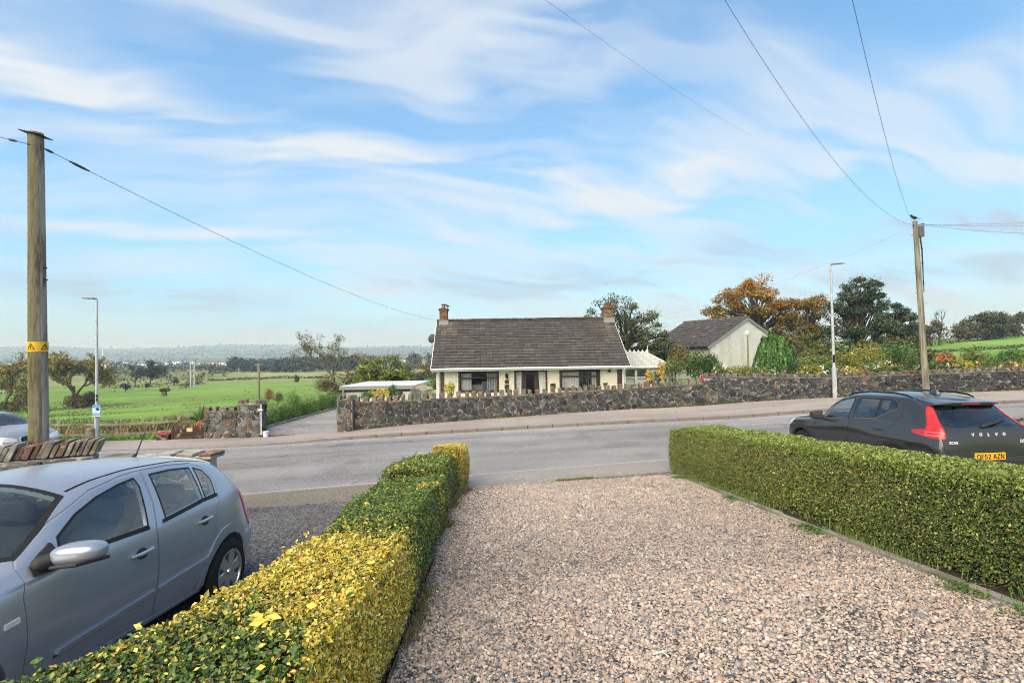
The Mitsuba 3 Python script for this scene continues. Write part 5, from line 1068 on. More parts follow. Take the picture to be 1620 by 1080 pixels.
cy = pick(rs, len(P), [(.62, .46, .055), (.72, .58, .11), (.48, .38, .05), (.34, .34, .05), (.20, .24, .035), (.50, .26, .07), (.76, .66, .26)], [.27, .23, .19, .12, .07, .05, .07], .18)
v, f, c = leaves(rs, P, N, s_, np.where(yl[:, None], cy, cg), .62, .58)
add('foliage', (v, f), 'm_leaf', LH, False, c)
# taller shoots on top, a thin gap of bare stems, and one big sprig
P, N = face_pts(420, 'top', 1.3, 11.8); P2 = np.repeat(P, 5, 0) + np.repeat(rs.uniform(0, .05, (420, 1)), 5, 0) * [0, 0, 1] + rs.normal(0, .014, (2100, 3)) + [0, 0, .015]
yl = rs.uniform(0, 1, len(P2)) < lyel(P2[:, 0], P2[:, 1], P2[:, 2])
v, f, c = leaves(rs, P2, np.repeat(N, 5, 0), .03, np.where(yl[:, None], pick(rs, 2100, [(.7, .55, .1)], None, .15), pick(rs, 2100, [(.07, .16, .03), (.12, .2, .04)])), 1.0, .55); add('shoot', (v, f), 'm_leaf', LH, False, c)
P, N = face_pts(1400, 'r', 1.6, 11.8); P[:, 2] -= .12; v, f = stub_twigs(rs, P[P[:, 2] > zl(P[:, 0], P[:, 1]) + .02], N[P[:, 2] > zl(P[:, 0], P[:, 1]) + .02], .09, .0035); add('stem', (v, f), 'm_bark', LH, False, np.tile(np.array([.10, .085, .06]), (len(v), 1)))
sp = np.array([-1.17, 2.55, zl(-1.17, 2.55) + hh(np.array([-1.17]), np.array([2.55]))[0] + .02])
P = sp + np.array([(.05 * math.cos(a) * q, .05 * math.sin(a) * q, .012 * q) for a in np.linspace(0, 5.5, 7) for q in (.5, 1.0)]); v, f, c = leaves(rs, P, np.tile([0, 0, 1.0], (14, 1)), .062, pick(rs, 14, [(.70, .60, .10)], None, .1), .35, .5); k = add('shoot', (v, f), 'm_leaf', LH, False, c)
# black edging strip under the left hedge
pa = np.array([(float(HEDGE_L(y)) + .06, y, float(zl(-.8, y)) - .03) for y in np.linspace(1.5, 6.0, 20)]); va = np.vstack([pa, pa + [0, 0, .10]]); ff = [t for i in range(19) for t in ((i, i + 1, 21 + i), (i, 21 + i, 20 + i))]
tag(add('edging_strip', (np.vstack([va, va + [-.012, 0, 0]]), np.array(ff + [(a + 40, c_ + 40, b + 40) for a, b, c_ in ff])), 'm_black_gloss'), 'thin black plastic edging strip at the foot of the left hedge', 'edging strip')
# right hedge
RH = thing('privet_hedge', 'long clipped green hedge right of the gravel drive beside the black car', 'hedge')
rx0 = HEDGE_R; rwid = lambda y: np.interp(y, [0, 4.6, 9, 11.8], [.62, .62, .74, .7])
def rh(x, y): return .90 + .07 * (fb(np.stack([x * 1.2, y * 1.2, 0 * x], -1), 1, 3, 12) - .5) + np.interp(y, [2, 5, 9, 11.8], [-.02, -.015, .02, .05])
zr_ = lambda x, y: near_z(np.minimum(x, 4.2), y)
core_box(rs, RH, [(y, float(rx0(y)) + .07, float(rx0(y) + rwid(y)) - .07, float(zr_(3.7, y)) + .12, float(zr_(3.7, y)) + .80) for y in np.linspace(2.2, 11.72, 50)])
def rface(n, which, ya, yb):
    y = rs.uniform(ya, yb, n)
    if which == 'top': x = rx0(y) + rwid(y) * rs.uniform(0, 1, n); z = zr_(x, y) + rh(x, y); N = np.tile([0, 0, 1.0], (n, 1)); k = np.ones(n)
    elif which in 'lr':
        x = (rx0(y) if which == 'l' else rx0(y) + rwid(y)); k = rs.uniform(0, 1, n) ** .8; b = zr_(x, y); z = b + .03 + (rh(x, y) - .03) * k
        x = x + (fb(np.stack([y * 1.5, k * 2, 0 * y], -1), 1, 3, 15) - .5) * .10 + (.02 - .05 * np.sin(k * 3.0) - .05 * np.exp(-k / .08)) * (1 if which == 'l' else -1); N = np.tile([-1.0 if which == 'l' else 1.0, 0, .15], (n, 1))
    else:
        t = rs.uniform(0, 1, n); y = np.full(n, 11.75) + rs.normal(0, .03, n); x = rx0(y) + rwid(y) * t; k = rs.uniform(0, 1, n); z = zr_(x, y) + .05 + rh(x, y) * k; N = np.tile([0, 1.0, .1], (n, 1))
    P = np.stack([x, y, z], -1); P -= N * (rs.exponential(.025, n)[:, None] - .012)
    return P, N, k
PP, NN, KK, SS = [], [], [], []
for (wh, ya, yb, dens, sz) in (('l', 3.2, 6, 11500, .0235), ('l', 6, 11.8, 8000, .026), ('top', 3, 7, 6500, .027), ('top', 7, 11.8, 5200, .03), ('r', 3, 11.8, 900, .034), ('e', 0, 0, 0, .03)):
    n = int(dens * (yb - ya) * (.95 if wh == 'l' else .68)) if wh != 'e' else 2600
    P, N, k = rface(n, wh, ya, yb); PP.append(P); NN.append(N); KK.append(k); SS.append(np.full(n, sz))
P, N, k, s_ = np.vstack(PP), np.vstack(NN), np.concatenate(KK), np.concatenate(SS)
br = fb(P * [.9, .9, 1.4], 1, 3, 33); thin = (rs.uniform(0, 1, len(P)) < np.clip(.98 - .75 * np.clip((br - .60) / .12, 0, 1) * (k < .75) - .35 * np.clip((.12 - k) / .12, 0, 1), .1, 1)) | (k > .97)
P, N, s_, br, k = P[thin], N[thin], s_[thin], br[thin], k[thin]
cg = pick(rs, len(P), [(.06, .10, .02), (.125, .19, .034), (.21, .28, .05), (.30, .35, .075), (.16, .10, .04), (.38, .39, .11)], [.17, .25, .28, .16, .05, .09], .25)
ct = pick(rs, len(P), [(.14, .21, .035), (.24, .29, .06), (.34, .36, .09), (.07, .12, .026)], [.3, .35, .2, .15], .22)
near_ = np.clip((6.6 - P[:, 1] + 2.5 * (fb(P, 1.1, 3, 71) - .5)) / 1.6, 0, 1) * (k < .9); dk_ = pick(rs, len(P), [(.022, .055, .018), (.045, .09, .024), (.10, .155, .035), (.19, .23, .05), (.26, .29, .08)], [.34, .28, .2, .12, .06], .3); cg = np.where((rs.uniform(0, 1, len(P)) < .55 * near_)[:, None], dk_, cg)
cb = pick(rs, len(P), [(.26, .20, .09), (.22, .22, .07), (.14, .16, .05), (.29, .17, .09)], None, .25)
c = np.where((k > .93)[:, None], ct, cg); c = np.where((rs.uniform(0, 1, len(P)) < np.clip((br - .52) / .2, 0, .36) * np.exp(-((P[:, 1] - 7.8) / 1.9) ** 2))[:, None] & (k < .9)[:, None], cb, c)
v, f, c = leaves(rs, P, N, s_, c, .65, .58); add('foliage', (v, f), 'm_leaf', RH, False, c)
P, N, k = rface(3200, 'l', 3.2, 11.7); P = P[k < .85]; N = N[k < .85]; v, f = stub_twigs(rs, P, N, .11, .0032); add('stem', (v, f), 'm_bark', RH, False, np.tile(np.array([.17, .13, .075]), (len(v), 1)))
# concrete edging blocks along the right hedge, grass and weeds at its foot
ED = thing('concrete_edging', 'row of mossy concrete edging blocks at the foot of the right hedge', 'edging')
y = 2.6
while y < 11.5:
    L = .9; xa, xb = float(HEDGE_R(y)) - .16, float(HEDGE_R(y + L)) - .16; za, zb2 = float(near_z(xa, y)), float(near_z(xb, y + L)); v, f = cbx(-.04, .04, .006, L - .006, -.1, .048, .012)
    v[:, 0] += xa + (xb - xa) * v[:, 1] / L + rs.normal(0, .01); v[:, 2] += za + (zb2 - za) * v[:, 1] / L + rs.normal(0, .008); v[:, 1] += y; add('edging_block', (v, f), 'm_concrete', ED); y += L
bedv = strip(lambda X, Y: near_z(np.minimum(X, 4.6), Y) + .03, lambda x: x, lambda x: x, np.array([0, 1.]), 2)
yy = np.linspace(2.2, 11.6, 40); t = np.linspace(0, 1, 6)[None]; Xb = (HEDGE_R(yy) - .125)[:, None] * (1 - t) + (HEDGE_R(yy) + .8)[:, None] * t; Yb_ = np.repeat(yy[:, None], 6, 1); kk = np.arange(39)[:, None] * 6 + np.arange(5)[None]
struct('hedge_bed', (np.stack([Xb, Yb_, zr_(Xb, Yb_) + .035], -1).reshape(-1, 3), np.stack([kk, kk + 1, kk + 7, kk + 6], -1).reshape(-1, 4)), 'm_soil', 'bare soil strip under the right hedge', 'soil', smooth=True)
n = 3600; y = rs.uniform(2.6, 11.4, n); dn = fb(np.stack([y * .9, 0 * y, 0 * y], -1), 1, 3, 41); y = y[rs.uniform(0, 1, n) < np.clip((dn - .44) * 5, .03, 1)]; n = len(y)
x = HEDGE_R(y) - .20 + np.abs(rs.normal(0, .14, n)); P = np.stack([x, y, near_z(x, y) + .03], -1)
v, f, c = blades(rs, P, .085, .0032, pick(rs, n, [(.06, .13, .02), (.12, .20, .035), (.20, .22, .06), (.28, .22, .10)], [.3, .4, .2, .1]), .9); tag(add('grass', (v, f), 'm_leaf', None, False, c), 'tufts of grass growing along the foot of the right hedge', 'grass', kind='stuff')
W_ = []
for (px, py, yy_) in ((1285, 820, 0), (1320, 850, 0), (1545, 930, 0)): pass
n = 900; y = rs.choice([3.75, 4.3, 6.2, 6.35, 8.3, 10.6], n) + rs.normal(0, .10, n); x = HEDGE_R(y) - .24 + rs.normal(0, .06, n); P = np.stack([x, y, near_z(x, y) + .02 + np.abs(rs.normal(0, .02, n))], -1)
v1 = leaves(rs, P, np.tile([0, 0, 1.0], (n, 1)), .035, pick(rs, n, [(.06, .14, .025), (.10, .19, .04)]), .6, .5)
n = 2600; y = rs.uniform(3.0, 11.4, n); x = HEDGE_L(y) + .05 + np.abs(rs.normal(0, .06, n)); kp = fb(np.stack([y * 1.4, 0 * y, 0 * y], -1), 1, 2, 44) > .5; x, y = x[kp], y[kp]; P = np.stack([x, y, near_z(x, y) + .015], -1)
v2 = blades(rs, P, .07, .004, pick(rs, len(x), [(.16, .15, .05), (.09, .13, .03), (.26, .18, .09)]), .9)
n = 900; x = rs.uniform(.9, 1.7, n); y = y_near(x) - 1.12 + rs.normal(0, .05, n); P = np.stack([x, y, near_z(x, y)], -1); v3 = blades(rs, P, .03, .006, pick(rs, n, [(.22, .21, .06), (.14, .17, .04)]), 1.0)
tag(add('weeds', cat_([v1[:2], v2[:2], v3[:2]]), 'm_leaf', None, False, np.vstack([v1[2], v2[2], v3[2]])), 'low weeds scattered at the edges of the gravel drive', 'weeds', kind='stuff')
# fallen yellow and brown leaves on the gravel
n = 900; y = rs.uniform(2.6, 11.4, n); x = np.where(rs.uniform(0, 1, n) < .7, HEDGE_L(y) + np.abs(rs.exponential(.25, n)), HEDGE_R(y) - rs.exponential(.5, n)); P = np.stack([x, y, near_z(x, y) + .028], -1)
v, f, c = leaves(rs, P, np.tile([0, 0, 1.0], (n, 1)), .027, pick(rs, n, [(.5, .4, .08), (.25, .13, .06), (.14, .10, .06)]), .25, .5); tag(add('fallen_leaves', (v, f), 'm_leaf', None, False, c), 'fallen yellow and brown leaves scattered on the gravel', 'leaves', kind='stuff')
# moss and grass at the far wall foot
n = 5000; x = rs.uniform(-6.2, 22, n); y = wall_y(x) - np.abs(rs.normal(0, .05, n)) - .03; kp = fb(np.stack([x * .8, 0 * x, 0 * x], -1), 1, 3, 51) > .46; x, y = x[kp], y[kp]; P = np.stack([x, y, pave_z(x, y)], -1)
v, f, c = blades(rs, P, .07, .012, pick(rs, len(x), [(.12, .15, .03), (.18, .17, .05), (.07, .10, .02)]), 1.0); tag(add('wall_foot_weeds', (v, f), 'm_leaf', None, False, c), 'line of moss and weeds along the foot of the long stone wall', 'weeds', kind='stuff')
# ================================================================ verge grass at left, behind the pavement
n = 16000; x = rs.uniform(-24, -13.9, n); y = rs.uniform(21.9, 24.5, n); P = np.stack([x, y, ground_z(x, y)], -1); v, f, c = blades(rs, P, .16, .012, pick(rs, n, [(.09, .22, .03), (.14, .30, .045), (.20, .30, .06), (.25, .22, .09)], [.35, .35, .2, .1]), .8)
tag(add('verge_grass', (v, f), 'm_leaf', None, False, c), 'long bright green grass of the verge under the rail fence', 'grass', kind='stuff')
v, f, c = None, None, None
n = 1300; x = rs.uniform(-24, -13.2, n); y = rs.uniform(24.2, 26.0, n); P = np.stack([x, y, ground_z(x, y)], -1); kp = fb(P, .5, 3, 3) > .45; P = P[kp]
v, f, c = blades(rs, P, .55, .018, pick(rs, len(P), [(.34, .22, .10), (.28, .24, .10), (.18, .20, .06), (.45, .28, .13)]), .6); tag(add('dry_weeds', (v, f), 'm_leaf', None, False, c), 'tall brown and straw coloured weeds behind the rail fence', 'weeds', kind='stuff')
for i, (px, py, Y, r, cl) in enumerate(((250, 668, 26, (1.6, .6, .75), 0), (285, 655, 27, (1.2, .6, .8), 1), (205, 672, 26.5, (1.3, .5, .6), 1), (330, 650, 28, (1.3, .6, .7), 0), (120, 682, 26.5, (1.4, .5, .6), 1), (20, 660, 31, (1.3, .7, .9), 2), (165, 668, 29, (1.2, .6, .6), 2))):
    p = at(px, py, Y); bush('bramble', ['olive', 'brown', 'green brown', 'dense olive', 'low brown', 'large grey brown', 'farther grey brown'][i] + ' bramble clump behind the rail fence, ' + ORD[[4, 5, 3, 6, 1, 0, 2][i]] + ' of seven from the left', 'bramble', (p[0], Y, gz(p[0], Y)), r, 2600, .07, [[(.09, .11, .03), (.20, .15, .06), (.06, .09, .025)], [(.30, .17, .07), (.22, .16, .06), (.10, .11, .03)], [(.16, .14, .06), (.10, .10, .04), (.22, .16, .08)]][cl], None, 300 + i, 'brambles behind the rail fence', 8)
# rushes and rough tussocks in the near field
rs = np.random.default_rng(97); n = 26000; Y = 25.5 + 75 * rs.uniform(0, 1, n) ** 1.7; X = Y * rs.uniform(-.98, -.22, n); kp = (fb(np.stack([X, Y, 0 * X], -1), .22, 4, 61) > .50) & ~((X > -11.2) & (Y < 36)); X, Y = X[kp], Y[kp]; P = np.stack([X, Y, ground_z(X, Y)], -1)
v, f, c = blades(rs, P, .20, .03, pick(rs, len(P), [(.10, .17, .035), (.16, .22, .05), (.24, .22, .08), (.07, .12, .03)]), .9); tag(add('field_tussocks', (v, f), 'm_leaf', None, False, c), 'rough grass tussocks and rushes in the near valley field', 'grass', kind='stuff')
# planter flowers
def upright(name, label, cat, base, h, n, spread, cols, seed, flower=None, parent_group=None, lw=.02):
    rs = np.random.default_rng(seed); t = thing(name, label, cat, parent_group); base = np.asarray(base, float); a = rs.uniform(0, 6.28, n); tl = rs.uniform(.05, 1, n)[:, None] * spread
    ms = []
    for i in range(n):
        d = np.array([math.cos(a[i]), math.sin(a[i]), 0]); s = np.array([-d[1], d[0], 0]); L = h * rs.uniform(.7, 1.1); q = tl[i, 0]; pts = [base + d * (q * L * k ** 1.5) + np.array([0, 0, L * (k - .35 * q * k * k)]) for k in (0, .35, .7, 1)]; w = (lw, lw * .95, lw * .6, .002)
        ms.append((np.array([p + s * w_ * sg for p, w_ in zip(pts, w) for sg in (-1, 1)]), np.array([x for k in range(3) for x in ((2 * k, 2 * k + 1, 2 * k + 3), (2 * k, 2 * k + 3, 2 * k + 2))])))
    v, f = cat_(ms); add('leaf', (v, f), 'm_leaf', t, False, np.repeat(pick(rs, n, cols), 8, 0))
    return t
zp2 = zq_ = float(pave_z(-13, 22)) + .46
upright('cordyline', 'spiky green palm like plant at the right end of the large planter', 'plant', (-12.70, 22.2, zp2), 1.0, 90, .85, [(.15, .26, .06), (.27, .36, .11), (.09, .17, .04)], 61, lw=.026)
bush('bedding_plant', 'low red and orange bedding flowers filling the large plank planter', 'flowers', (-13.15, 22.2, zp2 - .05), (.62, .36, .28), 2400, .05, [(.14, .22, .05), (.24, .28, .08), (.32, .20, .10)], None, 62, flowers=([(.62, .20, .16), (.70, .38, .30), (.5, .14, .12)], 22, .045))
bush('bedding_plant', 'bright orange red flowers at the right front of the large planter below the spiky plant', 'flowers', (-12.62, 22.0, zp2 + .02), (.22, .16, .22), 500, .05, [(.3, .28, .08), (.5, .2, .1)], None, 66, flowers=([(.8, .22, .12), (.85, .35, .25)], 22, .055))
LU = bush('lupin', 'leafy lupins with two blue flower spikes behind the large planter', 'flowers', (-13.05, 22.5, zp2 - .1), (.55, .3, .45), 1500, .07, [(.05, .12, .03), (.08, .17, .04)], None, 63)
rs = np.random.default_rng(64)
for dx, h in ((-.32, .55), (.10, .82)):
    n = 110; qq = rs.uniform(0, 1, n); P = np.array([-13.05 + dx, 22.5, zp2]) + np.c_[rs.normal(0, .028, (n, 2)) * (.35 + .65 * qq[:, None]), h - .32 * qq]; v, f, c = leaves(rs, P, rs.normal(0, 1, (n, 3)), .035, pick(rs, n, [(.26, .24, .40), (.38, .36, .5)]), .5, .8); add('flower_spike', (v, f), 'm_leaf', LU, False, c)
bush('bedding_plant', 'dark blue green leaves in the small red rimmed planter', 'plant', (-14.02, 21.97, zq + .26), (.24, .18, .16), 600, .045, [(.05, .10, .06), (.09, .15, .09), (.3, .05, .06)], None, 65)
# clipped bushes along the bungalow driveway
for i in range(9):
    y = 22.9 + i * .92; x = float(dl(y)) - .42; z = float(drv(0, y)); big = i == 3
    bush('box_bush', ORD[i] + ' clipped round green bush from the road along the bungalow driveway' if not big else 'taller domed clipped bush in the row along the bungalow driveway', 'bush', (x, y, z + (.0 if not big else .05)), (.46, .62, .74) if not big else (.50, .52, 1.2), 3600, .045, [(.08, .18, .03), (.14, .26, .04), (.045, .10, .02), (.24, .33, .06)], [.35, .35, .2, .1], 400 + i, None if big else 'clipped bushes along the driveway', 6, None, 14)
# ================================================================ garden plants behind the stone wall
def gp(px, py, Y): p = at(px, py, Y); return p
spec = [  # px, py of base, depth, (rx, ry, rz), n, leaf, palette, label, flowers
    (620, 628, 25, (.30, .3, .50), 900, .06, 1, 'small green conifer like shrub in front of the garage', None),
    (600, 628, 24.6, (.55, .3, .38), 900, .06, 5, 'yellow flowering plant behind the wall left of the bungalow', ([(.62, .52, .06)], 26, .09)),
    (632, 630, 24.2, (.25, .2, .30), 500, .05, 0, 'dark green plant behind the wall beside the yellow flowers', ([(.35, .2, .4)], 14, .05)),
    (580, 632, 24.2, (.35, .25, .32), 700, .06, 1, 'bright green low plant behind the wall near the right gate pillar', None),
    (711, 622, 25, (.30, .25, .45), 700, .07, 5, 'yellowish shrub in front of the left end of the bungalow', None),
    (1045, 600, 27, (.20, .25, .8), 300, .085, 5, 'tall yellow and orange leaved shrub in front of the conservatory door', ([(.62, .30, .05), (.6, .2, .05)], 16, .1)),
    (1028, 602, 26.8, (.25, .2, .5), 300, .08, 5, 'yellow leaved shrub left of the conservatory door', ([(.65, .25, .06)], 10, .08)),
    (1066, 600, 28, (.8, .6, 1.0), 1300, .09, 2, 'loose yellow green shrub right of the conservatory', None),
    (1112, 600, 28.5, (1.10, .8, 1.30), 5000, .08, 0, 'dark green rounded shrub left of the pebbledashed gable', None),
    (1090, 585, 34, (1.1, .7, 1.0), 2000, .11, 2, 'olive yellow tall shrubs in front of the side wall of the gabled house', None),
    (1075, 585, 33, (.9, .7, 1.5), 1500, .11, 4, 'brownish seeding shrub beside the gabled house', None)]
PAL = [[(.018, .05, .016), (.035, .09, .02), (.07, .14, .03)], [(.06, .15, .03), (.10, .22, .04), (.04, .10, .02)], [(.14, .19, .04), (.22, .25, .06), (.08, .13, .03)], [(.24, .25, .05), (.38, .34, .06), (.12, .17, .035)], [(.20, .16, .06), (.12, .13, .04), (.28, .20, .08)], [(.50, .40, .05), (.62, .50, .08), (.30, .32, .05)]]
for i, (px, py, Y, r, n, ls_, pal, lab, fl) in enumerate(spec): bush('garden_shrub', lab, 'shrub', gp(px, py, Y), r, n, ls_, PAL[pal], None, 500 + i, None, 7, fl)
bush('geranium', 'red flowering pot plant on the low end of the wall beside the step', 'flowers', at(1117, 603, 23.5), (.28, .2, .26), 420, .06, PAL[1], None, 540, None, 4, ([(.62, .03, .08), (.7, .06, .14)], 16, .10))
pots = add('flower_pot', place(lathe([(0, 0), (.09, 0), (.12, .2), (.13, .2), (.13, .24), (.11, .24), (0, .2)], 14), at(1117, 606, 23.5) - [0, 0, .05]), 'm_terracotta', None, 40); tag(pots, 'clay pot holding the red flowering plant behind the stone wall', 'pot')
rs = np.random.default_rng(70); seen_ = {}
i = 0
for px in np.arange(1138, 1640, 15.0):
    py = np.interp(px, [1138, 1320, 1480, 1620], [590, 589, 588, 583]); Y = 24.1 + rs.uniform(0, 1.3); p = at(px + rs.uniform(-5, 5), py + 5, Y)
    pal = rs.choice([0, 1, 2, 3, 3, 4, 5, 2]) if px < 1395 or px > 1500 else rs.choice([0, 0, 1]); fl = [None, ([(.72, .68, .55), (.8, .76, .66)], 16, .07), ([(.66, .30, .10), (.7, .42, .2)], 14, .07), ([(.75, .72, .35)], 14, .06)][rs.integers(4)]
    col_ = {0: 'dark green', 1: 'bright green', 2: 'olive', 3: 'lime green', 4: 'brownish', 5: 'yellow'}[int(pal)]; flw = '' if fl is None else ' with ' + {.72: 'cream', .66: 'orange', .75: 'yellow'}[fl[0][0][0]] + ' flowers'
    zone = next(z for lim, z in ((1240, 'below the grey gable'), (1318, 'left of the tall lamp'), (1400, 'right of the tall lamp'), (1466, 'left of the leaning pole'), (1540, 'right of the leaning pole'), (9999, 'near the right edge')) if px < lim)
    lab = f'low {col_} plant{flw} on the wall {zone}'; seen_[lab] = seen_.get(lab, 0) + 1; g = 'border plants on the stone wall'
    if seen_[lab] > 1: lab = ORD[seen_[lab] - 1] + ' ' + lab
    bush('border_plant', lab, 'plant', p, (.48, .35, .42 * rs.uniform(.8, 1.4)), 850, .065, PAL[int(pal)], None, 600 + i, g, 5, fl); i += 1
for j, (px, py, Y, r, n, pal, lab, fl) in enumerate(((1370, 580, 29, (1.5, .8, 1.0), 2600, 3, 'wide yellow green bush behind the wall left of the telephone pole', None), (1420, 576, 30, (1.6, .8, 1.1), 2800, 1, 'light green bush behind the wall beside the telephone pole', None), (1395, 590, 25.6, (.75, .4, .55), 1400, 2, 'cream flowering bush on the wall between lamp and telephone pole', ([(.74, .66, .56), (.7, .5, .42), (.8, .78, .7)], 70, .11)),
    (1490, 590, 26, (1.0, .5, .5), 1600, 0, 'dark leaved shrub right of the telephone pole behind the wall', None), (1495, 574, 28, (.55, .4, .55), 900, 4, 'orange red leaved shrub right of the telephone pole', ([(.60, .15, .04), (.55, .22, .06)], 60, .1)), (1545, 582, 30, (1.0, .6, 1.1), 2200, 2, 'olive shrub behind the wall near the right edge', None), (1600, 582, 28, (1.1, .6, .9), 2400, 1, 'green shrub behind the wall at the right edge', None), (1340, 582, 31, (1.2, .6, 1.0), 1900, 3, 'pale green bush behind the wall right of the street lamp', None), (1290, 583, 30, (1.2, .6, .8), 1800, 2, 'olive bush behind the wall left of the street lamp', None))):
    bush('garden_shrub', lab, 'shrub', gp(px, py, Y), r, n, .085, PAL[pal], None, 700 + j, None, 7, fl)
# weeping golden-green conifer: drooping sprays
def drooping_conifer():
    rs = np.random.default_rng(81); t = thing('conifer', 'dense bright green drooping conifer in front of the gabled house', 'conifer'); b = at(1229, 584, 33.0); H = at(1232, 522, 33.0)[2] - b[2]
    add('trunk', bar(b - [0, 0, .3], b + [0, 0, H * .8], .12), 'm_bark', t, False, BARK)
    V, C_, tops = [], [], [(-.30, -.1, 1.0, .5), (.22, 0, .94, .5), (-.72, .1, .84, .5), (.72, 0, .70, .55), (.1, -.35, .82, .6), (-.2, .4, .93, .5), (.45, -.3, .60, .6), (-.6, -.35, .66, .55)]
    for i in range(760):
        tx, ty, tz, sp = tops[rs.integers(len(tops))]; a = rs.uniform(0, 6.28); k = rs.uniform(0, 1) ** .75
        zt = H * tz * (1 - .74 * k); rad = .04 + .50 * k ** .9; p0 = np.array([tx + math.cos(a) * rad, ty + math.sin(a) * rad, zt]); L = rs.uniform(.35, .95); m = 26; q = np.linspace(0, 1, m)[:, None]
        P = p0 + np.c_[math.cos(a) * .26 * q * L, math.sin(a) * .26 * q * L, -L * q + .12 * np.sin(q * 3)] + rs.normal(0, .03, (m, 3)); P[:, 2] = np.maximum(P[:, 2], .05); A = np.tile([math.cos(a) * .35, math.sin(a) * .35, -1.0], (m, 1)) + rs.normal(0, .28, (m, 3)); A /= np.linalg.norm(A, axis=1, keepdims=True)
        B = np.cross(A, [math.cos(a), math.sin(a), .3] + rs.normal(0, .5, (m, 3))); B /= np.linalg.norm(B, axis=1, keepdims=True); s_ = .15 * np.exp(rs.normal(0, .25, (m, 1))); V.append(np.stack([P - A * s_ * .5, P + B * s_ * .16, P + A * s_ * .5, P - B * s_ * .16], 1).reshape(-1, 3)); C_.append(np.repeat(pick(rs, m, [(.028, .075, .014), (.055, .135, .022), (.10, .20, .034)], None, .12) * math.exp(rs.normal(0, .38)), 4, 0))
    V = np.vstack(V); kk = np.arange(len(V) // 4)[:, None] * 4; add('crown', (V + b, np.concatenate([kk + [0, 2, 1], kk + [0, 3, 2]], 1).reshape(-1, 3)), 'm_leaf', t, False, np.clip(np.vstack(C_), .003, .9))
    dk = mf(m3.Manifold.hull_points(np.array([(x * .66 * k, y * .5 * k, z) for z, k in ((.1, 1), (H * .3, .95), (H * .5, .75), (H * .72, .3)) for x in (-1, 1) for y in (-1, 1)], np.float32))); add('core', (dk[0] + b, dk[1]), 'm_core', t)
drooping_conifer()
# ================================================================ trees
AUT = [(.56, .19, .03), (.46, .22, .035), (.42, .26, .04), (.22, .17, .04), (.12, .12, .03), (.07, .09, .022), (.55, .26, .06)]
def tree_at(px, py, Y): p = at(px, py, Y); return np.array([p[0], Y, p[2]])
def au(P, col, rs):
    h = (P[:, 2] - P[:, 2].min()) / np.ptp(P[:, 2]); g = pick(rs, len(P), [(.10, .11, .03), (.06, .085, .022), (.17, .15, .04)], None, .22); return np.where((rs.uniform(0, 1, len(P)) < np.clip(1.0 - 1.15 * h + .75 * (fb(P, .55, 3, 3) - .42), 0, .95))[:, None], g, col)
s = 52 / 860.  # metres per pixel at 52 m
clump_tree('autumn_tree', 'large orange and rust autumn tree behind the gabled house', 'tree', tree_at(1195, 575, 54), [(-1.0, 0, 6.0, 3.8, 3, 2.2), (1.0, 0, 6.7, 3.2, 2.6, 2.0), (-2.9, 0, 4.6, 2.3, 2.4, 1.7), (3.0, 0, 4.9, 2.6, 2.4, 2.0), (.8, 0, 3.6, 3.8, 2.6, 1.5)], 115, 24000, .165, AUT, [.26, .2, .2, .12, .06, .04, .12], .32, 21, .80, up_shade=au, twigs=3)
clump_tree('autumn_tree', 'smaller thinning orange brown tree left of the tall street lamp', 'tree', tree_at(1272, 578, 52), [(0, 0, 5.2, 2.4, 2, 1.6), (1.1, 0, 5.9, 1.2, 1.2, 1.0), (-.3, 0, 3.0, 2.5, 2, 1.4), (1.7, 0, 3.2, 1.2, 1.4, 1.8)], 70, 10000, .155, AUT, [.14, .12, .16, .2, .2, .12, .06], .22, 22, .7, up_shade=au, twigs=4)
clump_tree('leafy_tree', 'open crowned green tree rising behind the right chimney of the bungalow', 'tree', tree_at(985, 590, 44), [(-.4, 0, 5.1, 2.0, 2, 1.5), (1.5, 0, 4.0, 1.7, 2, 1.4), (-1.9, 0, 4.6, 1.1, 1.4, 1.0), (2.5, 0, 2.7, 1.3, 1.6, 1.1), (.6, 0, 2.6, 2.0, 1.8, 1.2)], 78, 8200, .135, [(.07, .10, .04), (.115, .145, .06), (.17, .18, .08), (.04, .06, .026), (.21, .195, .08)], [.32, .3, .16, .15, .07], .22, 23, .62, twigs=3)
clump_tree('leafy_tree', 'dense dark green tree between the conservatory and the gabled house', 'tree', tree_at(1040, 592, 47), [(0, 0, 2.3, 1.9, 1.6, 1.2), (.9, 0, 1.6, 1.5, 1.3, 1.0), (-1.2, 0, 1.9, 1.3, 1.3, 1.0)], 40, 5200, .17, [(.035, .065, .025), (.06, .095, .035), (.14, .15, .05)], [.45, .4, .15], .18, 24, .6)
DKG = [(.032, .058, .030), (.055, .09, .045), (.085, .12, .06), (.13, .16, .08), (.02, .036, .02)]
clump_tree('leafy_tree', 'tall dark grey green tree right of the tall street lamp', 'tree', tree_at(1362, 580, 48), [(0, 0, 6.9, 1.9, 1.8, 1.2), (-.7, 0, 5.6, 2.2, 2, 1.1), (1.0, 0, 5.6, 1.8, 1.8, 1.0), (-1.5, 0, 3.6, 1.7, 1.7, 1.2), (.2, 0, 3.4, 2.0, 1.8, 1.2), (-2.3, 0, 5.0, 1.1, 1.2, .8)], 96, 18000, .135, DKG, None, .26, 25, .58, twigs=2, trunks=2)
clump_tree('leafy_tree', 'dark green tree between the tall dark tree and the telephone pole', 'tree', tree_at(1412, 580, 47), [(0, 0, 4.4, 1.9, 1.8, 1.2), (1.0, 0, 3.8, 1.4, 1.4, 1.0), (-.9, 0, 3.3, 1.6, 1.5, 1.2), (.3, 0, 2.2, 2.0, 1.8, 1.2)], 72, 13000, .135, DKG, None, .2, 26, .56)
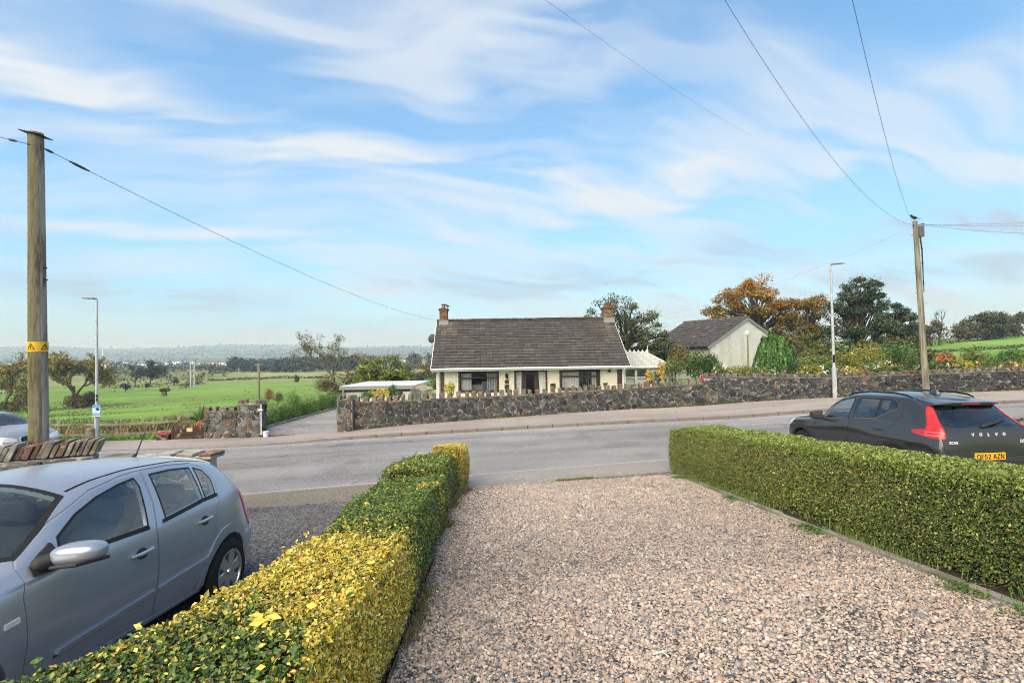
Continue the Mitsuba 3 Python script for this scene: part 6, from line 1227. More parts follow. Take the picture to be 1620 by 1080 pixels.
for i, (px, Y, rr_, cols, lab) in enumerate(((1330, 44, 1.9, DKG, 'dark green bushy tree low behind the tall street lamp'), (1300, 46, 1.9, [(.10, .12, .03), (.17, .15, .04), (.06, .085, .022), (.25, .17, .05)], 'olive and yellow bushy tree low left of the tall street lamp'), (1270, 42, 1.8, [(.14, .15, .04), (.08, .11, .03), (.22, .19, .06)], 'light olive thicket tree beside the drooping conifer'), (1440, 44, 1.7, [(.05, .08, .03), (.10, .11, .035), (.17, .12, .04)], 'brown green thicket tree just left of the telephone pole'), (1390, 42, 1.7, [(.05, .08, .03), (.10, .12, .035), (.2, .16, .05)], 'mixed green thicket tree below the dark trees'))):
    clump_tree('thicket_tree', lab, 'tree', tree_at(px, 584, Y), [(0, 0, 1.7, rr_, 1.3, 1.1), (.7, 0, .9, rr_, 1.3, .8), (-.8, 0, 1.0, rr_, 1.2, .8)], 34, 5200, .16, cols, None, .12, 900 + i, .62)
# trees on the crest of the right hand field
CR = [(.075, .08, .035), (.11, .105, .045), (.045, .055, .025), (.15, .13, .06)]
clump_tree('hill_tree', 'broad rounded olive tree on the crest of the right hand field', 'tree', tree_at(1562, 541, 150), [(0, 0, 5.3, 6.5, 5, 3.0), (-4.5, 0, 3.2, 4.6, 4, 2.2), (4.5, 0, 3.0, 4.5, 4, 2.2), (1, 0, 6.9, 3.6, 3, 1.6)], 120, 11000, .5, CR, None, .5, 31, 1.5, mat='m_farleaf', trunks=3)
clump_tree('hill_tree', 'small topped tree on bare trunks at the far right skyline', 'tree', tree_at(1612, 531, 170), [(0, 0, 5.4, 3.0, 2.5, 1.4), (1.4, 0, 6.2, 2.2, 2, 1.0)], 30, 2600, .45, CR, None, .35, 32, 1.2, mat='m_farleaf', trunks=3, lowlimb=.6)
clump_tree('hill_tree', 'thin slender tree on the skyline right of the broad tree', 'tree', tree_at(1592.5, 531, 165), [(0, 0, 4.2, .7, .7, 1.8)], 12, 420, .4, CR, None, .16, 33, .7, mat='m_farleaf')
clump_tree('hill_tree', 'sparse brownish trees on the skyline right of the telephone pole', 'tree', tree_at(1474, 548, 130), [(0, 0, 4.6, 2.8, 2, 2.0), (-2.8, 0, 3.8, 2.2, 2, 1.6)], 40, 2600, .36, CR + [(.18, .11, .05)], None, .3, 34, 1.0, mat='m_farleaf', twigs=3)
clump_tree('hill_tree', 'olive trees on the skyline just left of the telephone pole', 'tree', tree_at(1446, 552, 120), [(0, 0, 4.2, 2.6, 2, 1.7), (-3, 0, 3.0, 2.6, 2, 1.6)], 40, 3200, .34, CR, None, .3, 35, 1.0, mat='m_farleaf')
clump_tree('hill_tree', 'small brown tree in the skyline hedge left of the broad tree', 'tree', tree_at(1517, 542, 145), [(0, 0, 2.6, 1.6, 1.5, 1.6)], 18, 1500, .38, [(.11, .08, .045), (.08, .07, .04)], None, .2, 36, .9, mat='m_farleaf')
def bare_tree(name, label, base, H, seed, spread=.55, r0=.16, depth=5, lean=(0, 0), leaf=None, group=None, nkids=(2, 4), ls_=.2, up=.35):
    """leafless tree grown by forking"""
    rs = np.random.default_rng(seed); t = thing(name, label, 'tree', group); ms, tips = [], []
    def grow(p, d, L, r, k):
        n = 5; P = [p]; dd = d.copy()
        for _ in range(n - 1): dd = dd + rs.normal(0, .10, 3) + [0, 0, .03]; dd /= np.linalg.norm(dd); P.append(P[-1] + dd * L / (n - 1))
        ms.append(tube(P, np.linspace(r, r * .62, n), 6 if k > 2 else 4 if k > 1 else 3, False))
        if k <= 2: tips.extend(P[2:])
        if k == 0: return
        for _ in range(rs.integers(*nkids) if k > 1 else 3):
            a = rs.normal(0, 1, 3); a -= dd * (a @ dd); a /= np.linalg.norm(a); nd = dd + a * spread * rs.uniform(.6, 1.3) + [0, 0, up * .3]; nd /= np.linalg.norm(nd); grow(np.array(P[rs.integers(2, n)]), nd, L * rs.uniform(.6, .85), r * .58, k - 1)
    grow(np.zeros(3) - [0, 0, .3], np.array([lean[0], lean[1], 1.0]) / np.linalg.norm([lean[0], lean[1], 1]), H * .34, r0, depth)
    v, f = cat_(ms); v = v * (H / v[:, 2].max()); add('trunk', (v + base, f), 'm_bark', t, True, np.tile(np.array([.13, .105, .08]), (len(v), 1)) * np.exp(rs.normal(0, .1, (len(v), 1))))
    if leaf:
        cols, n = leaf; T_ = np.array(tips); T_ = T_ * (H / T_[:, 2].max()); P = T_[rs.integers(0, len(T_), n)] + rs.normal(0, H * .022, (n, 3)); v, f, c = leaves(rs, P + base, rs.normal(0, 1, (n, 3)) + [0, 0, .6], ls_, pick(rs, n, cols), .8, .6); add('crown', (v, f), 'm_farleaf', t, False, c)
    return t
bare_tree('bare_tree', 'dead forked bare tree on the skyline right of the telephone pole', tree_at(1487, 548, 132), 9.0, 41, .4, .28, 4)
# left of the bungalow: bare willow, round evergreen, scrub
OL = [(.19, .155, .06), (.14, .13, .05), (.24, .18, .075), (.10, .095, .04)]
bt = tree_at(533, 622, 52)
bare_tree('bare_tree', 'bare branching tree standing left of the garage', bt, 6.0, 47, .5, .10, 6, (.05, 0), (OL, 2600), None, (2, 4), .12, .6)
clump_tree('scrub_tree', 'low olive brown scrub around the foot of the bare tree', 'tree', tree_at(545, 628, 48), [(0, 0, 1.4, 2.4, 1.5, 1.4), (1.6, 0, 2.1, 1.9, 1.4, 1.7), (-1.4, 0, .8, 1.5, 1.2, .8), (2.8, 0, 1.2, 1.2, 1.2, 1.0)], 60, 4200, .12, OL, None, .07, 45, .75, twigs=5)
clump_tree('round_tree', 'round dense green and gold bushy tree behind the flat roofed garage', 'tree', tree_at(608, 622, 41), [(0, 0, 1.7, 2.5, 1.7, 1.35), (-1.2, 0, 1.0, 1.5, 1.3, .9), (1.1, 0, 1.1, 1.6, 1.3, .9)], 70, 11000, .12, [(.09, .14, .03), (.15, .20, .04), (.22, .24, .05), (.32, .29, .07), (.05, .085, .02)], [.28, .28, .2, .12, .12], .14, 46, .52)
clump_tree('scrub_tree', 'dark brownish scrub trees beyond the round bushy tree', 'tree', tree_at(655, 606, 110), [(1, 0, 2.4, 5, 3, 1.8), (-6, 0, 1.8, 4, 3, 1.4), (5, 0, 1.8, 4, 3, 1.4)], 50, 4600, .34, [(.14, .115, .06), (.10, .095, .05), (.19, .14, .07)], None, .2, 47, 1.2, mat='m_farleaf')
clump_tree('round_tree', 'low green shrubs between the garage and the bungalow', 'tree', tree_at(672, 632, 37), [(0, 0, .8, 1.1, 1, .7), (-1.0, 0, .6, .8, .8, .55)], 18, 2300, .12, [(.07, .13, .03), (.12, .19, .045)], None, .07, 48, .45)
for px, py, Y, s_, cl, lab in ((441, 636, 50, .9, [(.05, .10, .03), (.08, .13, .04)], 'small dark green sapling in the field by the driveway wall'), (425, 632, 62, 1.3, [(.34, .18, .07), (.25, .15, .06)], 'small russet bush in the field by the driveway wall'), (470, 604, 150, 2.0, [(.035, .06, .025), (.05, .08, .03)], 'small dark bush far out in the green field')):
    bush('field_shrub', lab, 'shrub', tree_at(px, py, Y), (.55 * s_, .5 * s_, .9 * s_), 900, .1 * s_, cl, None, int(px))
# two gnarled half-bare trees on the far left
for i, (px, py, Y, H, sd, lab, ln) in enumerate(((119, 645, 75, 7.7, 52, 'gnarled olive leaved tree in the field left of the street lamp', (-.05, 0)), (58, 645, 74, 8.3, 53, 'half bare tree behind the mossy utility pole', (-.2, 0)), (10, 640, 88, 7.2, 56, 'grey leafless tree at the far left edge of the field', (0, 0)))):
    b = tree_at(px, py, Y); b[2] = gz(b[0], Y)
    bare_tree('field_tree', lab, b, H, sd, .75, .22, 5, ln, ([(.31, .26, .10), (.24, .22, .085), (.37, .30, .12), (.18, .17, .07)], 7600 if i < 2 else 2400), None, (3, 5), .24, .2)
for i, (px, py, Y, r) in enumerate(((40, 642, 72, (2.6, 1.5, 2.6)), (118, 646, 74, (1.5, 1.2, 1.7)), (140, 640, 80, (1.4, 1.2, 2.0)), (12, 644, 74, (1.5, 1.2, 1.2)))):
    b = tree_at(px, py, Y); b[2] = gz(b[0], Y); bush('thorn_bush', ['wide', 'upright', 'slim', 'small'][i] + ' grey brown thorn bush in the left field, ' + ORD[[1, 2, 3, 0][i]] + ' of four from the left', 'bush', b, r, 3000, .2, [(.15, .125, .06), (.10, .095, .045), (.19, .155, .075)], None, 560 + i, 'thorn bushes in the left field', 6, mat='m_farleaf')
# ================================================================ hedgerows, woods, poles and houses of the valley
def hedgerow(pts, h, wd, label, group, seed, cols, gaps=0.0, lsize=None):
    """bushy hedge line over the ground through (px, py, depth) points"""
    rs = np.random.default_rng(seed); t = key_for('hedgerow'); labels[t] = {'label': label, 'category': 'hedgerow'}
    if group: labels[t]['group'] = group
    P = np.array([at(*q) for q in pts]); d = np.r_[0, np.cumsum(np.linalg.norm(np.diff(P[:, :2], axis=0), axis=1))]; L = d[-1]; n = int(L * 26 * max(.5, min(1, 60 / P[:, 1].mean() * 2.2))); s = rs.uniform(0, L, n)
    x, y = np.interp(s, d, P[:, 0]), np.interp(s, d, P[:, 1]); q = np.stack([s * .16, 0 * s, 0 * s + seed], -1); hh_ = h * (.6 + 1.3 * fb(q, 1, 3, 2)); kp = (fb(q, .35, 2, 8) > gaps) | (rs.uniform(0, 1, n) < .06)
    z0 = ground_z(x, y); u = rs.uniform(0, 1, n); X = np.stack([x + rs.normal(0, wd * .3, n), y + rs.normal(0, wd * .4, n), z0 + hh_ * u], -1)[kp]; N = rs.normal(0, .6, X.shape) + [0, -.5, .7]
    ls_ = lsize or max(.25, P[:, 1].mean() / 860 * 2.6); v, f, c = leaves(rs, X, N, ls_, pick(rs, len(X), cols), .6, .7)
    k = add('foliage', (v, f), 'm_farleaf', t, False, c); labels[k] = {'label': 'bushy growth of the hedge', 'kind': 'stuff'}
HLS = ['dark hedgerow right of the street lamp crossing the middle of the valley', 'long dark hedgerow just beyond the pair of field trees', 'short broken hedge at the foot of the double pole', 'low patchy field boundary below the pair of field trees', 'dark hedge at far left behind the half bare tree', 'nearest dark hedge at the far left edge', 'upper dark hedge at far left behind the half bare tree', 'hedge running up the slope right of the street lamp', 'thin dark field line below the dark wood', 'faint grassy field line left of the driveway wall', 'broken hedge along the far edge of the brightest field', 'hedge at far left behind the mossy pole, middle one', 'far thin hedge below the distant white houses', 'hedge running away behind the pair of field trees', 'short dark hedge left of the dark wood', 'farthest hedge at far left behind the mossy pole']
HC = [(.060, .062, .032), (.085, .08, .04), (.11, .085, .045), (.045, .055, .028)]
HL = 'dark hedgerow dividing the green fields of the valley at left'; HGp = 'hedgerows dividing the valley fields'
for i, (pts, h, gp_) in enumerate((([(158, 613, 180), (230, 612.5, 185), (315, 607, 200)], 3.0, 0), ([(160, 602, 250), (250, 598, 275), (360, 594.5, 300)], 3.6, 0), ([(262, 614, 175), (325, 608, 200)], 2.6, .35), ([(160, 622, 135), (225, 616, 150), (300, 612, 170)], 1.0, .42), ([(-60, 617, 170), (40, 613, 180)], 3.2, 0), ([(-80, 628, 110), (50, 624, 118)], 2.2, 0), ([(-60, 606, 230), (70, 603, 240)], 3.4, 0), ([(165, 600, 260), (182, 588, 420)], 3.6, 0), ([(330, 602, 235), (420, 599.5, 250), (520, 598, 260)], .9, .25), ([(380, 618, 120), (470, 615, 122), (540, 613, 125)], .5, .45), ([(160, 590, 400), (370, 586.5, 440)], 4.0, .3), ([(-60, 598, 300), (60, 594, 330), (150, 592, 360)], 3.6, 0), ([(170, 584, 520), (300, 582.5, 560), (372, 581, 600)], 4.5, .1), ([(240, 597, 280), (262, 588, 420)], 3.4, 0), ([(330, 592, 350), (366, 590.5, 380)], 3.2, 0), ([(-60, 586, 520), (120, 582, 600)], 4.5, .1), ([(1395, 565, 95), (1500, 556.5, 100), (1700, 551, 105)], .45, .2))):
    hedgerow(pts, h, 2.0, HLS[i] if i < 16 else 'thin fence line hedge crossing the right hand field', HGp if i < 16 else None, 800 + i, HC, gp_)
hedgerow([(1400, 560, 120), (1455, 549.5, 130), (1510, 543.5, 145), (1560, 541, 152), (1640, 532.5, 170)], 3.4, 2.5, 'bushy hedge along the crest of the right hand field', None, 830, CR + [(.14, .09, .05)], 0.0, .45)
hedgerow([(1590, 531, 172), (1720, 527, 180)], 2.0, 2.5, 'green hedge at the far right skyline', None, 831, CR, 0.0, .45)
# dark wood in the middle distance
rs = np.random.default_rng(90); V_, F_, C_, o = [], [], [], 0
def wood(px0, px1, py, Y, n, hmin, hmax, cols, dY=20):
    global o
    for i in range(n):
        px = rs.uniform(px0, px1); yy_ = Y + rs.uniform(0, dY); p = at(px, py, yy_); z = gz(p[0], yy_); h = rs.uniform(hmin, hmax); m = 110; P, N = blob(rs, m, (p[0], yy_, z + h * .5), (h * .42, h * .42, h * .52), .5)
        v, f, c = leaves(rs, P, N + [0, 0, .3], h * .16, pick(rs, m, cols) * math.exp(rs.normal(0, .2)), .6, .7); V_.append(v); F_.append(f + o); C_.append(c); o += len(v)
wood(366, 560, 590, 390, 100, 8, 12, [(.028, .042, .022), (.045, .06, .03), (.06, .065, .035)], 50)
tag(add('dark_wood', (np.vstack(V_), np.vstack(F_)), 'm_farleaf', None, False, np.vstack(C_)), 'dark belt of woodland in the middle distance left of the bungalow', 'wood', kind='stuff')
V_, F_, C_, o = [], [], [], 0
wood(470, 700, 583, 430, 36, 7, 15, [(.09, .075, .045), (.06, .07, .035), (.12, .09, .05)], 120)
for Y, n, h in ((600, 50, 8), (800, 70, 9), (1050, 90, 10), (1350, 110, 11), (1750, 120, 13), (2300, 70, 14), (2900, 60, 16), (3500, 44, 18)): wood(-120, 720, 560, Y, n, h * .6, h * 1.15, [(.030, .042, .024), (.04, .05, .028), (.055, .055, .03), (.07, .06, .038)], Y * .2)
tag(add('far_trees', (np.vstack(V_), np.vstack(F_)), 'm_farleaf', None, False, np.vstack(C_)), 'distant trees and woods scattered over the hazy valley and hills', 'trees', kind='stuff')
for i, (px, py, Y, H) in enumerate(((214, 606, 215, 8.5), (238, 605, 215, 10), (198, 619, 140, 2.6), (232, 615, 160, 2.0), (275, 608, 200, 3.2))):
    p = at(px, py, Y); z = gz(p[0], Y); clump_tree('field_tree', ['dark spreading tree left of a pair on the valley hedgerow', 'largest dark tree of a pair on the valley hedgerow', 'small round bush alone in the valley field', 'low dark bush on the faint field boundary', 'small dark tree at the end of the valley hedgerow'][i], 'tree', (p[0], Y, z), [(0, 0, H * .62, H * .42, H * .4, H * .32), (H * .25, 0, H * .5, H * .35, H * .3, H * .28)], 30, 1900, H * .055, [(.04, .05, .026), (.06, .068, .034), (.03, .04, .02)], None, H * .03, 880 + i, H * .14, mat='m_farleaf')
# double wooden line pole and a field pole
DP = thing('double_pole', 'far double wooden power line pole in the valley field', 'utility pole'); yP = 150
for px in (301.5, 307.5): a, b = at(px, 612, yP), at(px, 572, yP); add('pole', bar(a, b, .17, 8), 'm_galv', DP)
a, b = at(294, 577, yP), at(315, 576.5, yP); add('cross_arm', beam(a, b, .2, .2), 'm_lampgrey', DP); a, b = at(301.5, 595, yP), at(307.5, 595, yP); add('brace', beam(a, b, .15, .2), 'm_galv', DP)
FP = thing('utility_pole', 'thin far wooden pole seen above the left gate pillar', 'utility pole'); a, b = at(409.5, 640, 60), at(409.5, 575, 60); add('pole', bar(a, b, .13, 8), 'm_pole2', FP); add('cross_arm', beam(b + [-.5, 0, -.1], b + [.5, 0, -.1], .1, .1), 'm_wood', FP)
for px, py, Y in ((378, 588, 330),): a, b = at(px, py + 3, Y), at(px, py - 7, Y); FP = thing('utility_pole', 'tiny far pole in front of the dark wood', 'utility pole'); add('pole', bar(a, b, .16, 6), 'm_galv', FP)
TW = thing('white_tower', 'tall white tower far away in the hazy valley right of the street lamp', 'tower'); a, b = at(163, 567, 1900), at(163, 552, 1900); add('shaft', tube([a - [0, 0, 10], b], [3.2, 2.4], 10), 'm_white', TW)
# distant houses
pr('m_farroof', (.16, .14, .14), 0.8)
rs = np.random.default_rng(95)
def far_house(px, Y, w, d, h, wallmat, label, group, rz=0):
    p = at(px, 570, Y); z = gz(p[0], Y); t = thing('far_house', label, 'house', group)
    add('wall', place(bx(-w / 2, w / 2, -d / 2, d / 2, -2, h), (p[0], Y, z), rz), wallmat, t)
    v = np.array([(-w / 2 - .4, -d / 2 - .4, h), (w / 2 + .4, -d / 2 - .4, h), (w / 2 + .4, d / 2 + .4, h), (-w / 2 - .4, d / 2 + .4, h), (-w / 2, 0, h + d * .38), (w / 2, 0, h + d * .38)]); add('roof', place((v, np.array([(0, 1, 5), (0, 5, 4), (2, 3, 4), (2, 4, 5), (1, 2, 5), (3, 0, 4)])), (p[0], Y, z), rz), 'm_farroof' , t)
    for i in range(max(2, int(w / 5))): x = -w / 2 + w * (i + .5) / max(2, int(w / 5)); add('window', place(bx(x - .6, x + .6, -d / 2 - .05, -d / 2 - .01, h * .4, h * .75), (p[0], Y, z), rz), 'm_dark', t)
for px, Y, w in ((162, 700, 26), (172, 720, 18), (181, 760, 14), (228, 740, 16), (236, 720, 22), (246, 760, 12), (262, 900, 16), (330, 760, 24), (342, 800, 14), (352, 780, 18), (392, 900, 22), (404, 880, 14), (418, 920, 18), (432, 900, 12), (445, 960, 16), (206, 1000, 18), (190, 1200, 22), (216, 1250, 16), (300, 1200, 18), (110, 760, 24), (122, 780, 14), (20, 900, 18), (355, 1250, 20), (480, 1100, 16), (640, 800, 12), (655, 900, 14), (152, 1150, 16), (280, 1050, 20)):
    far_house(px, Y, w, 9, 5.0, 'm_white', 'small pale house among the distant houses of the hazy valley', 'distant houses in the valley', rs.uniform(-.4, .4))
# ================================================================ cars
pr('m_paint_silver', (.36, .395, .465), 0.24, 0.5, metallic=.5, clearcoat=.8, clearcoat_gloss=.95)
pr('m_paint_black', (.048, .050, .053), 0.10, 0.9, metallic=.5, clearcoat=1.0, clearcoat_gloss=.97)
pr('m_paint_pearl', (.40, .40, .42), 0.3, 0.5, metallic=.6, clearcoat=1.0, clearcoat_gloss=.95)
pr('m_glass_car', (.016, .021, .022), 0.03, 0.9, clearcoat=1.0, clearcoat_gloss=1.0)
pr('m_glass_light', (.10, .15, .14), 0.04, 0.9, clearcoat=1.0, clearcoat_gloss=1.0); pr('m_plastic_grey', (.10, .105, .11), 0.35, 0.5); pr('m_letter', (.74, .75, .76), 0.4); scene['m_pane_car'] = {'type': 'thindielectric', 'int_ior': 1.52, 'specular_transmittance': rgb((.70, .76, .74))}; scene['m_pane_tint'] = {'type': 'thindielectric', 'int_ior': 1.52, 'specular_transmittance': rgb((.16, .17, .17))}; pr('m_trim', (.05, .051, .054), .8, .2); pr('m_seat', (.085, .085, .09), .9, .2); pr('m_rubber', (.016, .016, .017), 0.7, 0.3); pr('m_tyre', (.022, .022, .023), 0.8, 0.25); pr('m_plastic', (.028, .029, .031), 0.55, 0.35)
pr('m_alloy', (.52, .52, .53), 0.3, 0.5, metallic=.75); pr('m_lens_red', (.50, .012, .018), 0.12, 0.6, clearcoat=1.0); pr('m_lens_red2', (.62, .10, .09), 0.15, 0.6, clearcoat=1.0); pr('m_lens_clear', (.62, .64, .66), 0.1, 0.6, clearcoat=1.0); pr('m_chrome', (.75, .76, .77), 0.12, 0.5, metallic=1.0); pr('m_amber', (.62, .22, .05), 0.2)
pr('m_plate_yellow', (.80, .42, .015), 0.4); pr('m_seam', (.012, .012, .013), 0.8)
class Car:
    def __init__(s, name, label, o, yaw, pit, L, cur, paint, group=None):
        s.t = thing(name, label, 'car', group); s.paint, s.L, s.cur = paint, L, {k: PchipInterpolator(*np.array(v, float).T) for k, v in cur.items()}
        bu = np.array([math.cos(yaw) * math.cos(pit), math.sin(yaw) * math.cos(pit), math.sin(pit)]); left = np.cross([0, 0, 1], -bu); left /= np.linalg.norm(left)
        s.R = np.array([bu, left, np.cross(-bu, left)]); s.o = np.array(o, float); s._l = {}
        v, f = mf(s.loft(0)); tm = trimesh.Trimesh(v, f, process=False); n = tm.vertex_normals
        from scipy.interpolate import LinearNDInterpolator, NearestNDInterpolator
        m = n[:, 1] > .15; s.vs = NearestNDInterpolator(v[m][:, [0, 2]] * [1, 2], v[m][:, 1]) if 0 else LinearNDInterpolator(v[m][:, [0, 2]], v[m][:, 1])
        m = (n[:, 0] > .12) & (v[:, 0] > L * .6); s.us = LinearNDInterpolator(v[m][:, [1, 2]], v[m][:, 0])
    def loft(s, off):
        if off in s._l: return s._l[off]
        L = s.L; us = np.unique(np.r_[np.linspace(0, .35, 16), np.linspace(.35, L - .75, 66), np.linspace(L - .75, L, 34)]); rings = []
        for u in us:
            g = {k: float(c(u)) for k, c in s.cur.items()}
            pts = []
            def seg(a, b, n, bow=0.0):
                for i in range(n): t = i / n; pts.append((a[0] + (b[0] - a[0]) * t + bow * math.sin(t * math.pi), a[1] + (b[1] - a[1]) * t))
            seg((0, g['wb']), (g['Ws'], g['wb']), 6); seg((g['Ws'], g['wb']), (g['Wm'], g['wm']), 8); seg((g['Wm'], g['wm']), (g['Wb'], g['wbelt']), 10, .006); seg((g['Wb'], g['wbelt']), (g['Wr'], g['wr']), 12, .014 if g['wr'] - g['wbelt'] > .15 else 0)
            for i in range(13): v = g['Wr'] * (1 - i / 12); pts.append((v, g['wr'] + (g['wt'] - g['wr']) * (1 - (v / g['Wr']) ** 2)))
            P = np.array(pts)
            for _ in range(2):
                Q = P.copy(); Q[1:-1] = P[1:-1] * .5 + (P[:-2] + P[2:]) * .25; P = Q
            if off:
                d = np.gradient(P, axis=0); nn = np.c_[d[:, 1], -d[:, 0]]; nn /= np.linalg.norm(nn, axis=1, keepdims=True) + 1e-9; P = P + nn * off; P[0, 0] = P[-1, 0] = 0
            ring = np.vstack([P, (P[1:-1] * [-1, 1])[::-1]]); rings.append(np.c_[np.full(len(ring), u + off * (2 * u / L - 1)), ring])
        n, m = len(rings), len(rings[0]); V = np.vstack(rings + [[rings[0].mean(0)], [rings[-1].mean(0)]]); F = []
        i, j = np.meshgrid(np.arange(n - 1), np.arange(m), indexing='ij'); j2 = (j + 1) % m
        q = np.stack([i * m + j, i * m + j2, (i + 1) * m + j2, (i + 1) * m + j], -1).reshape(-1, 4); F = np.vstack([q[:, [0, 2, 1]], q[:, [0, 3, 2]]])
        k = np.arange(m); k2 = (k + 1) % m; N = n * m; F = np.vstack([F, np.stack([k * 0 + N, k, k2], 1), np.stack([k * 0 + N + 1, k2 + N - m, k + N - m], 1)])
        M = m3.Manifold(m3.Mesh(np.asarray(V, np.float32), np.asarray(F, np.uint32)))
        if M.volume() < 0: M = m3.Manifold(m3.Mesh(np.asarray(V, np.float32), np.asarray(F[:, ::-1], np.uint32)))
        s._l[off] = M; return M
    def shell(s, a, b):
        if (a, b) not in s._l: s._l[(a, b)] = s.loft(a) - s.loft(-b)
        return s._l[(a, b)]
    def prism(s, poly, lo, hi, axis='v', grow=0.0, both=False):
        """outline in (u, w) swept along v, in (u, v) along w, or in (v, w) along u"""
        p = poly if hasattr(poly, 'geom_type') else Polygon(poly)
        if grow: p = p.buffer(grow)
        m = extr(p, hi - lo)
        if axis == 'v': m = m.rotate((90, 0, 0)).translate((0, hi, 0))           # (x, y, z) -> (x, -z, y)
        elif axis == 'w': m = m.translate((0, 0, lo))
        else: m = m.transform(np.array([[0, 0, 1, lo], [1, 0, 0, 0], [0, 1, 0, 0]], float))
        if both: m = m + m.mirror((0, 1, 0))
        return m
    def W(s, v): return s.o + np.asarray(v) @ s.R
    def put(s, name, M, mat, parent=None, smooth=32):
        v, f = mf(M) if hasattr(M, 'to_mesh') else M[:2]
        if len(f) == 0: return None
        return add(name, (s.W(v), f), mat, parent or s.t, smooth)
    def panel(s, name, poly, mat, a=.003, b=.004, lo=.2, hi=1.4, axis='v', parent=None, smooth=32, rnd=0.0):
        p = poly if hasattr(poly, 'geom_type') else Polygon(poly)
        if rnd: p = p.buffer(-rnd).buffer(2 * rnd).buffer(-rnd)
        return s.put(name, s.shell(a, b) ^ s.prism(p, lo, hi, axis), mat, parent, smooth)
    def v_at(s, u, w): return float(s.vs(u, w))
    def u_at(s, v, w): return float(s.us(v, w))
    def wheel(s, u, side, r, rim, width, hubw, nsp=6, mat='m_alloy'):
        t = key_for(s.t + '__wheel'); v0 = side * hubw; hw = width / 2; sw = .55
        def put(n, m, mt, sm=35):
            v, f = m[:2]; v = np.c_[v[:, 0], v[:, 2] * side, v[:, 1]] if True else v; f = f if side < 0 else f[:, ::-1]; v = v + [u, v0, r]; add(n, (s.W(v), f), mt, t, sm)
        put('tyre', lathe([(rim - .005, -hw), (r - .045, -hw - .004), (r - .012, -hw + .02), (r, -hw + .045), (r, hw - .045), (r - .012, hw - .02), (r - .045, hw + .004), (rim - .005, hw), (rim - .01, hw - .04), (rim - .01, -hw + .04), (rim - .005, -hw)], 44), 'm_tyre', 40)
        put('rim', lathe([(rim, hw - .002), (rim + .004, hw + .004), (rim - .012, hw + .004), (rim - .022, hw - .02), (rim - .03, -hw), (rim, -hw)], 44), mat)
        put('brake_disc', lathe([(.0, -.01), (.14, -.01), (.14, .012), (0, .012)], 28), 'm_steel'); put('inner_disc', lathe([(0, -.055), (rim - .02, -.055), (rim - .02, -.05), (0, -.05)], 28), 'm_dark')
        ms = []
        for i in range(nsp):
            a = i * 2 * math.pi / nsp + .3; w0, w1 = .040, .058
            P = [(x, y, z) for (x, ww, z0, z1) in ((.045, w0, .015, hw - .012), ((rim - .01), w1, -.01, hw - .008), (rim * .6, w0 * .98, .0, hw - .002)) for y in (-ww, ww) for z in (z0, z1)]
            ms.append(m3.Manifold.hull_points(np.array(P, np.float32)).rotate((0, 0, math.degrees(a))))
        m = ms[0]
        for q in ms[1:]: m = m + q
        v, f = mf(m + m3.Manifold.cylinder(hw - .01, .075, .068, 24)); put('spokes', (v, f), mat); put('hub_cap', lathe([(0, hw + .004), (.026, hw + .002), (.031, hw - .012)], 18), 'm_chrome')
    def capsule(s, name, pts, r, mat, parent=None):
        m = m3.Manifold()
        for (a, ra), (b, rb) in zip(list(zip(pts, r))[:-1], list(zip(pts, r))[1:]): m += m3.Manifold.batch_hull([m3.Manifold.sphere(ra, 14).translate(a), m3.Manifold.sphere(rb, 14).translate(b)])
        return s.put(name, m, mat, parent, 40)
    def text(s, txt, h, v0, w0, name, mat, du=.0, bold=False, depth=.006, space=0.0, parent=None, center=True):
        """raised lettering on the tail, reading from behind"""
        ms, x = [], 0
        if space:
            for ch in txt: m = meshkit.text_mesh(ch, h, depth, bold); ms.append((m.vertices - [m.bounds[0][0] + np.ptp(m.bounds[:, 0]) / 2 - x, 0, 0], m.faces)); x += space
            v, f = cat_(ms); v = v - [x / 2 - space / 2, 0, 0]
        else:
            m = meshkit.text_mesh(txt, h, depth, bold); v, f = np.array(m.vertices), m.faces; v = v - [np.ptp(m.bounds[:, 0]) / 2 + m.bounds[0][0] if center else 0, 0, 0]
        vv = v0 - v[:, 0]; ww = w0 + v[:, 1]; uu = s.us(vv, ww); uu = np.where(np.isnan(uu), np.nanmax(uu), uu)
        P = np.c_[uu + du + v[:, 2], vv, ww]; return s.put(name, (P, f), mat, parent, False)
def pane(car, name, off, prism, mat, parent=None):
    """single sheet of glass on the body surface inside the prism"""
    m = car.loft(off) ^ prism; v, f = mf(m); dist = surf_dist(car, off, v, f)
    f = f[dist < 2e-4]; return car.put(name, (v, f), mat, parent, 40) if len(f) else None
def surf_dist(car, off, v, f):
    # a triangle of the cut solid lies on the loft if its plane is that of the nearest loft triangle
    v0, f0 = mf(car.loft(off)); c0 = v0[f0].mean(1); n0 = np.cross(v0[f0[:, 1]] - v0[f0[:, 0]], v0[f0[:, 2]] - v0[f0[:, 0]]); n0 /= np.linalg.norm(n0, axis=1, keepdims=True) + 1e-12
    k = cKDTree(c0).query(v[f].mean(1), k=8)[1]; c = v[f].mean(1); d = np.abs(np.einsum('ijk,ijk->ij', c[:, None] - c0[k], n0[k])); nn = np.cross(v[f[:, 1]] - v[f[:, 0]], v[f[:, 2]] - v[f[:, 0]]); nn /= np.linalg.norm(nn, axis=1, keepdims=True) + 1e-12
    al = np.einsum('ik,ijk->ij', nn, n0[k]); return np.where(al > .985, d, 1).min(1)
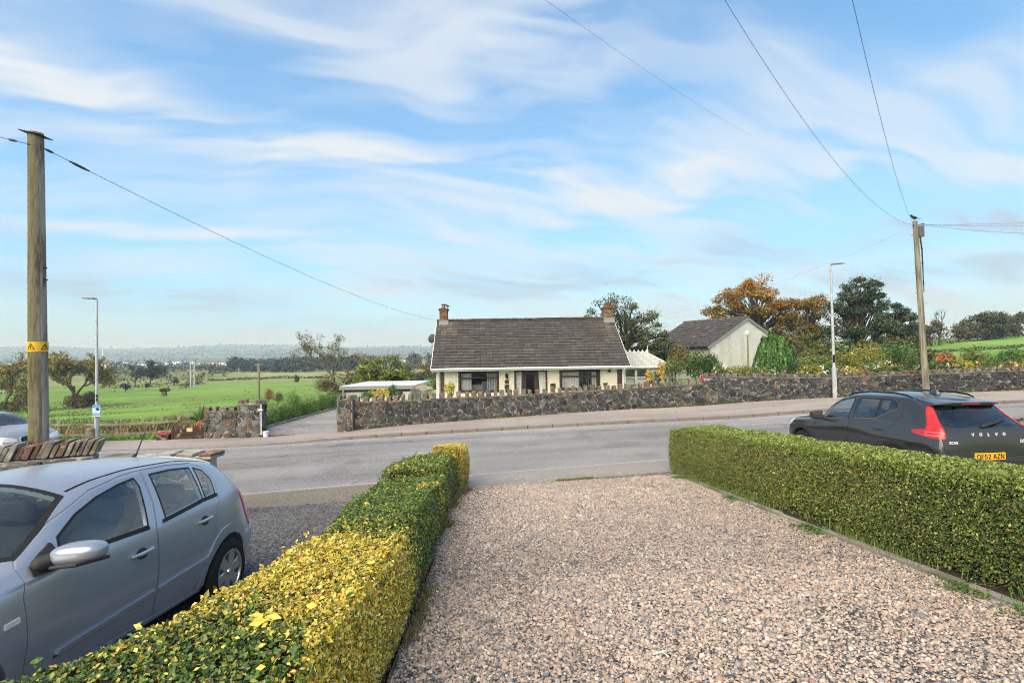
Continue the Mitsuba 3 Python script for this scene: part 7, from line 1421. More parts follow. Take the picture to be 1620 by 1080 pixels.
def cabin(car, u0, u1, wf, sides, front, rear, seat):
    """the hollow of the cabin, the window openings cut through to it, its lining and its seats; returns what to cut from body and doors"""
    box = m3.Manifold.cube((u1 - u0, 2, 2)).translate((u0, -1, wf)); inner = car.loft(-.028) ^ box
    holes = m3.Manifold()
    for g in sides: holes += car.prism(Polygon(g).buffer(-.004), .2, 1.4, 'v', both=True)
    holes += car.prism(front.buffer(-.03), wf + .5, 1.8, 'w') + car.prism(Polygon(rear).buffer(-.015) if not hasattr(rear, 'geom_type') else rear.buffer(-.015), u1 - .7, u1 + .6, 'u')
    car.put('lining', (car.loft(-.029) - car.loft(-.036)) ^ box - holes if 0 else ((car.loft(-.029) - car.loft(-.036)) ^ box) - holes, 'm_trim')
    car.put('floor', car.loft(-.037) ^ m3.Manifold.cube((u1 - u0, 2, .02)).translate((u0, -1, wf)), 'm_trim')
    us, ur, h = seat
    def seat_(u, v, w, hw_, top, name):
        hull = lambda P, r: m3.Manifold.batch_hull([m3.Manifold.sphere(r, 14).translate(p) for p in P])
        b = hull([(u - .45, v + s * hw_, wf + .22) for s in (-1, 1)] + [(u, v + s * hw_, wf + .16) for s in (-1, 1)], .06) + hull([(u + .0, v + s * hw_, wf + .22) for s in (-1, 1)] + [(u + .16, v + s * (hw_ - .03), top - .06) for s in (-1, 1)], .055)
        k = car.put(name, b, 'm_seat', None, 50); car.put('headrest', hull([(u + .185, v + s * min(hw_ * .5, .10), top + z) for s in (-1, 1) for z in (.07, .17)], .045), 'm_seat', k, 50)
    for v in (-.36, .36): seat_(us, v, 0, .19, h, 'front_seat'); seat_(ur, v, 0, .24, h - .02, 'rear_seat')
    car.put('dashboard', car.loft(-.04) ^ m3.Manifold.batch_hull([m3.Manifold.sphere(.05, 10).translate(p) for p in [(u0 + .25, s * .75, z) for s in (-1, 1) for z in (wf + .3, h - .10)] + [(u0 + .62, s * .75, h - .14) for s in (-1, 1)] + [(u0 + .5, s * .75, wf + .3) for s in (-1, 1)]]), 'm_trim')
    g = np.linspace(0, 2 * math.pi, 25); car.put('steering_wheel', tube(np.c_[us - .52 + .07 * np.sin(g), -.36 + .18 * np.cos(g), h - .08 + .17 * np.sin(g)], .016, 8, False), 'm_plastic')
    return inner, holes
def arches(car, ws, r, both=True, lo=.52):
    m = m3.Manifold()
    for u, wz in ws:
        c = m3.Manifold.cylinder(.8, r, r, 56).rotate((90, 0, 0)); m += c.translate((u, lo + .8, wz)) + c.translate((u, -lo, wz))
    return m
# ---------------------------------------------------------------- silver hatchback, near left
A = Car('hatchback_car', 'silver blue five door hatchback parked nose to camera at left beside the hedge', (-3.743, 1.849, .595), 1.545, -.078, 4.25, dict(
    wt=[(0, .60), (.06, .70), (.2, .78), (.6, .89), (1.0, .97), (1.2, 1.03), (1.5, 1.20), (1.88, 1.405), (2.2, 1.45), (2.6, 1.465), (3.2, 1.445), (3.65, 1.395), (3.86, 1.355), (3.92, 1.29), (4.06, 1.02), (4.16, .88), (4.21, .62), (4.25, .50)],
    wr=[(0, .56), (.2, .74), (.6, .85), (1.0, .925), (1.3, .975), (1.4, 1.01), (1.6, 1.125), (1.9, 1.285), (2.26, 1.385), (2.6, 1.412), (3.0, 1.41), (3.4, 1.375), (3.72, 1.315), (3.88, 1.22), (4.02, .99), (4.12, .86), (4.2, .60), (4.25, .48)],
    Wr=[(0, .50), (.2, .62), (.6, .70), (1.0, .735), (1.3, .735), (1.5, .69), (1.9, .595), (2.3, .57), (3.0, .56), (3.6, .53), (3.86, .52), (4.02, .62), (4.12, .62), (4.25, .58)],
    wbelt=[(0, .52), (.2, .68), (.6, .80), (1.0, .87), (1.3, .91), (1.6, .93), (2.5, .965), (3.4, 1.0), (3.8, 1.02), (4.0, .95), (4.12, .82), (4.2, .58), (4.25, .46)],
    Wb=[(0, .56), (.08, .66), (.2, .74), (.5, .80), (1.0, .825), (1.6, .83), (2.5, .83), (3.3, .805), (3.7, .77), (4.0, .705), (4.15, .66), (4.25, .60)],
    Wm=[(0, .60), (.08, .70), (.2, .78), (.5, .845), (1.0, .87), (2.5, .872), (3.4, .875), (3.8, .835), (4.0, .785), (4.15, .73), (4.25, .64)],
    wm=[(0, .46), (.3, .56), (1, .60), (3.4, .62), (4.1, .56), (4.25, .44)], Ws=[(0, .55), (.2, .72), (.6, .79), (3.6, .81), (4.1, .71), (4.25, .58)], wb=[(0, .25), (.3, .20), (.8, .20), (3.4, .23), (4.0, .28), (4.25, .38)]), 'm_paint_silver')
WH = [(.88, .316), (3.495, .316)]
arch = arches(A, WH, .362)
fdoor = [(1.35, .40), (1.31, .84), (1.355, .985), (1.42, 1.035), (1.70, 1.185), (2.06, 1.325), (2.36, 1.38), (2.58, 1.397), (2.53, 1.15), (2.462, .97), (2.45, .6), (2.462, .30), (1.9, .295), (1.45, .32)]
rdoor = [(2.605, 1.397), (2.95, 1.397), (3.29, 1.373), (3.45, 1.31), (3.495, 1.2), (3.44, 1.05), (3.31, .93), (3.225, .62), (3.08, .42), (2.95, .295), (2.475, .30), (2.462, .6), (2.475, .97), (2.545, 1.15)]
fglass = [(1.625, 1.02), (1.665, 1.09), (1.86, 1.195), (2.07, 1.272), (2.3, 1.325), (2.475, 1.347), (2.485, 1.29), (2.385, 1.0), (2.15, .988), (1.9, .98), (1.63, .985)]
rglass = [(2.665, 1.352), (2.92, 1.356), (3.215, 1.338), (3.16, 1.065), (2.60, 1.01)]; qglass = [(3.285, 1.328), (3.40, 1.29), (3.445, 1.21), (3.385, 1.075), (3.21, 1.062)]
rec = A.shell(.02, .012)
wscreen = Polygon([(1.13, 0), (1.16, .25), (1.24, .48), (1.405, .675), (1.60, .63), (1.90, .525), (1.885, .3), (1.875, 0), (1.885, -.3), (1.90, -.525), (1.60, -.63), (1.405, -.675), (1.24, -.48), (1.16, -.25)])
rscreen = [(-.42, 1.31), (.42, 1.31), (.50, 1.22), (.55, 1.06), (.45, 1.0), (-.45, 1.0), (-.55, 1.06), (-.50, 1.22)]
bonnet = Polygon([(.16, -.52), (.16, .52), (.6, .64), (1.0, .68), (1.22, .66), (1.13, .3), (1.10, 0), (1.13, -.3), (1.22, -.66), (1.0, -.68), (.6, -.64)])
cuts = A.prism(Polygon(fdoor).buffer(.005), .2, 1.4, 'v', both=True) + A.prism(Polygon(rdoor).buffer(.005), .2, 1.4, 'v', both=True) + A.prism(bonnet.buffer(.005), .6, 1.4, 'w')
body = A.loft(0) - (rec ^ cuts) - arch
AI, AH = cabin(A, 1.25, 4.0, .34, [fglass, rglass, qglass], wscreen, rscreen, (2.32, 3.12, .99)); A.put('body', body - AI - AH, 'm_paint_silver')
for sd in (1, -1):
    def sidep(poly): return A.shell(0, .0125) ^ (A.prism(Polygon(poly), .2, 1.4, 'v') if sd > 0 else A.prism(Polygon(poly), .2, 1.4, 'v').mirror((0, 1, 0)))
    for nm, poly, gls in (('front_door', fdoor, [fglass]), ('rear_door', rdoor, [rglass, qglass])):
        d = A.put(nm, sidep(poly) - AH, 'm_paint_silver')
        for g in gls:
            pz = A.prism(Polygon(g).buffer(.010), .2, 1.4, 'v'); pg = A.prism(Polygon(g).buffer(-.002).buffer(-.01).buffer(.01), .2, 1.4, 'v')
            if sd < 0: pz, pg = pz.mirror((0, 1, 0)), pg.mirror((0, 1, 0))
            A.put('seal', (A.shell(.002, .004) ^ pz) - AH, 'm_rubber', d); pane(A, 'window', .001, pg, 'm_pane_car', d)
        # waist rail
        wl = [(1.60, .972), (1.60, .99), (2.39, 1.005), (2.39, .972)] if nm == 'front_door' else [(2.55, .985), (2.56, 1.012), (3.16, 1.068), (3.42, 1.075), (3.40, 1.05), (3.16, 1.042)]
        pz = A.prism(Polygon(wl), .2, 1.4, 'v'); A.put('waist_rail', A.shell(.008, .004) ^ (pz if sd > 0 else pz.mirror((0, 1, 0))), 'm_rubber', d)
        st = [(1.55, .405), (1.58, .44), (2.445, .508), (2.445, .468)] if nm == 'front_door' else [(2.482, .51), (3.14, .562), (3.13, .522), (2.482, .472)]
        pz = A.prism(Polygon(st).buffer(-.008).buffer(.008), .2, 1.4, 'v'); A.put('rubbing_strip', A.shell(.016, .004) ^ (pz if sd > 0 else pz.mirror((0, 1, 0))), 'm_paint_silver', d)
        st2 = [(u, w - .028 if i in (0, 3) else w - .045) for i, (u, w) in enumerate(st)]; pz = A.prism(Polygon([(st[0][0], st[0][1] - .009), (st[-1][0], st[-1][1] - .009), (st[-1][0], st[-1][1] + .004), (st[0][0], st[0][1] + .004)]), .2, 1.4, 'v'); A.put('strip_shadow_gap', A.shell(.006, .004) ^ (pz if sd > 0 else pz.mirror((0, 1, 0))), 'm_plastic', d)
        hu0, hu1, hw_ = (2.17, 2.385, .828) if nm == 'front_door' else (3.01, 3.21, .89)
        hv = [A.v_at(u, hw_) for u in (hu0, (hu0 + hu1) / 2, hu1)]
        A.capsule('handle', [(hu0, sd * (hv[0] + .012), hw_ - .006), (hu0 + .05, sd * (hv[1] + .034), hw_), (hu1 - .05, sd * (hv[1] + .034), hw_ + .006), (hu1, sd * (hv[2] + .012), hw_ + .008)], (.012, .015, .015, .012), 'm_paint_silver', d)
        q = Point((hu0 + hu1) / 2, hw_ - .008).buffer(.05, 24); pz = A.prism(affinity.scale(q, 1.3, .8), .2, 1.4, 'v'); A.put('handle_recess', A.shell(.0015, .004) ^ (pz if sd > 0 else pz.mirror((0, 1, 0))), 'm_plastic', d)
    tri_ = [(1.385, .93), (1.41, .975), (1.605, 1.085), (1.60, 1.0), (1.57, .93)]; pz = A.prism(Polygon(tri_).buffer(-.01).buffer(.01), .2, 1.4, 'v'); A.put('mirror_base', A.shell(.007, .004) ^ (pz if sd > 0 else pz.mirror((0, 1, 0))), 'm_plastic')
    # door mirror
    vb = A.v_at(1.5, .96)
    mk = A.capsule('mirror', [(1.46, sd * (vb - .0), .985), (1.50, sd * (vb + .05), 1.005), (1.52, sd * (vb + .10), 1.02)], (.05, .042, .05), 'm_plastic')
    sp_ = trimesh.creation.uv_sphere(1.0, count=[28, 40]); q = np.array(sp_.vertices); q = np.sign(q) * np.abs(q) ** .72; tp = 1 - .16 * (q[:, 1] + 1) / 2 - .10 * np.clip(-q[:, 1], 0, 1)
    q = np.c_[1.535 + .088 * q[:, 0] * (.92 + .08 * q[:, 1]) + .02 * q[:, 1], sd * (vb + .175 + .150 * q[:, 1]), 1.030 + .012 * q[:, 1] + .072 * q[:, 2] * tp * (1 + .10 * q[:, 0])]
    A.put('cover', (q, sp_.faces if sd > 0 else np.array(sp_.faces)[:, ::-1]), 'm_paint_silver', mk, True)
    A.put('mirror_glass', m3.Manifold.hull_points(np.array([(1.642, sd * (vb + v), w) for v in (.10, .26) for w in (.985, 1.07)] + [(1.63, sd * (vb + v), w) for v in (.10, .26) for w in (.985, 1.07)], np.float32)), 'm_glass_car', mk)
    A.put('mirror_trim', m3.Manifold.batch_hull([m3.Manifold.sphere(.012, 10).translate((u, sd * (vb + v - .01), w)) for u, v, w in ((1.41, .12, .975), (1.41, .27, .99), (1.63, .12, .96), (1.63, .30, .98))]), 'm_plastic', mk)
    ind = [(1.185, .705), (1.185, .735), (1.275, .745), (1.275, .715)]; pz = A.prism(Polygon(ind), .2, 1.4, 'v'); A.put('side_indicator', A.shell(.006, .004) ^ (pz if sd > 0 else pz.mirror((0, 1, 0))), 'm_lens_clear')
    ann = {}
    for (u, wz), nm in zip(WH, ('front', 'rear')):
        ring = Point(u, wz).buffer(.445, 40).difference(Point(u, wz).buffer(.363, 56)).intersection(sbox(u - .5, .30, u + .5, 1)); pz = A.prism(ring, .4, 1.4, 'v'); A.put('arch_lip', A.shell(.012, .004) ^ (pz if sd > 0 else pz.mirror((0, 1, 0))), 'm_paint_silver')
    tl = [(3.86, 1.0), (3.93, 1.03), (4.04, 1.0), (4.2, .84), (4.22, .62), (4.06, .63), (3.95, .80)]; pz = A.prism(Polygon(tl).buffer(-.02).buffer(.02), .48, 1.2, 'v'); A.put('tail_light', A.shell(.005, .004) ^ (pz if sd > 0 else pz.mirror((0, 1, 0))), 'm_lens_red')
    hl = [(.02, .58), (.06, .70), (.25, .78), (.52, .85), (.55, .80), (.35, .66), (.12, .58)]; pz = A.prism(Polygon(hl), .38, 1.2, 'v'); A.put('headlight', A.shell(.005, .004) ^ (pz if sd > 0 else pz.mirror((0, 1, 0))), 'm_lens_clear')
    for i, (u, wz) in enumerate(WH): A.wheel(u, sd, .316, .205, .205, .775)
    rl = Polygon([(1.95, .505 * 1), (2.3, .52), (3.0, .515), (3.70, .475), (3.70, .462), (3.0, .502), (2.3, .507), (1.95, .49)]); pz = A.prism(rl, 1.2, 1.6, 'w'); A.put('roof_strip', A.shell(.003, .006) ^ (pz if sd > 0 else pz.mirror((0, 1, 0))), 'm_rubber')
    pil = Polygon([(3.50, 1.30), (3.60, 1.30), (3.70, 1.29), (3.86, 1.07), (3.62, 1.04)]); 
A.put('bonnet', A.shell(0, .0125) ^ A.prism(bonnet, .6, 1.4, 'w'), 'm_paint_silver')
sc2 = wscreen.buffer(.008); k = A.put('windscreen_seal', (A.shell(.002, .004) ^ A.prism(sc2, .88, 1.6, 'w')) - AH, 'm_rubber'); pane(A, 'windscreen', .001, A.prism(wscreen.buffer(-.022), .88, 1.6, 'w'), 'm_pane_car')
pane(A, 'rear_window', .001, A.prism(Polygon(rscreen), 3.7, 4.4, 'u'), 'm_pane_car')
sp = A.shell(.014, .006) ^ A.prism(Polygon([(3.72, -.50), (3.72, .50), (3.95, .50), (3.97, 0), (3.95, -.50)]), 1.27, 1.5, 'w'); A.put('spoiler', sp, 'm_paint_silver')
A.put('front_bumper', A.shell(.008, .004) ^ A.prism(Polygon([(-.7, .27), (.7, .27), (.7, .46), (-.7, .46)]), -.1, .5, 'u'), 'm_paint_silver')
A.put('grille', A.shell(.01, .004) ^ A.prism(Polygon([(-.40, .56), (.40, .56), (.46, .68), (-.46, .68)]), -.1, .4, 'u'), 'm_plastic'); A.put('grille_bar', A.shell(.02, .002) ^ A.prism(Polygon([(-.42, .64), (.42, .64), (.42, .66), (-.42, .66)]), -.1, .4, 'u'), 'm_chrome')
A.put('rear_bumper', A.shell(.014, .004) ^ A.prism(Polygon([(3.9, .30), (4.4, .36), (4.4, .62), (4.14, .62), (3.98, .60), (3.88, .45)]), .0, 1.4, 'v', both=True), 'm_paint_silver')
A.put('sill', A.shell(.012, .004) ^ A.prism(Polygon([(1.27, .20), (1.25, .285), (3.1, .285), (3.12, .20)]), .2, 1.4, 'v', both=True), 'm_paint_silver')
m = m3.Manifold.cylinder(.02, .03, .018, 14); A.put('aerial', (np.vstack([tube([(3.3, 0, 1.435), (3.33, 0, 1.46)], [.02, .012], 8)[0]]), tube([(3.3, 0, 1.435), (3.33, 0, 1.46)], [.02, .012], 8)[1]), 'm_plastic'); A.put('aerial', tube([(3.33, 0, 1.455), (3.46, 0, 1.70)], [.008, .005], 6), 'm_plastic')
m = m3.Manifold.cube((1.5, .9, .01)).translate((1.3, -.45, .21)); A.put('underbody', m, 'm_seam')
# ---------------------------------------------------------------- black SUV beyond the right hedge
B = Car('suv_car', 'black compact SUV parked behind the right hedge with yellow rear number plate', (7.353, 13.216, .17), -1.496, .024, 4.43, dict(
    wt=[(0, .70), (.05, .82), (.15, .93), (.4, 1.0), (.9, 1.06), (1.15, 1.10), (1.3, 1.18), (1.6, 1.42), (1.92, 1.585), (2.3, 1.632), (2.8, 1.64), (3.3, 1.625), (3.8, 1.58), (4.0, 1.54), (4.06, 1.47), (4.2, 1.29), (4.34, 1.14), (4.40, 1.08), (4.425, .9), (4.43, .66)],
    wr=[(0, .65), (.15, .85), (.4, .93), (.9, .99), (1.2, 1.025), (1.45, 1.12), (1.66, 1.34), (1.96, 1.495), (2.4, 1.555), (2.9, 1.565), (3.3, 1.55), (3.7, 1.50), (3.95, 1.43), (4.09, 1.31), (4.24, 1.17), (4.37, 1.08), (4.41, .92), (4.43, .64)],
    Wr=[(0, .55), (.15, .68), (.4, .76), (.9, .80), (1.2, .79), (1.45, .75), (1.7, .68), (2.0, .625), (2.5, .615), (3.3, .615), (3.8, .60), (4.0, .625), (4.1, .65), (4.3, .74), (4.43, .70)],
    wbelt=[(0, .62), (.15, .80), (.4, .89), (1, .96), (1.5, 1.0), (2.4, 1.05), (3.2, 1.09), (3.8, 1.12), (4.15, 1.08), (4.33, .98), (4.41, .84), (4.43, .62)],
    Wb=[(0, .60), (.1, .72), (.4, .84), (1.0, .89), (1.5, .885), (2.5, .885), (3.3, .875), (3.9, .85), (4.2, .82), (4.38, .79), (4.43, .72)],
    Wm=[(0, .62), (.1, .76), (.4, .89), (1, .925), (2.2, .91), (3.3, .93), (3.9, .915), (4.2, .875), (4.38, .84), (4.43, .74)],
    wm=[(0, .55), (.4, .68), (1, .72), (3.4, .80), (4.1, .80), (4.43, .58)], Ws=[(0, .60), (.3, .80), (.8, .85), (3.6, .86), (4.2, .80), (4.43, .70)], wb=[(0, .3), (.3, .24), (3.9, .26), (4.43, .40)]), 'm_paint_black')
WB_ = [(.86, .36), (3.56, .36)]
fd = [(1.18, .38), (1.16, .60), (1.18, .80), (1.42, 1.0), (1.49, 1.12), (1.66, 1.355), (1.9, 1.475), (2.345, 1.535), (2.39, 1.1), (2.30, .66), (2.30, .36)]
rd = [(2.365, 1.537), (2.9, 1.548), (3.3, 1.535), (3.52, 1.43), (3.585, 1.3), (3.50, 1.1), (3.24, .83), (3.10, .62), (3.02, .40), (2.318, .36), (2.318, .66), (2.41, 1.1)]
fg = [(1.52, 1.055), (1.67, 1.29), (1.84, 1.405), (2.05, 1.46), (2.285, 1.492), (2.32, 1.11), (1.9, 1.075)]; rg = [(2.465, 1.125), (2.425, 1.495), (2.96, 1.505), (3.02, 1.185)]; qg = [(3.005, 1.505), (3.27, 1.497), (3.375, 1.44), (3.42, 1.365), (3.065, 1.195)]
ws2 = Polygon([(1.17, 0), (1.2, .3), (1.30, .55), (1.45, .70), (1.72, .64), (1.96, .575), (1.92, .3), (1.91, 0), (1.92, -.3), (1.96, -.575), (1.72, -.64), (1.45, -.70), (1.30, -.55), (1.2, -.3)])
gate = Polygon([(-.64, 1.46), (.64, 1.46), (.73, 1.14), (.775, 1.06), (.76, .80), (.62, .66), (-.62, .66), (-.76, .80), (-.775, 1.06), (-.73, 1.14)])
rec = B.shell(.02, .012); cuts = B.prism(Polygon(fd).buffer(.004), .2, 1.4, 'v', both=True) + B.prism(Polygon(rd).buffer(.004), .2, 1.4, 'v', both=True) + B.prism(gate.buffer(.004), 3.95, 4.6, 'u')
RW = Polygon([(-.53, 1.445), (.53, 1.445), (.63, 1.20), (.665, 1.135), (.4, 1.12), (-.4, 1.12), (-.665, 1.135), (-.63, 1.20)])
BI, BHo = cabin(B, 1.3, 4.25, .42, [fg, rg, qg], ws2, RW, (2.3, 3.1, 1.08)); B.put('body', B.loft(0) - (rec ^ cuts) - arches(B, WB_, .40) - BI - BHo, 'm_paint_black')
TG = B.put('tailgate', (B.shell(0, .0125) ^ B.prism(gate, 3.95, 4.6, 'u')) - BHo, 'm_paint_black')
mir = lambda m, sd: m if sd > 0 else m.mirror((0, 1, 0))
for sd in (1, -1):
    for nm, poly, gls in (('front_door', fd, [fg]), ('rear_door', rd, [rg, qg])):
        d = B.put(nm, (B.shell(0, .0125) ^ mir(B.prism(Polygon(poly), .2, 1.4, 'v'), sd)) - BHo, 'm_paint_black')
        for g in gls:
            B.put('seal', (B.shell(.002, .004) ^ mir(B.prism(Polygon(g).buffer(.018), .2, 1.4, 'v'), sd)) - BHo, 'm_rubber', d); pane(B, 'window', .001, mir(B.prism(Polygon(g).buffer(-.012).buffer(.012), .2, 1.4, 'v'), sd), 'm_pane_car' if g is fg else 'm_pane_tint', d)
        tr = [(1.50, 1.03), (1.50, 1.045), (2.33, 1.10), (2.33, 1.082)] if nm == 'front_door' else [(2.44, 1.10), (2.44, 1.117), (3.03, 1.172), (3.44, 1.372), (3.455, 1.36), (3.04, 1.155)]
        B.put('trim', B.shell(.007, .004) ^ mir(B.prism(Polygon(tr), .2, 1.4, 'v'), sd), 'm_plastic_grey', d)
        hu0, hu1, hw_ = (1.99, 2.21, .915) if nm == 'front_door' else (3.05, 3.28, .985); hv = B.v_at((hu0 + hu1) / 2, hw_)
        B.capsule('handle', [(hu0, sd * (hv + .01), hw_), (hu0 + .05, sd * (hv + .034), hw_ + .003), (hu1 - .05, sd * (hv + .034), hw_ + .006), (hu1, sd * (hv + .01), hw_ + .006)], (.012, .015, .015, .012), 'm_paint_black', d)
    vb = B.v_at(1.55, 1.03); mk = B.capsule('mirror', [(1.52, sd * (vb - .02), 1.04), (1.55, sd * (vb + .07), 1.06)], (.035, .03), 'm_plastic')
    B.put('cover', m3.Manifold.batch_hull([m3.Manifold.sphere(.03, 14).translate((u, sd * (vb + v), w)) for u, v, w in ((1.50, .08, 1.06), (1.50, .08, 1.16), (1.62, .08, 1.05), (1.62, .08, 1.18), (1.52, .24, 1.07), (1.53, .24, 1.15), (1.62, .25, 1.06), (1.62, .25, 1.17))]), 'm_paint_black', mk, 50)
    tlp = Polygon([(3.93, 1.455), (4.00, 1.45), (4.12, 1.335), (4.26, 1.20), (4.42, 1.13), (4.5, 1.05), (4.5, .955), (4.28, .945), (3.93, 1.005), (3.90, 1.04), (3.93, 1.065), (4.13, 1.085), (4.12, 1.16), (4.02, 1.31)]).buffer(-.012).buffer(.012)
    TL = B.put('tail_light', B.shell(.009, .004) ^ mir(B.prism(tlp, .53, 1.2, 'v') ^ B.prism(Polygon([(.545, 1.47), (.61, 1.30), (.67, 1.18), (.71, 1.10), (.72, .93), (1.1, .93), (1.1, 1.6), (.545, 1.6)]), 3.5, 4.7, 'u'), sd), 'm_lens_red')
    B.put('lens', (B.shell(.0115, -.0088) ^ mir(B.prism(sbox(4.15, .985, 4.40, 1.055).difference(sbox(4.17, 1.005, 4.38, 1.035)), .72, 1.2, 'v'), sd)), 'm_lens_red2', TL)
    for (u, wz) in WB_:
        ring = Point(u, wz).buffer(.465, 40).difference(Point(u, wz).buffer(.401, 56)).intersection(sbox(u - .6, .34, u + .6, 1.2)); B.put('arch_cladding', B.shell(.012, .004) ^ mir(B.prism(ring, .4, 1.4, 'v'), sd), 'm_plastic'); B.wheel(u, sd, .36, .235, .225, .80, 5)
    # roof rails
    zz = [(2.0, 1.515), (2.15, 1.585), (2.6, 1.625), (3.2, 1.622), (3.5, 1.59), (3.62, 1.545)]
    P = np.array([(u, sd * .575, w + .012) for u, w in zz]); B.put('roof_rail', tube(P, [.012, .018, .018, .018, .018, .012], 8), 'm_black_gloss')
    hl = [(.03, .74), (.08, .86), (.3, .92), (.5, .92), (.40, .82), (.2, .74)]; B.put('headlight', B.shell(.005, .004) ^ mir(B.prism(Polygon(hl), .45, 1.2, 'v'), sd), 'm_lens_clear')
    B.put('rear_reflector', B.shell(.008, .004) ^ mir(B.prism(Polygon([(.50, .49), (.74, .49), (.74, .53), (.50, .53)]), 4.2, 4.6, 'u'), sd), 'm_lens_red')
pane(B, 'windscreen', .001, B.prism(ws2, 1.02, 1.7, 'w'), 'm_pane_car')
RW = Polygon([(-.53, 1.445), (.53, 1.445), (.63, 1.20), (.665, 1.135), (.4, 1.12), (-.4, 1.12), (-.665, 1.135), (-.63, 1.20)])
pane(B, 'rear_window', .001, B.prism(RW, 3.95, 4.6, 'u'), 'm_pane_tint', TG)
# spoiler over the rear window
m = m3.Manifold.batch_hull([m3.Manifold.sphere(r, 12).translate(p) for r, p in [(.014, (3.62, y, 1.545)) for y in (-.50, .50)] + [(.014, (3.62, 0, 1.585))] + [(.014, (4.05, y, 1.475)) for y in (-.57, .57)] + [(.016, (4.13, y, 1.495)) for y in (-.35, 0, .35)] + [(.014, (3.95, y, 1.45)) for y in (-.575, .575)] + [(.014, (4.12, y, 1.465)) for y in (-.3, .3)]])
B.put('spoiler', m, 'm_paint_black'); B.put('brake_light', cbx(4.125, 4.148, -.16, .16, 1.472, 1.49, .004), 'm_lens_red')
# wiper, fin, letters, plate, bumper
ua = B.u_at(-.05, 1.13); B.capsule('wiper', [(ua + .03, .05, 1.135), (ua + .045, -.02, 1.16), (B.u_at(-.25, 1.18) + .03, -.25, 1.185), (B.u_at(-.46, 1.215) + .025, -.46, 1.225)], (.03, .026, .018, .010), 'm_plastic', TG)
m = m3.Manifold.batch_hull([m3.Manifold.sphere(.006, 8).translate(p) for p in ((3.30, 0, 1.64), (3.52, .035, 1.615), (3.52, -.035, 1.615), (3.50, .012, 1.695), (3.50, -.012, 1.695), (3.56, 0, 1.62), (3.36, .03, 1.63), (3.36, -.03, 1.63))]); B.put('shark_fin', m, 'm_paint_black')
B.text('VOLVO', .047, -.015, .985, 'lettering', 'm_letter', -.002, True, .008, .135, TG); B.text('XC40', .042, .60, .865, 'lettering', 'm_letter', -.002, True, .007, 0, TG); B.text('D3', .046, -.60, .865, 'lettering', 'm_letter', -.002, True, .007, 0, TG)
pu = max(B.u_at(v, w) for v in (-.26, 0, .26) for w in (.60, .70)) + .012
PL = B.put('number_plate', cbx(pu - .03, pu, -.265, .265, .60, .715, .004), 'm_plate_yellow'); m = meshkit.text_mesh('OE52 AZN', .075, .003, True); v = np.array(m.vertices); c = (m.bounds[0] + m.bounds[1]) / 2; sc_ = .47 / np.ptp(m.bounds[:, 0])
B.put('characters', (np.c_[pu - .0005 + v[:, 2], -(v[:, 0] - c[0]) * sc_, .6575 + (v[:, 1] - c[1])], m.faces), 'm_signblack', PL, False)
B.put('rear_bumper', B.shell(.022, .004) ^ B.prism(Polygon([(3.98, .30), (4.6, .36), (4.6, .56), (4.25, .575), (4.02, .62), (3.94, .45)]), 0, 1.4, 'v', both=True), 'm_plastic')
B.put('sill_cladding', B.shell(.014, .004) ^ B.prism(Polygon([(1.28, .24), (1.28, .40), (3.1, .42), (3.12, .24)]), .2, 1.4, 'v', both=True), 'm_plastic')
B.put('bonnet', B.shell(.003, .004) ^ B.prism(Polygon([(.22, -.60), (.22, .60), (.9, .70), (1.16, .66), (1.12, 0), (1.16, -.66), (.9, -.70)]), .8, 1.3, 'w'), 'm_paint_black')
# ---------------------------------------------------------------- silver car behind the pole, far left
zc_ = float(road_z(-15.6, 18.2))
_cc = at(64, 694, 18.4); _yaw = math.pi + math.radians(38)
_bu = np.array([math.cos(_yaw), math.sin(_yaw), 0]); _bu = np.array([-math.sin(math.radians(67)), math.cos(math.radians(67)), 0]); _yaw = math.atan2(_bu[1], _bu[0])
D = Car('saloon_car', 'pearl silver car partly hidden behind the mossy utility pole at far left', (_cc[0], 18.1, float(road_z(_cc[0], 17.6)) + .02), _yaw, 0, 4.6, dict(
    wt=[(0, .66), (.05, .78), (.12, .86), (.3, .93), (.9, 1.02), (1.35, 1.06), (1.55, 1.12), (2.0, 1.36), (2.3, 1.45), (2.8, 1.48), (3.5, 1.44), (3.9, 1.32), (4.25, 1.12), (4.5, 1.05), (4.58, .8), (4.6, .62)],
    wr=[(0, .62), (.12, .80), (.3, .87), (.9, .96), (1.4, 1.0), (1.6, 1.06), (2.0, 1.24), (2.4, 1.38), (2.8, 1.42), (3.5, 1.37), (3.9, 1.25), (4.25, 1.06), (4.5, .98), (4.58, .76), (4.6, .58)],
    Wr=[(0, .60), (.12, .68), (.3, .72), (.9, .77), (1.4, .77), (1.6, .74), (2.0, .64), (2.4, .58), (3.5, .56), (3.9, .60), (4.3, .68), (4.6, .62)],
    wbelt=[(0, .58), (.12, .74), (.3, .82), (.9, .91), (1.5, .95), (2.5, .98), (3.9, 1.0), (4.4, .93), (4.6, .56)], Wb=[(0, .64), (.06, .74), (.2, .81), (.5, .86), (1.2, .885), (3.5, .88), (4.3, .80), (4.6, .66)],
    Wm=[(0, .66), (.06, .78), (.2, .85), (.5, .90), (1.2, .92), (3.5, .92), (4.3, .85), (4.6, .70)], wm=[(0, .5), (.3, .62), (1, .66), (3.6, .68), (4.6, .54)], Ws=[(0, .60), (.3, .80), (.8, .85), (3.8, .85), (4.6, .68)], wb=[(0, .25), (.3, .2), (4.0, .22), (4.6, .35)]), 'm_paint_pearl')
WD = [(.86, .34), (3.72, .34)]
D.put('body', D.loft(0) - arches(D, WD, .385), 'm_paint_pearl')
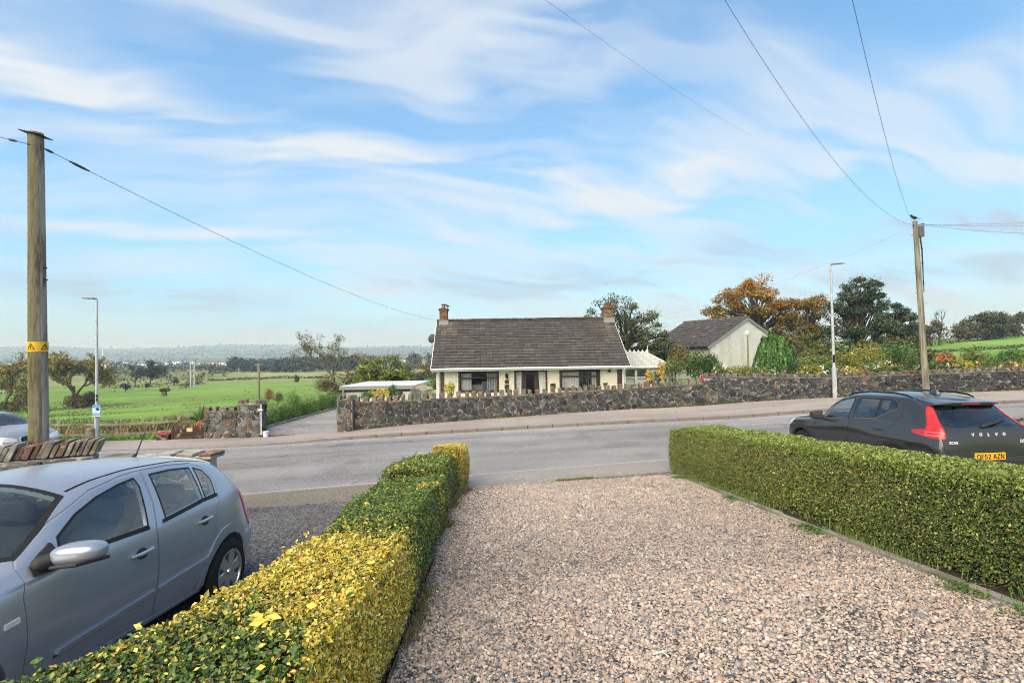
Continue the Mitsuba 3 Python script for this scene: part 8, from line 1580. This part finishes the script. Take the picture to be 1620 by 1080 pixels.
ws3 = Polygon([(1.42, 0), (1.46, .35), (1.60, .68), (2.02, .60), (2.25, .52), (2.2, 0), (2.25, -.52), (2.02, -.60), (1.60, -.68), (1.46, -.35)])
D.put('windscreen_seal', D.shell(.002, .004) ^ D.prism(ws3.buffer(.035), .98, 1.6, 'w'), 'm_rubber'); D.put('windscreen', D.shell(.0045, .004) ^ D.prism(ws3, .98, 1.6, 'w'), 'm_glass_car')
D.put('bonnet', D.shell(.004, .004) ^ D.prism(Polygon([(.20, -.56), (.20, .56), (.8, .66), (1.38, .68), (1.40, 0), (1.38, -.68), (.8, -.66)]), .75, 1.2, 'w'), 'm_paint_pearl')
for sd in (1, -1):
    gk = Polygon([(.03, .56), (.03, .80), (.12, .82), (.30, .80), (.36, .70), (.32, .57)]).buffer(-.03).buffer(.03); gk = gk if sd > 0 else affinity.scale(gk, -1, 1, origin=(0, 0))
    G = D.put('grille', D.shell(.022, .004) ^ D.prism(gk.difference(gk.buffer(-.028)), -.2, .5, 'u'), 'm_chrome'); D.put('grille_mesh', D.shell(.008, .004) ^ D.prism(gk.buffer(-.02), -.2, .5, 'u'), 'm_seam')
    hl = Polygon([(.42, .64), (.42, .72), (.60, .79), (.84, .82), (.88, .76), (.70, .64)]); hl = hl if sd > 0 else affinity.scale(hl, -1, 1, origin=(0, 0))
    D.put('headlight', D.shell(.008, .004) ^ D.prism(hl, -.2, .62, 'u'), 'm_lens_clear')
    lg = Polygon([(.38, .30), (.38, .44), (.74, .47), (.74, .33)]); lg = lg if sd > 0 else affinity.scale(lg, -1, 1, origin=(0, 0)); D.put('air_intake', D.shell(.006, .004) ^ D.prism(lg, -.2, .5, 'u'), 'm_plastic')
    sg_ = Polygon([(1.78, 1.02), (2.05, 1.20), (2.4, 1.34), (2.8, 1.37), (3.4, 1.33), (3.75, 1.22), (3.9, 1.06), (2.8, 1.02)]); D.put('side_window', D.shell(.0045, .004) ^ mir(D.prism(sg_, .2, 1.4, 'v'), sd), 'm_glass_car')
    for (u, wz) in WD: D.wheel(u, sd, .34, .22, .225, .79, 5); ring = Point(u, wz).buffer(.42, 40).difference(Point(u, wz).buffer(.386, 56)).intersection(sbox(u - .6, .3, u + .6, 1.2)); D.put('arch_lip', D.shell(.008, .004) ^ mir(D.prism(ring, .4, 1.4, 'v'), sd), 'm_plastic')
    vb = D.v_at(1.9, 1.0); mk = D.capsule('mirror', [(1.85, sd * vb, 1.02), (1.87, sd * (vb + .10), 1.05)], (.03, .03), 'm_plastic'); D.put('cover', m3.Manifold.batch_hull([m3.Manifold.sphere(.03, 12).translate((u, sd * (vb + v), w)) for u, v, w in ((1.82, .1, 1.04), (1.82, .1, 1.13), (1.92, .1, 1.03), (1.92, .24, 1.05), (1.84, .24, 1.12), (1.92, .24, 1.14))]), 'm_paint_pearl', mk, 50)
D.put('front_lip', D.shell(.012, .004) ^ D.prism(Polygon([(-.75, .22), (.75, .22), (.75, .30), (-.75, .30)]), -.2, .5, 'u'), 'm_plastic')
D.put('centre_intake', D.shell(.006, .004) ^ D.prism(Polygon([(-.34, .32), (.34, .32), (.30, .46), (-.30, .46)]), -.2, .5, 'u'), 'm_plastic')
# ================================================================ valley haze
if HAZE:
    scene['haze_air'] = {'type': 'homogeneous', 'albedo': {'type': 'rgb', 'value': [.93, .94, .95]}, 'sigma_t': {'type': 'rgb', 'value': [2.1e-4, 2.8e-4, 3.9e-4]}}
    scene['haze'] = {'type': 'cube', 'to_world': T().translate([0, 0, 70.0]).scale([5900, 5900, 130.0]), 'bsdf': {'type': 'null'}, 'interior': {'type': 'ref', 'id': 'haze_air'}}
    labels['haze'] = {'label': 'thin pale haze lying over the valley and far hills', 'category': 'haze', 'kind': 'stuff'}
    scene['camera']['medium'] = {'type': 'ref', 'id': 'haze_air'}
